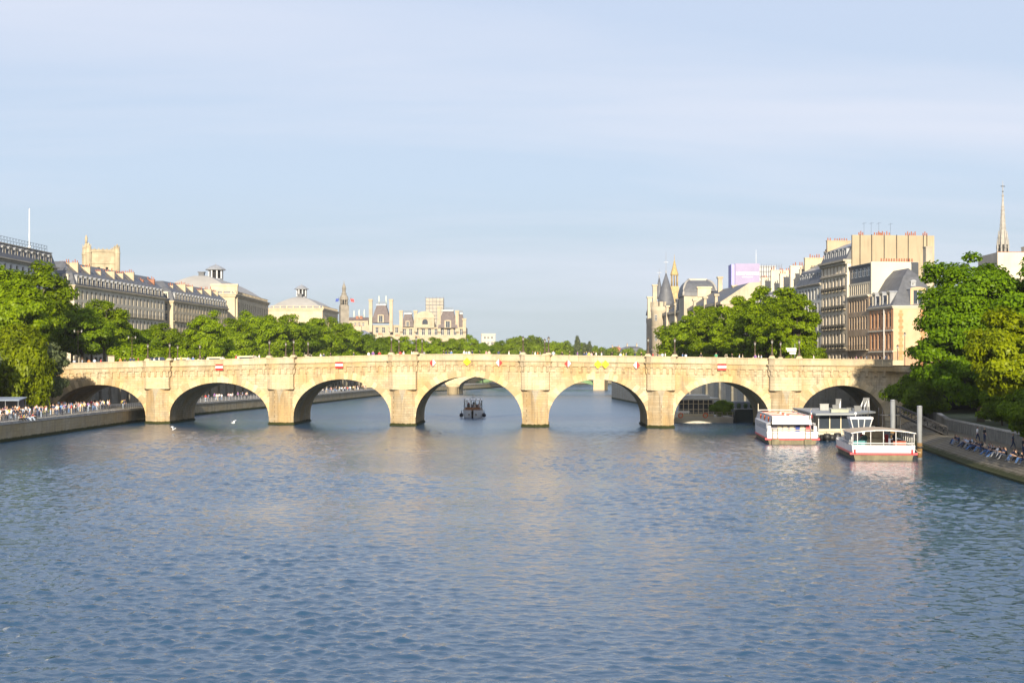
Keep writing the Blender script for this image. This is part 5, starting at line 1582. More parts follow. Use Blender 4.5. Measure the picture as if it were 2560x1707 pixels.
# --- gothic chapel spire
Y = 620; x = xat(2507, Y)
SPM = simple('lead_grey_spire', (0.33, 0.31, 0.28), .7, .25, .6)
e = empty('church_spire', (x, Y, ZS), .2, 'slim grey openwork gothic spire rising behind the chestnut tree', 'spire')
def sz(py): return zat(py, Y) - ZS
b = MB(); b.prism([(-7, -14), (7, -14), (7, 14), (-7, 14)], 0, sz(700)); link('chapel_wall', b.mesh('chapel_wall', LIME3), e)
b = MB()
b.face([(-7.4, -14.4, sz(700)), (7.4, -14.4, sz(700)), (0, -14.4, sz(648))]); b.face([(7.4, 14.4, sz(700)), (-7.4, 14.4, sz(700)), (0, 14.4, sz(648))])
b.face([(-7.4, -14.4, sz(700)), (0, -14.4, sz(648)), (0, 14.4, sz(648)), (-7.4, 14.4, sz(700))]); b.face([(7.4, -14.4, sz(700)), (7.4, 14.4, sz(700)), (0, 14.4, sz(648)), (0, -14.4, sz(648))])
link('chapel_roof', b.mesh('chapel_roof', SLATE), e)
b = MB(); b.lathe([(1.9, sz(660)), (1.85, sz(630)), (1.55, sz(598)), (1.25, sz(575)), (.82, sz(540)), (.42, sz(505)), (.30, sz(492)), (.55, sz(490)), (.2, sz(486)), (.14, sz(470)), (.06, sz(452))], 8, smooth=False); link('spire', b.mesh('spire', SPM), e)
b = MB(); b.box(-.9, .9, -.08, .08, sz(467), sz(465)); b.lathe([(.35, sz(480)), (.35, sz(478))], 6); link('cross', b.mesh('cross', IRON), e)
for k in range(8):
    a = k * math.pi / 4; c, s_ = math.cos(a), math.sin(a)
    b = MB(); b.lathe([(.30, sz(655)), (.26, sz(622)), (.38, sz(620)), (.2, sz(610)), (0, sz(592))], 5, 2.3 * c, 2.3 * s_, smooth=False)
    b.lathe([(.22, sz(622)), (.18, sz(596)), (.3, sz(594)), (0, sz(574))], 5, 1.75 * c, 1.75 * s_, smooth=False)
    for j in range(9):
        py = 590 - j * 9; r = np.interp(py, [492, 505, 540, 575, 598], [.3, .42, .82, 1.25, 1.55]); b.box(r * c - .14, r * c + .14, r * s_ - .14, r * s_ + .14, sz(py), sz(py) + .35)
    b.box(1.95 * c - .3, 1.95 * c + .3, 1.95 * s_ - .3, 1.95 * s_ + .3, sz(648), sz(630))
    tag(link('pinnacle', b.mesh('pinnacle', SPM), e), kind='stuff')
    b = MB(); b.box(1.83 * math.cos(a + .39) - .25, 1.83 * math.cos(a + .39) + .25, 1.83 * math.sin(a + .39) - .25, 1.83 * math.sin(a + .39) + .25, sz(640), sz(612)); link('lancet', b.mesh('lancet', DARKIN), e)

# --- old palace with round towers
PAL = simple('palace_limestone', (0.425, 0.365, 0.272), .9, .2, .3, bump=.3, streak=.35)
pal = empty('palace', (52, 500, ZS), 0, 'old palace with crenellated round tower, slate cones and gilded lantern', 'palace')
def pw(px, py, Y): return (xat(px, Y) - 52, Y - 500, zat(py, Y) - ZS)
def round_tower(px, Y, rpx, pytop, pycone, cpx, crpx, pyfin, crenel=True):
    x, y, zt = pw(px, pytop, Y); r = rpx / F * Y
    b = MB(); b.lathe([(r, 0), (r, zt - 3.2), (r * 1.07, zt - 2.9), (r * 1.07, zt - 1.3)], 24, x, y)
    for zz in (7.0, 14.5): b.lathe([(r * 1.03, zz), (r * 1.03, zz + .35)], 24, x, y)
    link('tower_wall', b.mesh('tower_wall', PAL), pal)
    if crenel:
        for k in range(12):
            a = 2 * math.pi * k / 12
            b = MB(); w = .62
            b.box(-w, w, r * 1.07 - .45, r * 1.07, zt - 1.3, zt + .25); o = link('merlon', b.mesh('merlon', PAL), pal, (x, y, 0)); o.rotation_euler = (0, 0, a)
    cx, _, zc = pw(cpx, pycone, Y); cr = crpx / F * Y
    zb = zt - 1.2 if crenel else zt
    b = MB(); b.lathe([(cr, zb - .4), (cr * .93, zb + (zc - zb) * .12), (cr * .55, zb + (zc - zb) * .55), (.12, zc)], 20, cx, y); link('conical_roof', b.mesh('conical_roof', SLATE), pal)
    zf = pw(cpx, pyfin, Y)[2]
    b = MB(); b.lathe([(.35, zc - 1.8), (.2, zc), (.3, zc + .4), (.1, zc + .8), (.05, zf)], 6, cx, y); b.box(cx - .8, cx + .8, y - .05, y + .05, zc + (zf - zc) * .5, zc + (zf - zc) * .5 + .12); link('finial', b.mesh('finial', ZINC), pal)
    for zz in (3.0, 10.2, 17.0):
        if zz < zt - 4:
            link('window', window_mesh(.9, 2.0, 'plain'), pal, (x - .45 - r * .55, y - r * .86, zz), -.55)
round_tower(1651, 524, 23, 757, 682, 1665, 23, 630)
round_tower(1628, 552, 12, 786, 750, 1627, 12.5, 742, False)
round_tower(1649, 562, 12, 745, 692, 1648, 10, 672, False)
for px, pt, Y in ((1637, 715, 545), (1624, 745, 545), (1800, 696, 462), (1836, 717, 446)):
    x, y, z = pw(px, pt, Y); w = 5.2 / F * Y
    b = MB(); b.box(x - w, x + w, y - .8, y + 1.2, 8, z); b.box(x - w - .25, x + w + .25, y - 1.0, y + 1.4, z, z + .5); link('chimney', b.mesh('chimney', PAL), pal)
# gilded lantern turret
x, y, zt = pw(1686, 655, 556); z1 = pw(1686, 688, 556)[2]; z0 = pw(1686, 716, 556)[2]
b = MB(); b.prism([(x - 1.5, y - 1.5), (x + 1.5, y - 1.5), (x + 1.5, y + 1.5), (x - 1.5, y + 1.5)], 0, z0)
for k in range(8):
    a = k * math.pi / 4; b.lathe([(.14, z0), (.12, z1)], 5, x + 1.2 * math.cos(a), y + 1.2 * math.sin(a))
b.lathe([(1.5, z1), (1.45, z1 + .4), (.85, z1 + 2.4), (.3, zt), (.12, zt + .6), (.05, zt + 2.6)], 8, x, y, smooth=False)
link('gilded_lantern', b.mesh('gilded_lantern', GOLD), pal)
# long wing along the street
q0, q1 = Vector((xat(1660, 520), 520)), Vector((xat(1806, 428), 428)); L = (q1 - q0).length; wa = math.atan2((q1 - q0).y, (q1 - q0).x)
hol = [(2.5 + 3.9 * k, 2.5 + 3.9 * k + 1.7, z, z + h_) for k in range(23) for z, h_ in ((1.2, 3.0), (6.2, 3.6), (12.2, 4.0))]
b = MB(); wall_panel(b, (0, 0, 0), (1, 0, 0), (0, 1, 0), L, 0, 18.6, [h_ for h_ in hol if h_[1] < L - 1], .7)
b.face([(L, 0, 0), (L, 22, 0), (L, 22, 18.6), (L, 0, 18.6)]); link('wing_wall', b.mesh('wing_wall', PAL), pal, (q0.x - 52, q0.y - 500, 0), wa)
ca, sa = math.cos(wa), math.sin(wa)
def wl_(x, y): return (q0.x - 52 + x * ca - y * sa, q0.y - 500 + x * sa + y * ca)
for h_ in hol:
    if h_[1] < L - 1: link('window', window_mesh(1.7, h_[3] - h_[2], 'plain'), pal, (*wl_(h_[0], .6), h_[2]), wa)
b = MB(); b.box(-.2, L + .3, -.6, 22, 18.6, 19.3); b.box(-.2, L + .3, -.35, -.004, 11.0, 11.5); b.box(-.2, L + .3, -.3, -.004, 5.2, 5.6); link('cornice', b.mesh('cornice', PAL), pal, (q0.x - 52, q0.y - 500, 0), wa)
b = MB(); b.face([(-.2, -.5, 19.3), (L + .3, -.5, 19.3), (L + .3, 7.5, 24.6), (-.2, 7.5, 24.6)]); b.face([(-.2, 7.5, 24.6), (L + .3, 7.5, 24.6), (L + .3, 22, 25.6), (-.2, 22, 25.6)]); b.face([(L + .3, -.5, 19.3), (L + .3, 22, 19.3), (L + .3, 22, 25.6), (L + .3, 7.5, 24.6)], 1); b.face([(-.2, -.5, 19.3), (-.2, 7.5, 24.6), (-.2, 22, 25.6), (-.2, 22, 19.3)], 1)
link('wing_roof', b.mesh('wing_roof', [SLATE, PAL]), pal, (q0.x - 52, q0.y - 500, 0), wa)
for k in range(6):     # buttress strips with pots
    u = 8 + 15.5 * k
    b = MB(); b.box(-.6, .6, -.75, -.004, 0, 21.2); b.box(-.9, .9, -1.0, .4, 21.2, 21.8); link('pilaster', b.mesh('pilaster', PAL), pal, (*wl_(u, 0), 0), wa)
# domed pavilion roof above the wing
x0, x1 = xat(1694, 492) - 52, xat(1799, 470) - 52; y0, y1 = -24, -8
zb, zt = zat(742, 482) - ZS, zat(698, 482) - ZS
b = MB(); b.box(x0 + .3, x1 - .3, y0 + .3, y1 - .3, 8, zb + .01); link('pavilion_wall', b.mesh('pavilion_wall', PAL), pal)
b = MB(); b.box(x0 + 4.5, x1 - 1.8, y0 - .1, y0 + .29, zb - .3, zb + 2.4); b.box(x0 + 4.2, x1 - 1.5, y0 - .35, y0 + .4, zb + 2.4, zb + 2.9); link('attic_wall', b.mesh('attic_wall', LIME), pal)
b = MB(); prev = None
for i in range(8):
    t = i / 7; a = t * HP; ix = (x1 - x0) * .23 * (1 - math.cos(a)) ; iy = 5.5 * (1 - math.cos(a)); z = zb + (zt - zb) * math.sin(a) * .92
    r = [(x0 + ix, y0 + iy), (x1 - ix, y0 + iy), (x1 - ix, y1 - iy), (x0 + ix, y1 - iy)]
    if prev:
        for k in range(4): k2 = (k + 1) % 4; b.face([(*prev[0][k], prev[1]), (*prev[0][k2], prev[1]), (*r[k2], z), (*r[k], z)])
    prev = (r, z)
b.face([(*p, prev[1]) for p in prev[0]]); link('domed_roof', b.mesh('domed_roof', SLATE), pal)
b = MB(); r = prev[0]; b.prism([(r[0][0] - .6, r[0][1] - .6), (r[1][0] + .6, r[1][1] - .6), (r[2][0] + .6, r[2][1] + .6), (r[3][0] - .6, r[3][1] + .6)], zt - 1.6, zt + .2, poly1=[(p[0], p[1]) for p in r]); link('roof_cap', b.mesh('roof_cap', ZINCW), pal)
for sx, xx in ((0, x0), (1, x1)):
    b = MB(); pts = [];
    for i in range(8):
        a = i / 7 * HP; ix = (x1 - x0) * .23 * (1 - math.cos(a)); pts.append(((xx + ix) if sx == 0 else (xx - ix), y0 + 5.5 * (1 - math.cos(a)) - .1, zb + (zt - zb) * math.sin(a) * .92))
    b.tube(pts, .35, 6); link('roof_rib', b.mesh('roof_rib', ZINCW), pal)
# arched dormer of the wing
o = link('dormer', dormer_mesh(3.4, 3.4, 3.0, PAL, ZINC), pal, (*wl_(24, -.6), 19.4), wa)

# --- advertising tarpaulin on scaffolding
Y = 575
e = empty('advertising_tarpaulin', (xat(1838, Y), Y, ZS), 0, 'lavender advertising tarpaulin with white lettering on a scaffolded block', 'billboard')
w = xat(1899, Y) - xat(1838, Y); zt = zat(659, Y) - ZS; zb = zat(745, Y) - ZS
b = MB(); b.box(0, w, 0, 9, 0, zt); link('sheet', b.mesh('sheet', TARP), e)
b = MB(); b.face([(-.02, 9, 0), (-.02, 0, 0), (-1.5, 8.9, zt)]); 
b = MB(); b.box(-1.3, -.02, 1.0, 9, 0, zt - .15); link('side_sheet', b.mesh('side_sheet', simple('violet_tarpaulin', (.34, .33, .62), .7, .1, .3)), e)
cu = bpy.data.curves.new('lettering', 'FONT'); cu.body = 'LOUIS VUITTON'; cu.align_x = 'CENTER'; cu.size = 1.0; cu.extrude = .01; cu.offset = .03
to = bpy.data.objects.new('tmp_text', cu); COL.objects.link(to)
bpy.context.view_layer.update()
def text_mesh(ob, mat, width):
    dg = bpy.context.evaluated_depsgraph_get(); me = bpy.data.meshes.new_from_object(ob.evaluated_get(dg))
    xs_ = [v.co.x for v in me.vertices]; s = width / (max(xs_) - min(xs_)); cx = (max(xs_) + min(xs_)) / 2
    for v in me.vertices: v.co.x = (v.co.x - cx) * s; v.co.y *= s; v.co.z *= s
    me.materials.clear(); me.materials.append(mat)
    return me
tm = text_mesh(to, WHITE, w * .9); bpy.data.objects.remove(to)
for v in tm.vertices: v.co.y *= 1.35
o = link('lettering', tm, e, (w / 2, -.06, zat(687, Y) - ZS)); o.rotation_euler = (HP, 0, 0)
b = MB(); b.box(w * .28, w * .72, -.06, -.02, zat(693.0, Y) - ZS, zat(691.8, Y) - ZS); link('underline', b.mesh('underline', WHITE), e)
b = MB(); x0, x1 = w + .1, xat(1956, Y) - xat(1838, Y)
for k in range(10):
    xx = x0 + (x1 - x0) * k / 9; b.bar((xx, 2, 0), (xx, 2, zt), .14)
for k in range(22): zz = zt * (k + .5) / 22; b.bar((x0, 2, zz), (x1, 2, zz), .12)
link('scaffold_frame', b.mesh('scaffold_frame', RAILM), e)
b = MB(); b.box(x0, x1 - 2, 3, 9, 0, zt - .6); link('scaffold_sheet', b.mesh('scaffold_sheet', simple('grey_sheeting', (.48, .48, .47), .8, .12, .3)), e)
b = MB(); b.lathe([(.1, zt), (.03, zt + 5.5)], 5, w - 1, 2); link('mast', b.mesh('mast', WHITE), e)

# ================================================================== far bridges
YB = 645
e = empty('far_stone_bridge', (-30, YB, 0), 0, 'second pale stone bridge seen small through the centre arch', 'bridge')
sp = [(-58.5, -27.2), (-22.4, 9), (14, 46)]
mb = MB(); ztop = 9.6
def farch(a, b_, zs_=2.6, zc_=8.3, d=18):
    n = 16; pts = [((a + b_) / 2 - (b_ - a) / 2 * math.cos(math.pi * i / n), zs_ + (zc_ - zs_) * math.sin(math.pi * i / n)) for i in range(n + 1)]
    for (xa, za), (xb, zb_) in zip(pts, pts[1:]):
        mb.face([(xa, YB, za), (xb, YB, zb_), (xb, YB, ztop), (xa, YB, ztop)]); mb.face([(xa, YB, za), (xa + 1.2, YB + d, za), (xb + 1.2, YB + d, zb_), (xb, YB, zb_)])
for a, b_ in sp: farch(a, b_)
mb.build('arch', PALE, e)
for xa, xb in ((-72, -58.5), (-27.2, -22.4), (9, 14), (46, 56)):
    mb = MB()
    mb.face([(xa, YB, -1), (xb, YB, -1), (xb, YB, ztop), (xa, YB, ztop)]); mb.face([(xb, YB, -1), (xb + 1.2, YB + 18, -1), (xb + 1.2, YB + 18, 2.6), (xb, YB, 2.6)]); mb.face([(xa + 1.2, YB + 18, -1), (xa, YB, -1), (xa, YB, 2.6), (xa + 1.2, YB + 18, 2.6)])
    mb.build('pier_wall', PALE, e)
    if xb < 30:
        mb = MB(); xm = (xa + xb) / 2; mb.lathe([(2.3, -1), (2.3, 2.9), (2.9, 3.1), (2.9, 3.7), (1.6, 4.3)], 14, xm, YB - .3); mb.build('rounded_cutwater', PALE, e)
mb = MB(); mb.box(-75, 60, YB - .5, YB + 19, 9.4, 10.6); mb.build('parapet', PALE, e)
GRN = simple('green_bridge_iron', (.22, .36, .17), .6, .12, .3)
e = empty('green_iron_bridge', (10, 830, 0), 0, 'green iron arch bridge with stone piers glimpsed beyond the second bridge', 'bridge')
A, B = Vector((-22, 862)), Vector((44, 780)); U = (B - A)
for dd in (0, 4, 8, 12):
    mb = MB(); n = 24; 
    for i in range(n):
        t0, t1 = i / n, (i + 1) / n; off_ = Vector((.3, 1)) * dd
        pa, pb = A + U * t0 + off_, A + U * t1 + off_
        z0, z1 = 1.6 + 6.2 * math.sin(math.pi * t0), 1.6 + 6.2 * math.sin(math.pi * t1)
        mb.face([(*pa, z0), (*pb, z1), (*pb, z1 + 1.3), (*pa, z0 + 1.3)]); mb.face([(*pa, z0), (*pb, z1), (*(pb + Vector((0, .5))), z1), (*(pa + Vector((0, .5))), z0)])
    mb.build('iron_arch', GRN, e)
mb = MB(); nv = Vector((-U.y, U.x)).normalized(); mb.prism([tuple(A - U * .3), tuple(B + U * .3), tuple(B + U * .3 + nv * 14), tuple(A - U * .3 + nv * 14)], 9.0, 10.0); mb.build('deck', GRN, e)
for c in (A, B):
    mb = MB(); q = [c + Vector((-2.8, -2)), c + Vector((2.8, -2)), c + Vector((5.5, 14)), c + Vector((0, 14))]; mb.prism([tuple(p) for p in q], -1, 9.0); mb.build('pier', PALE, e)
# ================================================================== boats and landing stages
BWH = simple('boat_white', (0.66, 0.65, 0.65), .35, .06, .6, streak=.25)
BRED = simple('boat_red', (0.60, 0.035, 0.05), .4, .15, 1.0)
BRUST = simple('boat_waterline', (0.17, 0.145, 0.085), .7, .35, 1.2, streak=.4)
BDK = simple('boat_dark_grey', (0.16, 0.17, 0.19), .5, .15, .8)
TAN = simple('tan_canopy', (0.46, 0.36, 0.26), .8, .1, .6)
TEAL = simple('teal_seat', (0.05, 0.22, 0.24), .5, .15, 1.0)
REDDK = simple('red_deck', (0.36, 0.09, 0.06), .7, .2, 1.0)
NAVY = simple('navy_fender', (0.012, 0.018, 0.035), .4, .2, 1.5)
CLEAR = glass_mat('cabin_glass', (0.06, 0.075, 0.10), .06)

def hull(e, W, L, zb, zdeck, mats, bow=.35, name='hull'):
    """flat transom at y=0, side walls, bow tapering at the far end; mats: side, waterline"""
    b = MB(); st = [(0, 1.0), (L * (1 - bow), 1.0), (L * (1 - bow * .6), .86), (L * (1 - bow * .25), .5), (L, .06)]
    rows = [(-.6, .86), (zb, .95), (zb + .02, .97), (zdeck, 1.0)]
    for (ya, ka), (yb, kb) in zip(st, st[1:]):
        for (za, wa), (zc, wc) in zip(rows, rows[1:]):
            m = 1 if za < zb - .01 else 0
            for s in (-1, 1):
                q = [(s * W / 2 * ka * wa, ya, za), (s * W / 2 * kb * wa, yb, za), (s * W / 2 * kb * wc, yb, zc), (s * W / 2 * ka * wc, ya, zc)]
                b.face(q if s > 0 else q[::-1], m)
    for (za, wa), (zc, wc) in zip(rows, rows[1:]):
        b.face([(-W / 2 * wa, 0, za), (W / 2 * wa, 0, za), (W / 2 * wc, 0, zc), (-W / 2 * wc, 0, zc)], 1 if za < zb - .01 else 0)
    dk = [(-W / 2 * k * .97, y, zdeck - .55) for y, k in st] + [(W / 2 * k * .97, y, zdeck - .55) for y, k in st[::-1]]
    b.face(dk[::-1], 2)
    for (ya, ka), (yb, kb) in zip(st, st[1:]):
        for s in (-1, 1):
            q = [(s * W / 2 * ka * .97, ya + .05, zdeck - .55), (s * W / 2 * kb * .97, yb, zdeck - .55), (s * W / 2 * kb, yb, zdeck), (s * W / 2 * ka, ya + .05, zdeck)]
            b.face(q[::-1] if s > 0 else q, 0)
    b.face([(W / 2 * .97, .06, zdeck - .55), (-W / 2 * .97, .06, zdeck - .55), (-W / 2, .06, zdeck), (W / 2, .06, zdeck)], 0)
    b.box(-W / 2, W / 2, -.02, .08, zdeck, zdeck + .05, 0)
    link(name, b.mesh(name, mats), e)
    r = MB()
    pts = [(-W / 2 * k * .975 - .08, y) for y, k in st]
    for (xa, ya), (xb, yb) in zip(pts, pts[1:]):
        for s in (1, -1):
            r.prism([(xa * s, ya), ((xa + .2) * s, ya), ((xb + .2) * s, yb), (xb * s, yb)][::s], zb, zb + .24)
    r.box(-W / 2 - .25, W / 2 + .25, -.16, -.01, zb + .003, zb + .236)
    link('rubbing_strake', r.mesh('rubbing_strake', BRED), e)

# ---- open canopy boat (nearest)
a = -math.atan2(2.6, 25.0)
e = empty('canopy_boat', (xat(2209, 175), 175, 0), a, 'white open excursion boat with tan canopy, small wheelhouse and red strake', 'boat')
W, L = 7.05, 27.0
hull(e, W, L, .62, 1.65, [BWH, BRUST, BDK])
b = MB(); nx = 8
for i in range(nx):
    x0, x1 = -W / 2 - .1 + (W + .2) * i / nx, -W / 2 - .1 + (W + .2) * (i + 1) / nx
    z = lambda x: 3.12 + .32 * (1 - (x / (W / 2)) ** 2)
    b.face([(x0, -.1, z(x0)), (x1, -.1, z(x1)), (x1, 9.6, z(x1)), (x0, 9.6, z(x0))], 0); b.face([(x1, -.1, z(x1) - .09), (x0, -.1, z(x0) - .09), (x0, 9.6, z(x0) - .09), (x1, 9.6, z(x1) - .09)], 1)
    b.face([(x0, -.1, z(x0) - .09), (x1, -.1, z(x1) - .09), (x1, -.1, z(x1)), (x0, -.1, z(x0))], 1)
for s in (-1, 1):
    x = s * (W / 2 + .1); zz = 3.12 + .32 * (1 - (x / (W / 2)) ** 2); b.face([(x, -.1, zz - .09), (x, 9.6, zz - .09), (x, 9.6, zz), (x, -.1, zz)], 1)
link('canopy', b.mesh('canopy', [TAN, BWH]), e)
for x, y in [(-W / 2 + .1, .15), (-W / 2 + .62, .15), (-W / 2 + 2.1, .15), (.0, .15), (1.4, .15), (W / 2 - .1, .15)] + [(s * (W / 2 - .12), y) for s in (-1, 1) for y in (1.6, 3.2, 4.8, 6.4, 8.0, 9.5)]:
    b = MB(); zz = 3.05 + .3 * (1 - (x / (W / 2)) ** 2); b.tube([(x, y, 1.6), (x, y, zz)], .045, 6); link('post', b.mesh('post', BWH), e)
for s in (-1, 1):
    b = MB()
    b.tube([(s * (W / 2 - .1), 0.1, 1.95), (s * (W / 2 - .1), 17, 1.95)], .04, 5)
    for k in range(18): b.tube([(s * (W / 2 - .1), .1 + k, 1.62), (s * (W / 2 - .1), .1 + k, 1.95)], .03, 4)
    link('side_rail', b.mesh('side_rail', BWH), e)
b = MB(); b.tube([(-W / 2 + .1, .08, 1.92), (W / 2 - .1, .08, 1.92)], .05, 5); link('stern_rail', b.mesh('stern_rail', BWH), e)
# inner furniture: benches, bar, lifebuoys
for y, x0, x1, m_, nm in ((2.2, -2.9, -1.6, TEAL, 'bench'), (4.0, -2.9, -1.6, TEAL, 'bench'), (2.2, 1.7, 2.9, REDDK, 'bench'), (4.0, 1.7, 2.9, REDDK, 'bench'), (6.0, 1.7, 2.9, REDDK, 'bench')):
    b = MB(); b.box(x0, x1, y, y + .5, 1.12, 1.55); b.box(x0, x1, y + .5, y + .6, 1.12, 2.05); link(nm, b.mesh(nm, m_), e)
b = MB(); b.box(-1.0, 1.2, 9.0, 9.2, 1.1, 2.9); b.box(-1.1, 1.3, 8.4, 9.3, 1.1, 2.05); link('bar_counter', b.mesh('bar_counter', CREAM), e)
b = MB(); b.box(-3.3, -1.2, 9.8, 9.95, 1.1, 3.0); link('bulkhead', b.mesh('bulkhead', BWH), e)
for x in (-1.35, 1.5):
    b = MB(); b.box(x - .22, x + .22, 8.6, 8.8, 1.3, 2.6); link('fire_point', b.mesh('fire_point', BRED), e)
b = MB(); b.tube([(-2.9, 1.4, 1.15), (-1.3, 7, 2.2)], .42, 8); link('rolled_tarpaulin', b.mesh('rolled_tarpaulin', TEAL), e)
# wheelhouse
wy, wx = 14.5, -.75
b = MB(); b.prism([(wx - 1.05, wy), (wx + 1.05, wy), (wx + 1.05, wy + 2.4), (wx - 1.05, wy + 2.4)], 1.1, 3.1); link('wheelhouse_base', b.mesh('wheelhouse_base', BWH), e)
lo = [(wx - 1.0, wy), (wx + 1.0, wy), (wx + 1.0, wy + 2.4), (wx - 1.0, wy + 2.4)]; hi = [(wx - 1.3, wy - .25), (wx + 1.3, wy - .25), (wx + 1.3, wy + 2.65), (wx - 1.3, wy + 2.65)]
b = MB(); b.prism([(x * .985 + wx * .015, y + .01) for x, y in lo], 3.1, 4.2, poly1=[(x * .985 + wx * .015, y + .01) for x, y in hi], cap=False); link('wheelhouse_glass', b.mesh('wheelhouse_glass', CLEAR), e)
b = MB()
for i in range(4):
    p, q = lo[i], lo[(i + 1) % 4]; p2, q2 = hi[i], hi[(i + 1) % 4]
    for t in (0, .35, .65):
        b.tube([(p[0] + (q[0] - p[0]) * t, p[1] + (q[1] - p[1]) * t, 3.1), (p2[0] + (q2[0] - p2[0]) * t, p2[1] + (q2[1] - p2[1]) * t, 4.2)], .075, 5)
link('wheelhouse_frame', b.mesh('wheelhouse_frame', BWH), e)
b = MB(); b.prism([(x + (x - wx) * .08, y + (y - wy - 1.2) * .08) for x, y in hi], 4.2, 4.46); rf = link('wheelhouse_roof', b.mesh('wheelhouse_roof', BWH), e)
b = MB(); b.lathe([(.05, 4.46), (.05, 4.7), (.17, 4.75), (.2, 4.9), (.12, 5.03), (0, 5.06)], 10, wx - .6, wy + .8); link('radome', b.mesh('radome', BWH), rf)
b = MB(); b.tube([(wx + .9, wy + .6, 4.4), (wx + .95, wy + .6, 6.2)], .03, 5); link('aerial', b.mesh('aerial', IRON), rf)
for body, cx in (('Vedettes du', -1.85), ('Pont Neuf', 1.75)):
    cu = bpy.data.curves.new('lettering', 'FONT'); cu.body = body; cu.align_x = 'CENTER'; cu.size = 1; cu.shear = .3
    to = bpy.data.objects.new('tmp_text', cu); COL.objects.link(to); bpy.context.view_layer.update()
    tm = text_mesh(to, simple('faded_lettering_' + body[:4], (.60, .50, .50), .6, .1), 2.1 if cx > 0 else 2.3); bpy.data.objects.remove(to)
    o = link('lettering', tm, e, (cx, -.016, 1.2)); o.rotation_euler = (HP, 0, 0)
for x in (-W / 2 + .3, W / 2 - .35):
    b = MB(); b.lathe([(.1, .7), (.09, 1.15), (.14, 1.2), (0, 1.24)], 8, x, -.12); link('mooring_bollard', b.mesh('mooring_bollard', BRED), e)
b = MB(); b.tube([(W / 2 - .1, .2, 1.4), (W / 2 + .4, .6, .9), (W / 2 + .75, .7, .85)], .03, 5); link('mooring_rope', b.mesh('mooring_rope', CREAM), e)

# ---- cabin boat with upper deck
a = -math.atan2(2.6, 31.0)
e = empty('cabin_boat', (xat(1981, 212.5), 212.5, 0), a, 'white excursion boat with glazed cabin and open red upper deck', 'boat')
W, L = 7.0, 34.0
hull(e, W, L, .6, 1.7, [BWH, BRUST, BDK])
cab = simple('cabin_grey', (0.42, 0.43, 0.46), .5, .1, .6)
b = MB()   # lower cabin sides with a row of windows, aft end open
hol = [(2.2 + 1.55 * k, 2.2 + 1.55 * k + 1.15, 1.85, 2.6) for k in range(12)]
wall_panel(b, (-W / 2 + .15, 24, 0), (0, -1, 0), (1, 0, 0), 22, 1.2, 2.8, hol, .06)
wall_panel(b, (W / 2 - .15, 2, 0), (0, 1, 0), (-1, 0, 0), 22, 1.2, 2.8, hol, .06)
link('cabin_wall', b.mesh('cabin_wall', BWH), e)
gm = MB(); gm.face([(0, 0, 0), (0, 1.15, 0), (0, 1.15, .75), (0, 0, .75)]); gm.face([(.01, 0, 0), (.01, 0, .75), (.01, 1.15, .75), (.01, 1.15, 0)]); gmm = gm.mesh('cabin_window', CLEAR)
for h_ in hol:
    link('cabin_window', gmm, e, (-W / 2 + .19, 24 - h_[1], 1.85)); link('cabin_window', gmm, e, (W / 2 - .2, 2 + h_[0], 1.85))
b = MB(); b.prism([(-W / 2 + .1, 2), (-2.65, 2), (-2.65, 24), (-W / 2 + .1, 24)], 2.8, [2.82, 2.98, 2.98, 2.82]); b.prism([(2.65, 2), (W / 2 - .1, 2), (W / 2 - .1, 24), (2.65, 24)], 2.8, [2.98, 2.82, 2.82, 2.98]); link('cabin_roof', b.mesh('cabin_roof', cab), e)
b = MB()
for s in (-1, 1):  # slanted upper walls
    q = [(s * 2.9, 1.2, 2.85), (s * 2.6, 1.2, 3.8), (s * 2.6, 28, 3.8), (s * 2.9, 28, 2.85)]; b.face(q); b.face([(x - s * .06, y, z) for x, y, z in q[::-1]])
link('upper_wall', b.mesh('upper_wall', cab), e)
b = MB(); b.box(-2.6, 2.6, 1.2, 28, 3.05, 3.12); link('upper_deck', b.mesh('upper_deck', REDDK), e)
b = MB()
for s in (-1, 1): b.box(s * 2.62 - .1, s * 2.62 + .1, 1.1, 28, 3.8, 3.9)
b.box(-2.7, 2.7, 1.05, 1.25, 3.78, 3.9); b.tube([(-2.6, 28, 4.0), (2.6, 28, 4.0)], .06, 5); b.tube([(-2.6, 28, 3.2), (-2.6, 28, 4.0)], .05, 5); b.tube([(2.6, 28, 3.2), (2.6, 28, 4.0)], .05, 5)
link('upper_rail', b.mesh('upper_rail', BWH), e)
for k in range(9):
    for s in (-1, 1):
        b = MB(); y = 3.2 + k * 2.6; b.box(s * 1.4 - .95, s * 1.4 + .95, y, y + .45, 3.12, 3.5); b.box(s * 1.4 - .95, s * 1.4 + .95, y + .4, y + .48, 3.5, 3.85); link('deck_bench', b.mesh('deck_bench', simple('bench_%s' % ('red' if (k + (s > 0)) % 3 else 'pale'), (.42, .10, .07) if (k + (s > 0)) % 3 else (.6, .58, .55), .6) if ('bench_%s' % ('red' if (k + (s > 0)) % 3 else 'pale')) not in MATS else MATS['bench_%s' % ('red' if (k + (s > 0)) % 3 else 'pale')]), e)
b = MB(); b.prism([(-2.72, .62), (2.72, .62), (2.72, .7), (-2.72, .7)], 2.72, 3.78, poly1=[(-2.62, 1.08), (2.62, 1.08), (2.62, 1.16), (-2.62, 1.16)]); link('stern_awning', b.mesh('stern_awning', BWH), e)
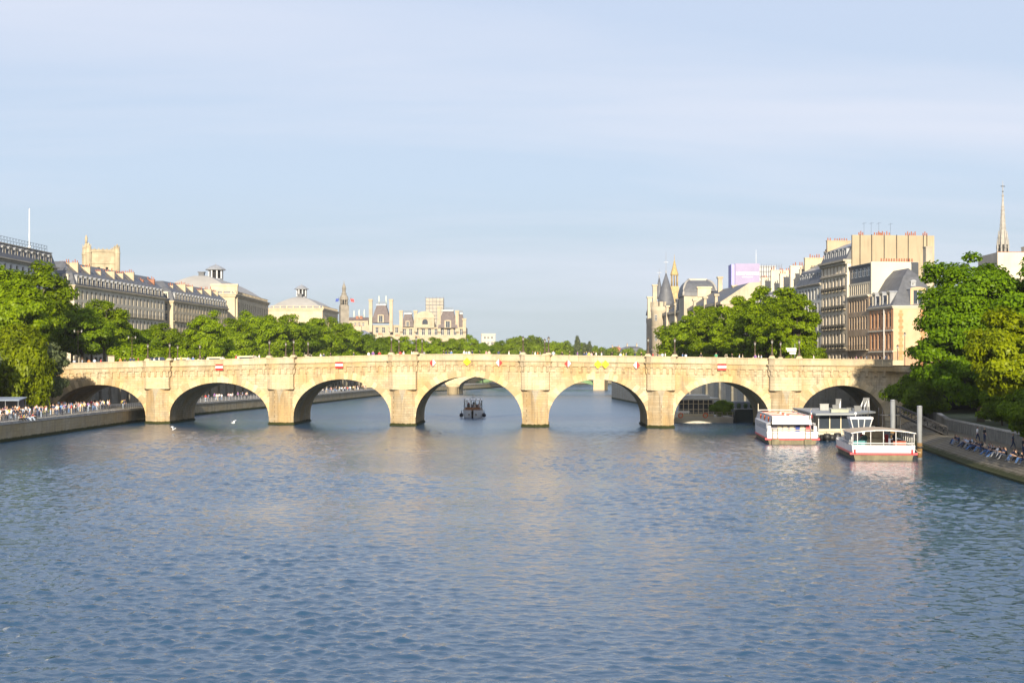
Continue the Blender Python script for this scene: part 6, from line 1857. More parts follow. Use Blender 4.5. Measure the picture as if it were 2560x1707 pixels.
for s in (-1, 1):
    b = MB(); q = [(s * (W / 2 - .1), .1, 1.65), (s * (W / 2 - .1), 2.05, 1.65), (s * (W / 2 - .1), 2.05, 2.85), (s * (W / 2 - .55), 1.0, 2.85), (s * (W / 2 - .2), .25, 2.45)]; b.face(q); b.face([(x - s * .08, y, z) for x, y, z in q[::-1]])
    b.box(s * (W / 2 - .35) - .22, s * (W / 2 - .35) + .22, .12, .2, 1.65, 2.5); link('stern_wing', b.mesh('stern_wing', BWH), e)
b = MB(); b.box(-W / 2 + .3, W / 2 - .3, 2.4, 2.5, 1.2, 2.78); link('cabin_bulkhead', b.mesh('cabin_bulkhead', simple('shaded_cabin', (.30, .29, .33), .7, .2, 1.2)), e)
for x, m_ in ((-1.55, YELLOW), (-.75, CREAM), (.15, CREAM), (.95, FLAG), (1.6, CREAM), (2.4, BRED)):
    b = MB(); b.box(x - .28, x + .28, 2.3, 2.396, 1.25, 2.5); link('door', b.mesh('door', m_ if m_ is not YELLOW else CREAM), e)
b = MB(); b.tube([(-W / 2 + .3, .15, 1.95), (W / 2 - .3, .15, 1.95)], .045, 5); link('stern_rail', b.mesh('stern_rail', CREAM), e)
for x in (-2.35, 2.1):
    b = MB(); b.box(x - .5, x + .5, -.5, -.17, -.3, .75); b.tube([(x - .35, -.3, .7), (x - .35, -.1, 2.2)], .05, 5); b.tube([(x + .35, -.3, .7), (x + .35, -.1, 2.2)], .05, 5); b.tube([(x - .35, -.15, 1.5), (x + .35, -.15, 1.5)], .04, 5); link('boarding_ladder', b.mesh('boarding_ladder', BRUST), e)
b = MB(); b.tube([(-2.6, 27.6, 3.0), (-2.6, 27.6, 5.0)], .06, 5); link('mast', b.mesh('mast', CREAM), e)

for s_, ys2 in ((-1, (5.0, 12.0, 19.0)),):
    for y_ in ys2:
        b = MB(); ring = [(0, y_ + .34 * math.cos(2 * math.pi * k / 12), 2.95 + .34 * math.sin(2 * math.pi * k / 12) + .3) for k in range(13)]
        b.tube([(-2.86, p[1], p[2]) for p in ring], .08, 6); link('lifebuoy', b.mesh('lifebuoy', ORANGE), e)
b = MB(); b.tube([(2.4, .6, 3.4), (2.5, -.4, 4.9)], .035, 5); fs = link('flagstaff', b.mesh('flagstaff', CREAM), e)
for k, m_ in enumerate((FLAG, BWH, FLAGR)):
    b = MB(); b.face([(2.47 + .03 * k, -.2 - .03 * k, 4.75 - .28 * k), (2.47 + .03 * k, -.2 - .03 * k, 4.1 - .2 * k), (2.62 + .03 * k, -.12 - .03 * k, 4.0 - .2 * k), (2.62 + .03 * k, -.12 - .03 * k, 4.6 - .28 * k)]); link('flag_stripe', b.mesh('flag_stripe', m_), fs)
# ---- small cruiser coming through the centre arch
Yc = 326.5
e = empty('cruiser', (xat(1181, Yc), Yc, 0), 0, 'small white cruiser with round navy fenders coming through the centre arch', 'boat')
b = MB(); W = 4.3
st = [(0, .10), (.7, .62), (1.6, .9), (3.2, 1.0), (13, .95)]
rw_ = [(-.5, .70), (.1, .86), (.9, .96), (1.7, 1.0)]
for (ya, ka), (yb, kb) in zip(st, st[1:]):
    for (za, wa_), (zb_, wb_) in zip(rw_, rw_[1:]):
        for s in (-1, 1):
            q = [(s * W / 2 * ka * wa_, ya + (1.7 - za) * .35 * (ya < 2), za), (s * W / 2 * kb * wa_, yb + (1.7 - za) * .35 * (yb < 2), za), (s * W / 2 * kb * wb_, yb + (1.7 - zb_) * .35 * (yb < 2), zb_), (s * W / 2 * ka * wb_, ya + (1.7 - zb_) * .35 * (ya < 2), zb_)]
            b.face(q[::-1] if s < 0 else q, 0, True)
b.face([(-W / 2 * k, y, 1.68) for y, k in st] + [(W / 2 * k, y, 1.68) for y, k in st[::-1]], 1)
b.face([(-W / 2 * .95, 13, -.5), (W / 2 * .95, 13, -.5), (W / 2 * .95, 13, 1.7), (-W / 2 * .95, 13, 1.7)])
link('hull', b.mesh('hull', [simple('cruiser_white', (.82, .80, .75), .4, .08, .8), WOOD]), e)
b = MB(); b.box(-1.7, 1.7, 3.4, 3.5, 1.68, 2.25); link('dashboard', b.mesh('dashboard', WOOD), e)
for x in (-1.85, -1.35, -.45, .45, 1.35, 1.85):
    b = MB(); b.tube([(x, 3.6 if abs(x) < 1.8 else 3.9, 1.7), (x, 3.6 if abs(x) < 1.8 else 3.9, 3.7)], .06, 5); b.tube([(x, 9, 1.7), (x, 9, 3.7)], .06, 5); link('cabin_post', b.mesh('cabin_post', BWH if abs(x) < 1.8 else IRON), e)
b = MB(); b.prism([(-1.95, 3.2), (1.95, 3.2), (1.95, 9.4), (-1.95, 9.4)], 3.7, 3.88); rf = link('cabin_top', b.mesh('cabin_top', BWH), e)
b = MB(); b.tube([(0, 4.5, 3.88), (0, 4.5, 5.2)], .05, 5); b.tube([(-.5, 4.5, 4.3), (.5, 4.5, 4.3)], .03, 4); link('mast', b.mesh('mast', IRON), rf)
for x in (-1.7, 1.6, -.6, .7):
    b = MB(); b.lathe([(.1, 3.88), (.1, 4.1), (0, 4.15)], 7, x, 3.6); link('navigation_light', b.mesh('navigation_light', IRON), rf)
for x0 in (-1.0, -.2, .8):
    b = MB(); b.box(x0 - .3, x0 + .3, 6, 6.5, 1.7, 2.2); b.box(x0 - .3, x0 + .3, 6.5, 6.6, 2.2, 2.8); link('seat', b.mesh('seat', NAVY), e)
for s in (-1, 1):
    b = MB(); b.lathe([(0, .12), (.2, .14), (.38, .3), (.44, .55), (.38, .82), (.2, 1.02), (.08, 1.1), (.06, 1.6), (0, 1.62)], 12, s * 2.42, 2.6); link('fender', b.mesh('fender', NAVY), e)
    b = MB(); b.box(s * .75 - .1, s * .75 + .1, .55, .75, .55, .95); link('hawse_plate', b.mesh('hawse_plate', IRON), e)
    b = MB(); b.tube([(s * 1.4, 1.4, 1.7), (s * 1.5, 1.4, 2.4), (s * 2.1, 4, 2.5), (s * 2.1, 12.5, 2.4)], .035, 5); link('guard_rail', b.mesh('guard_rail', RAILM), e)
# ---- landing stage with flat grey roof
LG = simple('landing_roof_grey', (0.26, 0.28, 0.30), .6, .1, .5)
e = empty('landing_stage', (50, 240, 0), 0, 'floating landing stage with broad flat grey roof between boats and bridge arch', 'landing stage')
plan_ = [(44.6, 225.5), (50.5, 226.5), (56.0, 236.5), (57.8, 259.0), (47.4, 259.5)]
def gp(s): c = Vector((51, 242)); return [tuple(c + (Vector(p) - c) * s) for p in plan_]
mb = MB(); mb.prism(plan_, 3.62, 3.86); mb.build('roof', LG, e)
mb = MB(); mb.prism(gp(.96), 3.50, 3.618); mb.build('fascia', simple('blue_grey_fascia', (.28, .33, .42), .5, .1, .6), e)
mb = MB(); mb.prism(gp(1.0), -.4, .62); mb.build('pontoon', simple('pontoon_steel', (.22, .21, .19), .7, .25, .8, streak=.4), e)
mb = MB(); mb.prism(gp(.86), .63, 1.5, cap=False); mb.build('lower_panel', CREAM, e)
mb = MB(); mb.prism(gp(.86), 1.5, 3.5, cap=False); mb.build('glazing', GLASS, e)
pp = gp(.87)
for i in range(5):
    A, B = Vector(pp[i]), Vector(pp[(i + 1) % 5]); n = max(2, int((B - A).length / 1.6))
    for k in range(n):
        q = A.lerp(B, k / n); b = MB(); b.box(-.06, .06, -.06, .06, .62, 3.5); link('mullion', b.mesh('mullion', CREAM if k % 3 else RAILM), e, (q.x - 50, q.y - 240, 0))
pp = gp(.97)
for i in range(5):
    A, B = Vector(pp[i]), Vector(pp[(i + 1) % 5])
    mb = MB(); n = max(2, int((B - A).length / 1.5))
    for z in (1.05, 1.6): mb.tube([(*A, z), (*B, z)], .04, 5)
    for k in range(n): q = A.lerp(B, k / n); mb.tube([(*q, .6), (*q, 1.6)], .04, 5)
    mb.build('guard_rail', RAILM, e)
def roof_thing(nm, px, py, Y, w, h, mat):
    x, z = xat(px, Y), 3.86
    b = MB(); b.box(x - w / 2, x + w / 2, Y, Y + w * .5, z, z + h); b.box(x - w / 2 - .06, x + w / 2 + .06, Y - .06, Y + w * .5 + .06, z + h, z + h + .08); b.build(nm, mat, e)
roof_thing('roof_sign_panel', 2061, 0, 244, 1.35, .95, simple('faded_sign_white', (.30, .30, .29), .6, .15, 1.5))
VENT = simple('duct_grey', (.13, .135, .14), .6, .12, .8)
roof_thing('ventilation_duct', 2096, 0, 246, .8, 1.7, VENT); roof_thing('ventilation_box', 2090, 0, 244, 1.1, .8, VENT)
roof_thing('roof_hatch', 2100, 0, 231, 2.6, .45, simple('pale_green_hatch', (.30, .32, .26), .6)); roof_thing('roof_unit', 2124, 0, 240, .9, .45, VENT); roof_thing('roof_unit', 2144, 0, 238, 1.0, .8, VENT)
roof_thing('exhaust_stack', 2166, 0, 245, .9, 1.9, VENT)
for px, Y, tl in ((2102, 236, .0), (2152, 243, .45), (2160, 244, .6), (2174, 243, -.1)):
    fl = empty('pennant', (xat(px, Y), Y, 3.86), 0, 'white pennant flag on the landing stage roof', 'flag', 'white pennants on the landing stage')
    b = MB(); b.tube([(0, 0, -.05), (tl, 0, 1.9)], .03, 5); link('staff', b.mesh('staff', RAILM), fl)
    b = MB(); q = [(tl, .02, 1.85), (tl * .35, .02, .6), (tl * .35 - .24, .1, .55), (tl * .7 - .2, .06, 1.1)]; b.face(q); b.face([(x, y - .02, z) for x, y, z in q[::-1]]); link('cloth', b.mesh('cloth', BWH), fl)
# stacked gear on the stage edge
for k, (px, Y) in enumerate(((2062, 222), (2072, 221), (2084, 222), (2098, 223))):
    b = MB(); b.lathe([(.0, .1), (.5, .15), (.6, .5), (.5, .95), (.0, 1.0)], 10); o = link('tyre_fender', b.mesh('tyre_fender', BLACK), None, (xat(px, Y), Y + 1.2, -.1 + .2 * (k % 2)))
    tag(o, 'black tyre fender hanging between the landing stage and the boats', 'fender', 'black tyre fenders')
# mooring piles
def pile(px, pyb, ztop, r, lab):
    Y = F * H / (pyb - HZ); x = xat(px, Y)
    p = empty('mooring_pile', (x, Y, 0), 0, lab, 'mooring pile')
    b = MB(); b.lathe([(r, -1.5), (r, ztop)], 16); link('tube', b.mesh('tube', simple('pile_steel_%d' % px, (.20, .21, .22), .6, .2, .6, streak=.6)), p)
    b = MB(); b.lathe([(r * 1.08, ztop), (r * 1.08, ztop + .1), (r * .8, ztop + .16), (0, ztop + .18)], 16); link('cap', b.mesh('cap', RAILM), p)
    b = MB(); b.lathe([(r * 1.04, .2), (r * 1.04, 1.9)], 16); link('rust_band', b.mesh('rust_band', simple('rust_%d' % px, (.20, .12, .05), .9, .4, 1.5)), p)
    b = MB(); b.lathe([(r * 1.5, 1.3), (r * 1.5, 1.5), (r * 1.02, 1.5)], 14); link('sliding_collar', b.mesh('sliding_collar', IRON), p)
pile(2299, 1148, 6.0, .29, 'grey steel mooring pile beside the canopy boat stern')
pile(2232, 1110, 6.0, .33, 'grey steel mooring pile behind the canopy boat wheelhouse')
# gangway from the stage up to the bank
e = empty('gangway', (57, 214, 0), 0, 'black truss gangway leading from the landing stage to the bank', 'gangway')
A, B = Vector((54.0, 214, 5.2)), Vector((58.4, 206, 2.6))
for s in (0, 1.3):
    o_ = Vector((0, s * 1.4, 0)); b = MB()
    b.tube([A + o_, B + o_], .10, 6); b.tube([A + o_ + Vector((0, 0, -1.1)), B + o_ + Vector((0, 0, -1.1))], .12, 6)
    for k in range(7):
        p_, q_ = A.lerp(B, k / 6) + o_, A.lerp(B, min(1, (k + 1) / 6)) + o_; b.tube([p_, p_ + Vector((0, 0, -1.1))], .06, 5); b.tube([p_ + Vector((0, 0, -1.1)), q_], .06, 5)
    b.build('truss', BLACK, e)
b = MB(); b.prism([(A.x, A.y), (B.x, B.y), (B.x, B.y + 1.9), (A.x, A.y + 1.9)], [A.z - 1.2, B.z - 1.2, B.z - 1.2, A.z - 1.2], [A.z - 1.1, B.z - 1.1, B.z - 1.1, A.z - 1.1]); b.build('walkway', BLACK, e)
b = MB(); b.box(51.5, 54.2, 213.8, 216.2, 3.9, 4.0)
for x, y in ((51.6, 213.9), (54.1, 213.9), (51.6, 216.1), (54.1, 216.1)): b.tube([(x, y, -1), (x, y, 5.0)], .07, 6)
b.build('landing', BLACK, e)
# ---- floating restaurant beyond the bridge
Yr = 297.5
e = empty('floating_restaurant', (36, Yr, 0), 0, 'floating restaurant with framed glazing and lifebuoys under the arch', 'boat')
x0, x1 = xat(1686, Yr) - 36, xat(1833, Yr) - 36
b = MB(); b.box(x0, x1, 0, 16, -.4, 1.15); b.box(x0 - .1, x1 + .1, -.1, 16, .75, .95); link('hull', b.mesh('hull', simple('restaurant_hull', (.50, .46, .38), .6, .15, .8)), e)
b = MB(); b.box(x0 + 1.0, x1 - 3.5, 2.2, 15, 1.15, 1.7); link('sill_wall', b.mesh('sill_wall', CREAM), e)
b = MB(); b.box(x0 + 1.2, x1 - 3.7, 2.4, 14.8, 1.7, 4.4); link('glazing', b.mesh('glazing', GLASS), e)
for k in range(8):
    x = x0 + 1.05 + (x1 - x0 - 4.6) * k / 7; b = MB(); b.box(x - .07, x + .07, 2.2, 2.36, 1.7, 4.4); link('mullion', b.mesh('mullion', CREAM), e)
for z in (2.5, 3.6): b = MB(); b.box(x0 + 1.0, x1 - 3.5, 2.22, 2.34, z, z + .1); link('transom_bar', b.mesh('transom_bar', CREAM), e)
b = MB(); b.prism([(x0 + .4, 1.6), (x1 - 2.4, 1.6), (x1 - 2.4, 15.5), (x0 + .4, 15.5)], 4.4, 4.75); b.prism([(x0 + 2.2, 4), (x1 - 4, 4), (x1 - 4, 15), (x0 + 2.2, 15)], 4.75, 5.3); link('roof', b.mesh('roof', simple('restaurant_roof', (.50, .48, .42), .7, .12, .8)), e)
b = MB()
for k in range(12): x = x0 + .1 + (x1 - x0 - .2) * k / 11; b.tube([(x, .05, 1.15), (x, .05, 2.05)], .03, 5)
for z in (1.6, 2.05): b.tube([(x0, .05, z), (x1, .05, z)], .03, 5)
link('guard_rail', b.mesh('guard_rail', CREAM), e)
b = MB(); b.box(x0 + .5, x0 + 2.9, -.06, -.02, 1.9, 2.35); link('name_banner', b.mesh('name_banner', WHITE), e)
for lx in (x0 + 1.2, x0 + 6.0):
    b = MB(); n = 14; prev = None
    ring = [(lx + .42 * math.cos(2 * math.pi * k / n), -.12, 1.45 + .42 * math.sin(2 * math.pi * k / n)) for k in range(n + 1)]
    b.tube(ring, .11, 6); o = link('lifebuoy', b.mesh('lifebuoy', ORANGE), e)
tree('bush', xat(1808, Yr) , Yr + 1.6, 1.0, 'dark green shrub in a tub at the floating restaurant', None, .62, name='shrub')
# dark barge beside it
e = empty('dark_barge', (xat(1862, 300), 300, 0), 0, 'dark green barge hull moored under the arch beside the restaurant', 'boat')
b = MB(); b.prism([(-1.6, 0), (2.6, -.6), (3.4, 20), (-1.6, 20)], -.5, [2.5, 3.0, 2.4, 2.4], poly1=[(-2.1, -.5), (3.0, -1.0), (3.6, 20), (-1.9, 20)]); link('hull', b.mesh('hull', simple('barge_green', (.035, .055, .05), .5, .2, .8)), e)
b = MB(); b.box(-2.2, 3.1, -.9, -.4, 2.6, 2.75); link('gunwale', b.mesh('gunwale', RAILM), e)
b = MB(); b.box(-1, 2.2, 6, 12, 2.3, 3.9); link('deckhouse', b.mesh('deckhouse', BDK), e)
for k, x in enumerate((-1.0, .4, 1.7)):
    b = MB(); b.lathe([(.3, 2.3), (.36, 2.9), (.45, 3.2), (.35, 3.6), (0, 3.8)], 8, x, 1.2 + .4 * k); link('plant_pot', b.mesh('plant_pot', simple('potted_green_%d' % k, (.04, .07, .02), .9, .4, 3.0)), e)
# ================================================================== people, railing, street details
def person_template(name, J, E, sub=1):
    """J: joint -> (co, radius); E: edges; grows one continuous skin over the skeleton; slots skin, top, bottom, hair, shoe"""
    keys = list(J); me = bpy.data.meshes.new(name)
    me.from_pydata([J[k][0] for k in keys], [(keys.index(a), keys.index(b)) for a, b in E], [])
    ob = bpy.data.objects.new(name, me); COL.objects.link(ob)
    ob.modifiers.new('skin', 'SKIN')
    for i, k in enumerate(keys):
        r = J[k][1]; me.skin_vertices[0].data[i].radius = r if isinstance(r, tuple) else (r, r)
        me.skin_vertices[0].data[i].use_root = (k == 'hip')
    s = ob.modifiers.new('sub', 'SUBSURF'); s.levels = sub; s.render_levels = sub
    dg = bpy.context.evaluated_depsgraph_get(); dg.update()
    out = bpy.data.meshes.new_from_object(ob.evaluated_get(dg))
    bpy.data.objects.remove(ob)
    for m in PSLOT: out.materials.append(m)
    hd, nk = Vector(J['head'][0]), Vector(J['neck'][0])
    segs = []
    for a, b in E:
        t = 0 if a in ('neck', 'head') or b in ('head', 'crown') else (2 if a in ('hip', 'hl', 'hr', 'kl', 'kr') and b[0] in 'hka' else 1)
        if a in ('el', 'er', 'wl', 'wr') : t = 0
        if a in ('al', 'ar'): t = 4
        segs.append((Vector(J[a][0]), Vector(J[b][0]), t))
    for p in out.polygons:
        c = p.center; best = (9, 1)
        for a, b, t in segs:
            d = b - a; u = max(0, min(1, (c - a).dot(d) / max(d.length_squared, 1e-9))); q = (c - (a + d * u)).length
            if q < best[0]: best = (q, t)
        t = best[1]
        if t == 0 and (c - hd).length < .17 and c.z > hd.z - .06 and (c.z > hd.z + .055 or c.y > hd.y + .02): t = 3
        p.material_index = t; p.use_smooth = True
    return out
SKINS = [simple('skin_%d' % i, c, .6, .06) for i, c in enumerate([(.55, .34, .24), (.42, .25, .17), (.20, .11, .07)])]
HAIRS = [simple('hair_%d' % i, c, .7, .15) for i, c in enumerate([(.02, .015, .012), (.09, .05, .025), (.30, .20, .09)])]
CLOTH = {n: simple('cloth_' + n, c, .85, .12, 2.0) for n, c in dict(white=(.74, .73, .72), black=(.018, .018, .02), navy=(.03, .045, .10), grey=(.26, .27, .29), blue=(.10, .20, .42), pale=(.42, .50, .62), red=(.50, .05, .05), orange=(.70, .20, .05), pink=(.68, .36, .40), beige=(.52, .42, .30), yellow=(.72, .60, .12), green=(.06, .30, .16), purple=(.20, .10, .32)).items()}
SHOE = simple('shoe', (.10, .10, .10), .7, .3)
PSLOT = [SKINS[0], CLOTH['white'], CLOTH['navy'], HAIRS[0], SHOE]
def base_pose(**k):
    J = dict(hip=((0, 0, .93), (.15, .11)), waist=((0, 0, 1.10), (.135, .10)), chest=((0, -.01, 1.32), (.165, .115)), neck=((0, 0, 1.47), .062), head=((0, -.02, 1.61), (.082, .098)), crown=((0, -.005, 1.72), (.06, .07)),
             sl=((-.18, 0, 1.40), .068), el=((-.23, .02, 1.13), .048), wl=((-.22, -.06, .90), .036), fl=((-.21, -.09, .80), .034), sr=((.18, 0, 1.40), .068), er=((.23, .02, 1.13), .048), wr=((.22, -.06, .90), .036), fr=((.21, -.09, .80), .034),
             hl=((-.09, 0, .86), .095), kl=((-.10, -.02, .50), .066), al=((-.10, .02, .09), .045), tl=((-.11, -.14, .04), .038), hr=((.09, 0, .86), .095), kr=((.10, -.02, .50), .066), ar=((.10, .02, .09), .045), tr=((.11, -.14, .04), .038))
    for n, co in k.items(): J[n] = (co, J[n][1])
    return J
PE = [('hip', 'waist'), ('waist', 'chest'), ('chest', 'neck'), ('neck', 'head'), ('head', 'crown'), ('chest', 'sl'), ('sl', 'el'), ('el', 'wl'), ('wl', 'fl'), ('chest', 'sr'), ('sr', 'er'), ('er', 'wr'), ('wr', 'fr'),
      ('hip', 'hl'), ('hl', 'kl'), ('kl', 'al'), ('al', 'tl'), ('hip', 'hr'), ('hr', 'kr'), ('kr', 'ar'), ('ar', 'tr')]
POSES = {
    'standing': person_template('standing', base_pose(), PE),
    'walking': person_template('walking', base_pose(kl=(-.09, -.18, .52), al=(-.09, -.24, .10), tl=(-.09, -.40, .09), kr=(.09, .06, .50), ar=(.10, .28, .13), tr=(.10, .16, .04), wl=(-.24, .16, .92), fl=(-.23, .18, .83), el=(-.24, .10, 1.13), wr=(.22, -.22, .96), fr=(.2, -.28, .88), er=(.24, -.04, 1.13)), PE),
    'leaning': person_template('leaning', base_pose(waist=(0, -.06, 1.10), chest=(0, -.17, 1.28), neck=(0, -.24, 1.41), head=(0, -.29, 1.54), crown=(0, -.30, 1.65), sl=(-.18, -.18, 1.36), sr=(.18, -.18, 1.36), el=(-.22, -.30, 1.12), er=(.22, -.30, 1.12), wl=(-.10, -.45, 1.10), wr=(.10, -.45, 1.10), fl=(-.02, -.50, 1.10), fr=(.02, -.52, 1.12)), PE),
    'arm raised': person_template('arm', base_pose(er=(.30, -.12, 1.22), wr=(.16, -.24, 1.42), fr=(.12, -.25, 1.52)), PE),
    'sitting': person_template('sitting', base_pose(hip=(0, 0, .13), waist=(0, .03, .30), chest=(0, 0, .52), neck=(0, -.03, .67), head=(0, -.06, .81), crown=(0, -.05, .92), sl=(-.18, 0, .60), sr=(.18, 0, .60), el=(-.24, -.14, .38), er=(.24, -.14, .38), wl=(-.14, -.36, .44), wr=(.14, -.36, .44), fl=(-.08, -.42, .44), fr=(.08, -.44, .42),
        hl=(-.10, -.06, .11), hr=(.10, -.06, .11), kl=(-.13, -.42, .36), kr=(.13, -.44, .34), al=(-.12, -.70, -.14), ar=(.12, -.74, -.16), tl=(-.12, -.86, -.20), tr=(.12, -.90, -.22)), PE),
    'reclining': person_template('reclining', base_pose(hip=(0, 0, .13), waist=(0, .12, .27), chest=(0, .22, .46), neck=(0, .25, .61), head=(0, .22, .75), crown=(0, .23, .86), sl=(-.18, .24, .54), sr=(.18, .24, .54), el=(-.26, .40, .34), er=(.26, .40, .34), wl=(-.28, .52, .10), wr=(.28, .52, .10), fl=(-.28, .50, .04), fr=(.28, .50, .04),
        hl=(-.10, -.06, .11), hr=(.10, -.06, .11), kl=(-.12, -.46, .08), kr=(.13, -.40, .22), al=(-.12, -.86, -.26), ar=(.12, -.76, -.22), tl=(-.12, -.96, -.26), tr=(.12, -.92, -.26)), PE),
}
PR = random.Random(5)
TOPS = ['white'] * 5 + ['black'] * 6 + ['navy', 'navy', 'grey', 'pale'] + ['pale', 'grey', 'navy', 'blue', 'red', 'pink', 'beige', 'orange', 'pale', 'yellow', 'purple']
BOTS = ['navy', 'black', 'blue', 'grey', 'beige', 'black', 'navy', 'pale']
def person(x, y, z, rz, pose, place, group, top=None, bot=None):
    me = POSES[pose]
    o = bpy.data.objects.new('person', me); COL.objects.link(o)
    o.location = (x, y, z); o.rotation_euler = (0, 0, rz); s = PR.uniform(.94, 1.07); o.scale = (s * PR.uniform(.95, 1.1), s, s)
    tn, bn = top or PR.choice(TOPS), bot or PR.choice(BOTS)
    ms = [PR.choice(SKINS[:2] + SKINS[:1] + SKINS), CLOTH[tn], CLOTH[bn], PR.choice(HAIRS), SHOE]
    for i, m in enumerate(ms):
        o.material_slots[i].link = 'OBJECT'; o.material_slots[i].material = m
    pd = {'pale': 'pale blue'}
    tag(o, '%s person in %s top and %s trousers, %s' % (pose if pose != 'arm raised' else 'waving', pd.get(tn, tn), pd.get(bn, bn), place), 'person', group)
    return o

# railing along the left quay
rl = empty('quay_railing', (-72.6, 240, ZQ), 0, 'grey metal railing along the crowded left quay', 'railing')
pm = MB(); pm.box(-.03, .03, -.03, .03, 0, 1.02); pmm = pm.mesh('post', RAILM)
y = 203.0
while y < 500:
    link('post', pmm, rl, (pline(LB, y) - .45 + 72.6, y - 240, .06)); y += 1.5 if y < 320 else 3.0
for zz in (.35, .70, 1.03):
    b = MB(); b.tube([(pline(LB, y) - .45, y, ZQ + .06 + zz) for y in (200, 245, 292, 320, 349, 412, 457, 500)], .035, 5); b.build('rail', RAILM, rl)

# left quay crowd
G1 = 'crowd on the left quay'
n = 0; tries = 0; spots = []
while n < 132 and tries < 5000:
    tries += 1
    y = PR.uniform(205, 300) if PR.random() < .8 else PR.uniform(205, 250); dx = abs(PR.gauss(0, 4.2)) + .95
    if dx > 13: continue
    x = pline(LB, y) - dx
    if any((x - a) ** 2 + (y - b_) ** 2 < .34 for a, b_ in spots): continue
    spots.append((x, y)); n += 1
    if dx < 1.8:
        pose = PR.choice(['leaning', 'standing', 'standing', 'arm raised']); rz = HP * PR.choice([1, 1, -1]) + PR.uniform(-.5, .5)
    else: pose = PR.choice(['standing', 'walking', 'standing', 'arm raised']); rz = PR.uniform(0, 6.28)
    ph = 'at left quay railing' if dx < 1.8 else ('in left quay crowd' if y < 265 else 'on quay by leftmost arch')
    person(x, y, ZQ + .01, rz, pose, ph, G1)
for k in range(13):     # seated on the coping, legs over the edge
    y = 206 + k * 1.35 + PR.uniform(-.4, .4) + (10 if k > 6 else 0); person(pline(LB, y) - .12, y, ZQ + .065, HP + PR.uniform(-.2, .2), 'sitting', 'on left quay edge', 'people sitting on the left quay edge')
# the far part of the crowd, too small and dense to count: one mass
CM = [SKINS[0], SKINS[1], HAIRS[0], HAIRS[1], SHOE] + list(CLOTH.values()); CN = list(CLOTH)
TD = {k: ([tuple(v.co) for v in m.vertices], [(tuple(p.vertices), p.material_index) for p in m.polygons]) for k, m in POSES.items()}
cv, cf, cm_ = [], [], []
def crowd_add(x, y, z):
    vs_, fs_ = TD[PR.choice(['standing', 'walking', 'leaning', 'arm raised', 'standing'])]; a_ = PR.uniform(0, 6.28); s_ = PR.uniform(.94, 1.06); c_, d_ = math.cos(a_) * s_, math.sin(a_) * s_
    t_, b_ = 5 + CN.index(PR.choice(TOPS)), 5 + CN.index(PR.choice(BOTS)); mp = [PR.choice([0, 0, 1]), t_, b_, PR.choice([2, 3]), 4]; o_ = len(cv)
    cv.extend([(x + vx * c_ - vy * d_, y + vx * d_ + vy * c_, z + vz * s_) for vx, vy, vz in vs_])
    for f_, m_ in fs_: cf.append(tuple(i + o_ for i in f_)); cm_.append(mp[m_])
for ya, yb, cnt, sg in ((338, 405, 30, 2.5), (430, 575, 85, 2.5), (206, 302, 75, 4.5)):
    for k in range(cnt):
        y = PR.uniform(ya, yb); dx = (1.0 if ya > 300 else 2.2) + abs(PR.gauss(0, sg)); crowd_add(pline(LB, y) - min(dx, 14), y, ZQ + .01)
cme = bpy.data.meshes.new('crowd'); cme.from_pydata(cv, [], cf)
for m in CM: cme.materials.append(m)
cme.polygons.foreach_set('material_index', cm_); cme.polygons.foreach_set('use_smooth', [True] * len(cf)); cme.update()
tag(link('crowd', cme), 'dense far crowd along the left quay behind the railing and beyond the bridge', 'crowd', kind='stuff')
# pedestrians on the bridge
BPX = [186, 205, 222, 236, 252, 300, 312, 326, 334, 345, 384, 396, 452, 470, 482, 500, 508, 556, 590, 634, 648, 801, 809, 826, 884, 921, 932, 948, 1000, 1008, 1028, 1034, 1060, 1109, 1115, 1122, 1128, 1160, 1166, 1172, 1180, 1199, 1215, 1222, 1246, 1272, 1300, 1331, 1338, 1344, 1350, 1383, 1405, 1424, 1443, 1460, 1466, 1472, 1478, 1484, 1490, 1497, 1503, 1530, 1551, 1558, 1565, 1587, 1603, 1632, 1644, 1656, 1663, 1706, 1714, 1752, 1790, 1830, 1848, 1856, 1888, 1896, 1903, 1978, 2034, 2140, 2152, 2166, 2200, 2214]
for px in BPX:
    d = PR.uniform(.75, 2.6); X = bpx(px) * (1 + d / 280); rz = PR.choice([HP, -HP, HP, -HP, math.pi, 0]) + PR.uniform(-.5, .5)
    if any(l - .55 < X < r + .55 for l, r in piers): d += .3
    tc = {1558: 'yellow', 1790: 'green', 1888: 'purple', 932: 'purple', 1490: 'white', 1338: 'white', 1344: 'orange'}.get(px)
    side = 'by the cream vans' if px < 660 else 'left of single yellow diamond' if px < 1160 else 'near twin yellow diamonds' if px < 1620 else 'before island trees' if px < 2000 else 'before island houses'
    person(*BP(X, d, zline(X) + .19), rz, PR.choice(['walking', 'standing', 'standing', 'walking', 'leaning'] if d < 1.2 else ['walking', 'standing']), 'on bridge ' + side, 'pedestrians on the bridge', tc)
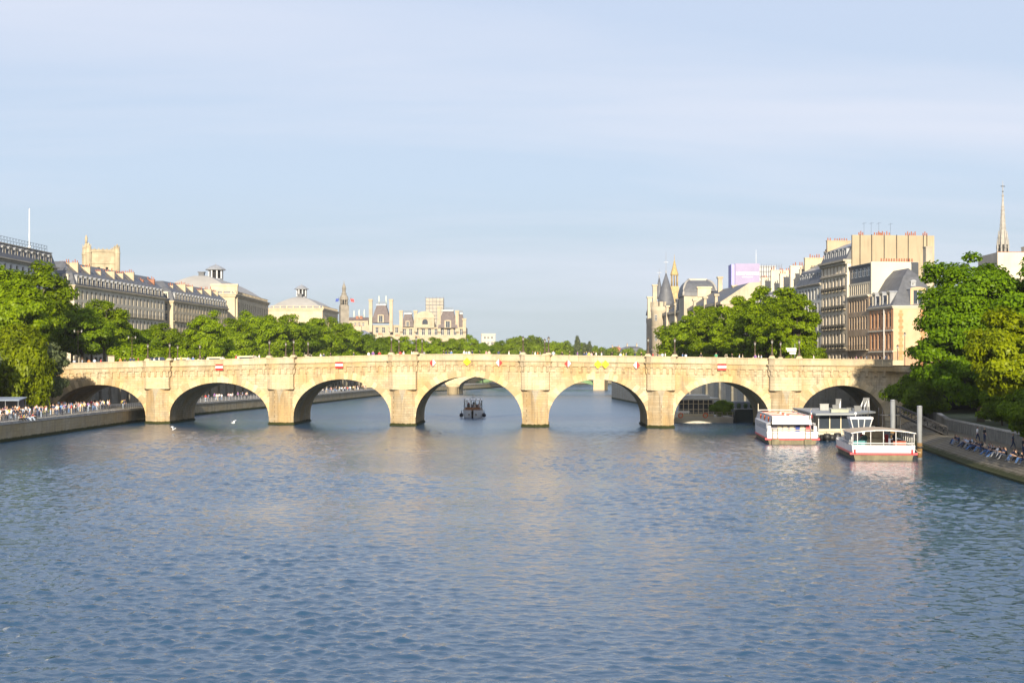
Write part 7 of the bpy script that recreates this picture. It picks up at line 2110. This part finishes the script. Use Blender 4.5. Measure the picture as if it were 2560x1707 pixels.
# people seated on the island slope
G3 = 'people sitting on the sloping quay'
y = 189.0; k = 0
RT = off(RB, SLOPE_W - .25)
while y > 146:
    x = pline(RT, y); t = math.atan2(1.0, .0)
    lab = 'on the sloping quay'
    person(x + PR.uniform(-.5, .35), y, SLOPE_Z - .02, -HP + PR.uniform(-.5, .35) + .12, PR.choice(['sitting', 'sitting', 'sitting', 'reclining']), lab, G3, PR.choice(['black', 'black', 'white', 'navy', 'grey', 'black', 'pale', 'navy', 'black', 'beige']), PR.choice(['navy', 'black', 'navy', 'black', 'grey', 'blue']))
    y -= PR.choice([.5, .6, .7, .9, 1.5]); k += 1
for y, dx, top, pose in ((188, 2.6, 'white', 'walking'), (187, 3.3, 'black', 'standing'), (171, 3.6, 'navy', 'walking'), (158, 2.0, 'black', 'standing')):
    person(pline(RT, y) + dx, y, SLOPE_Z + .005, HP + PR.uniform(-.4, .4), pose, 'on garden wall path', 'people on the garden wall path', top, 'navy')
# crew and passengers
bo = bpy.data.objects['canopy_boat']
for x, y, p_ in ((1.9, 5.2, 'standing'), (2.3, 7.4, 'standing'), (-1.7, 12.5, 'standing'), (-2.2, 13.5, 'walking'), (-1.2, 17.5, 'standing'), (.8, 18, 'standing')):
    w_ = Matrix.Rotation(bo.rotation_euler.z, 3, 'Z') @ Vector((x, y, 0)) + bo.location; person(w_.x, w_.y, 1.11, PR.uniform(0, 6), p_, 'aboard the canopy boat', 'people aboard the boats')
bo = bpy.data.objects['cruiser'].location
for x, y, p_, t_ in ((.45, 4.4, 'standing', 'black'), (-.4, 5.4, 'sitting', 'white'), (1.2, 5.6, 'sitting', 'pink'), (-1.0, 7.2, 'standing', 'red'), (1.4, 7.4, 'standing', 'white'), (.1, 7.6, 'standing', 'grey')):
    person(bo.x + x, bo.y + y, 1.69 if p_ == 'standing' else 2.1, PR.uniform(-.3, .3), p_, 'aboard the small cruiser', 'people aboard the boats', t_)

# awning stall and planters on the left quay
e = empty('awning_stall', (-81.2, 250, ZQ), .1, 'open bar stall with pale blue awning behind the left quay crowd', 'stall')
b = MB(); b.prism([(-5, -3), (1.6, -3), (1.6, 3), (-5, 3)], [2.5, 2.5, 2.9, 2.9], [2.62, 2.62, 3.02, 3.02]); link('awning', b.mesh('awning', simple('blue_grey_awning', (.26, .31, .40), .7, .1)), e)
for x in (-4.8, -2.7, -.6, 1.4):
    for y in (-2.8, 2.8): b = MB(); b.tube([(x, y, 0), (x, y, 2.55 if y < 0 else 2.9)], .05, 6); link('post', b.mesh('post', RAILM), e)
b = MB(); b.box(-4.6, 1.2, .8, 1.6, 0, 1.1); link('counter', b.mesh('counter', WOOD), e)
b = MB(); b.box(-4.6, 1.2, 2.5, 2.6, 0, 2.6); link('back_wall', b.mesh('back_wall', BDK), e)

# tall double lamps on the left street, lamps at the island end
def tall_lamp(px, Y, ztop, zb, lab):
    x = xat(px, Y); hgt = ztop - zb
    t = empty('street_lamp', (x, Y, zb), 0, lab, 'street lamp')
    b = MB(); b.lathe([(.26, 0), (.24, .5), (.14, .8), (.10, 1.2), (.07, hgt - .7), (.1, hgt - .6), (.05, hgt - .3)], 8); link('post', b.mesh('post', BRONZE), t)
    b = MB(); b.tube([(-.75, 0, hgt - .75), (0, 0, hgt - .45), (.75, 0, hgt - .75)], .05, 5); link('arm', b.mesh('arm', BRONZE), t)
    for sx in (-.75, .75):
        b = MB(); b.lathe([(.08, hgt - .72), (.18, hgt - .3), (.2, hgt - .25), (.05, hgt - .05), (0, hgt)], 7, sx, 0, [0, 1, 1, 1], smooth=False); link('lantern', b.mesh('lantern', [LAMPGL, IRON]), t)
tall_lamp(195, 318, zat(822, 318), ZS, 'tall double street lamp before the plane trees at the left bridge end')
tall_lamp(330, 330, zat(838, 330), ZS, 'tall double street lamp behind the first bastion lamps')
for px, Y, pt, lab in ((2244, 290, 862, 'small street lamp before the brick corner house'), (2262, 288, 831, 'taller street lamp before the brick corner house')):
    x = xat(px, Y); t = empty('street_lamp', (x, Y, ZS), 0, lab, 'street lamp'); hgt = zat(pt, Y) - ZS
    b = MB(); b.lathe([(.2, 0), (.16, .6), (.08, 1.0), (.06, hgt - .75), (.1, hgt - .7)], 8); link('post', b.mesh('post', IRON), t)
    b = MB(); b.lathe([(.1, hgt - .7), (.24, hgt - .25), (.26, hgt - .2), (.08, hgt - .02), (0, hgt + .1)], 6, m=[0, 1, 1, 1], smooth=False); link('lantern', b.mesh('lantern', [LAMPGL, IRON]), t)
# vehicles on the bridge: only their roofs show over the parapet
def van(px, d, lab, col, hh=1.62, Lv=3.6):
    X = bpx(px); sl = math.atan2(zline(X + 1) - zline(X - 1), 2)
    t = empty('van', BP(X, d, zline(X) + .07), face_ang, lab, 'van'); t.rotation_euler = (0, -sl, face_ang)
    b = MB(); prof = [(-Lv / 2, .3), (Lv / 2, .3), (Lv / 2, .95), (Lv / 2 - .55, 1.1), (Lv / 2 - 1.0, hh - .08), (Lv / 2 - 1.2, hh), (-Lv / 2 + .15, hh), (-Lv / 2, hh - .2)]
    for s in (-.85, .85): b.face([(x, s, z) for x, z in (prof if s < 0 else prof[::-1])])
    for (xa, za), (xb, zb) in zip(prof, prof[1:] + prof[:1]): b.face([(xa, -.85, za), (xa, .85, za), (xb, .85, zb), (xb, -.85, zb)])
    link('body', b.mesh('body', col, fix=True), t)
    for s in (-1, 1):
        b = MB(); b.box(-Lv / 2 + .5, Lv / 2 - 1.1, s * .853 - .004, s * .853 + .004, 1.1, hh - .25); link('side_window', b.mesh('side_window', GLASS), t)
        for x in (-Lv / 2 + .7, Lv / 2 - .75):
            b = MB(); b.lathe([(.31, -.1), (.31, .1)], 12); w_ = link('wheel', b.mesh('wheel', BLACK), t, (x, s * .78, .31)); w_.rotation_euler = (HP, 0, 0)
            b = MB(); b.lathe([(.18, -.104), (.18, .104)], 10); link('rim', b.mesh('rim', RAILM), w_)
van(443, 6.0, 'cream van on the bridge beside the lamps nearest the left bank', CREAM)
van(525, 7.0, 'cream van on the bridge above the first red and white sign', CREAM, 1.66, 3.9)
van(607, 6.5, 'long cream van crossing the bridge left of the second bastion', CREAM, 1.7, 4.4)
van(355, 12.0, 'dark blue van on the bridge end near the double street lamp', simple('dark_blue_car', (.03, .04, .07), .3, .1), 1.9, 4.0)
# direction sign by the island trees, poster board by the left trees
t = empty('direction_sign', BP(bpx(1990), 1.2, zline(bpx(1990)) + .19), face_ang, 'white direction sign boards on a pole beside the island lamps', 'sign')
b = MB(); b.tube([(0, 0, 0), (0, 0, 3.6)], .05, 6); link('pole', b.mesh('pole', RAILM), t)
for z, w in ((2.2, 1.3), (2.55, 1.5), (1.8, .9)): b = MB(); b.box(-w, w * .2, -.06, -.03, z, z + .28); link('board', b.mesh('board', WHITE), t)
t = empty('poster_board', (xat(278, 322), 322, ZS), .1, 'brown poster board among pedestrians at the left bridge end', 'poster board')
b = MB(); b.box(-.65, .65, -.12, .12, .5, 3.2); link('panel', b.mesh('panel', simple('faded_poster', (.42, .32, .24), .6, .3, 1.5)), t)
b = MB(); b.box(-.75, .75, -.16, .16, 3.2, 3.4); link('cap', b.mesh('cap', BRONZE), t)
b = MB(); b.box(-.12, .12, -.1, .1, 0, .5); link('foot', b.mesh('foot', BRONZE), t)
# gulls over the water
def gull(x, y, z, rz, bank, lab):
    g_ = empty('gull', (x, y, z), rz, lab, 'bird'); g_.rotation_euler = (bank, 0, rz); g_.scale = (1.45, 1.45, 1.45)
    b = MB(); b.lathe([(0, -.24), (.035, -.2), (.075, -.08), (.08, .02), (.055, .13), (.05, .17), (.025, .22), (0, .27)], 8); o = link('body', b.mesh('body', WHITE), g_); o.rotation_euler = (-HP, 0, 0)
    for s in (-1, 1):
        b = MB(); q = [(s * .05, .10, .02), (s * .05, -.10, .02), (s * .34, -.07, .22), (s * .34, .12, .24)]; q2 = [(s * .34, .12, .24), (s * .34, -.07, .22), (s * .74, -.12, .30), (s * .70, -.02, .33)]
        for w_ in (q, q2): b.face(w_); b.face([(x_, y_, z_ - .02) for x_, y_, z_ in w_[::-1]])
        link('wing', b.mesh('wing', simple('gull_wing_%d_%d' % (int(x), s), (.72, .73, .75), .7)), g_)
    b = MB(); b.face([(0, -.2, 0), (-.09, -.36, .01), (.09, -.36, .01)]); link('tail', b.mesh('tail', WHITE), g_)
gull(xat(435, 250), 250, zat(1072, 250), -1.2, .5, 'white gull flying low before the second arch pier')
gull(xat(583, 270), 270, zat(1057, 270), 1.3, -.1, 'white gull gliding low over the water before the second arch')
# ================================================================== light evening haze
b = MB(); b.box(-2600, 3100, -260, 5100, -3.0, 96.0)
hz_o = b.build('haze', [])
hm = bpy.data.materials.new('thin_haze'); hm.use_nodes = True
hn = hm.node_tree; hn.nodes.clear()
ho = hn.nodes.new('ShaderNodeOutputMaterial'); hv = hn.nodes.new('ShaderNodeVolumePrincipled')
hv.inputs['Color'].default_value = (0.86, 0.91, 1.0, 1)
hv.inputs['Density'].default_value = 0.000045
hv.inputs['Anisotropy'].default_value = 0.0
hn.links.new(hv.outputs[0], ho.inputs['Volume'])
hz_o.data.materials.append(hm)
tag(hz_o, 'thin evening haze over the river and city', 'haze', kind='stuff')
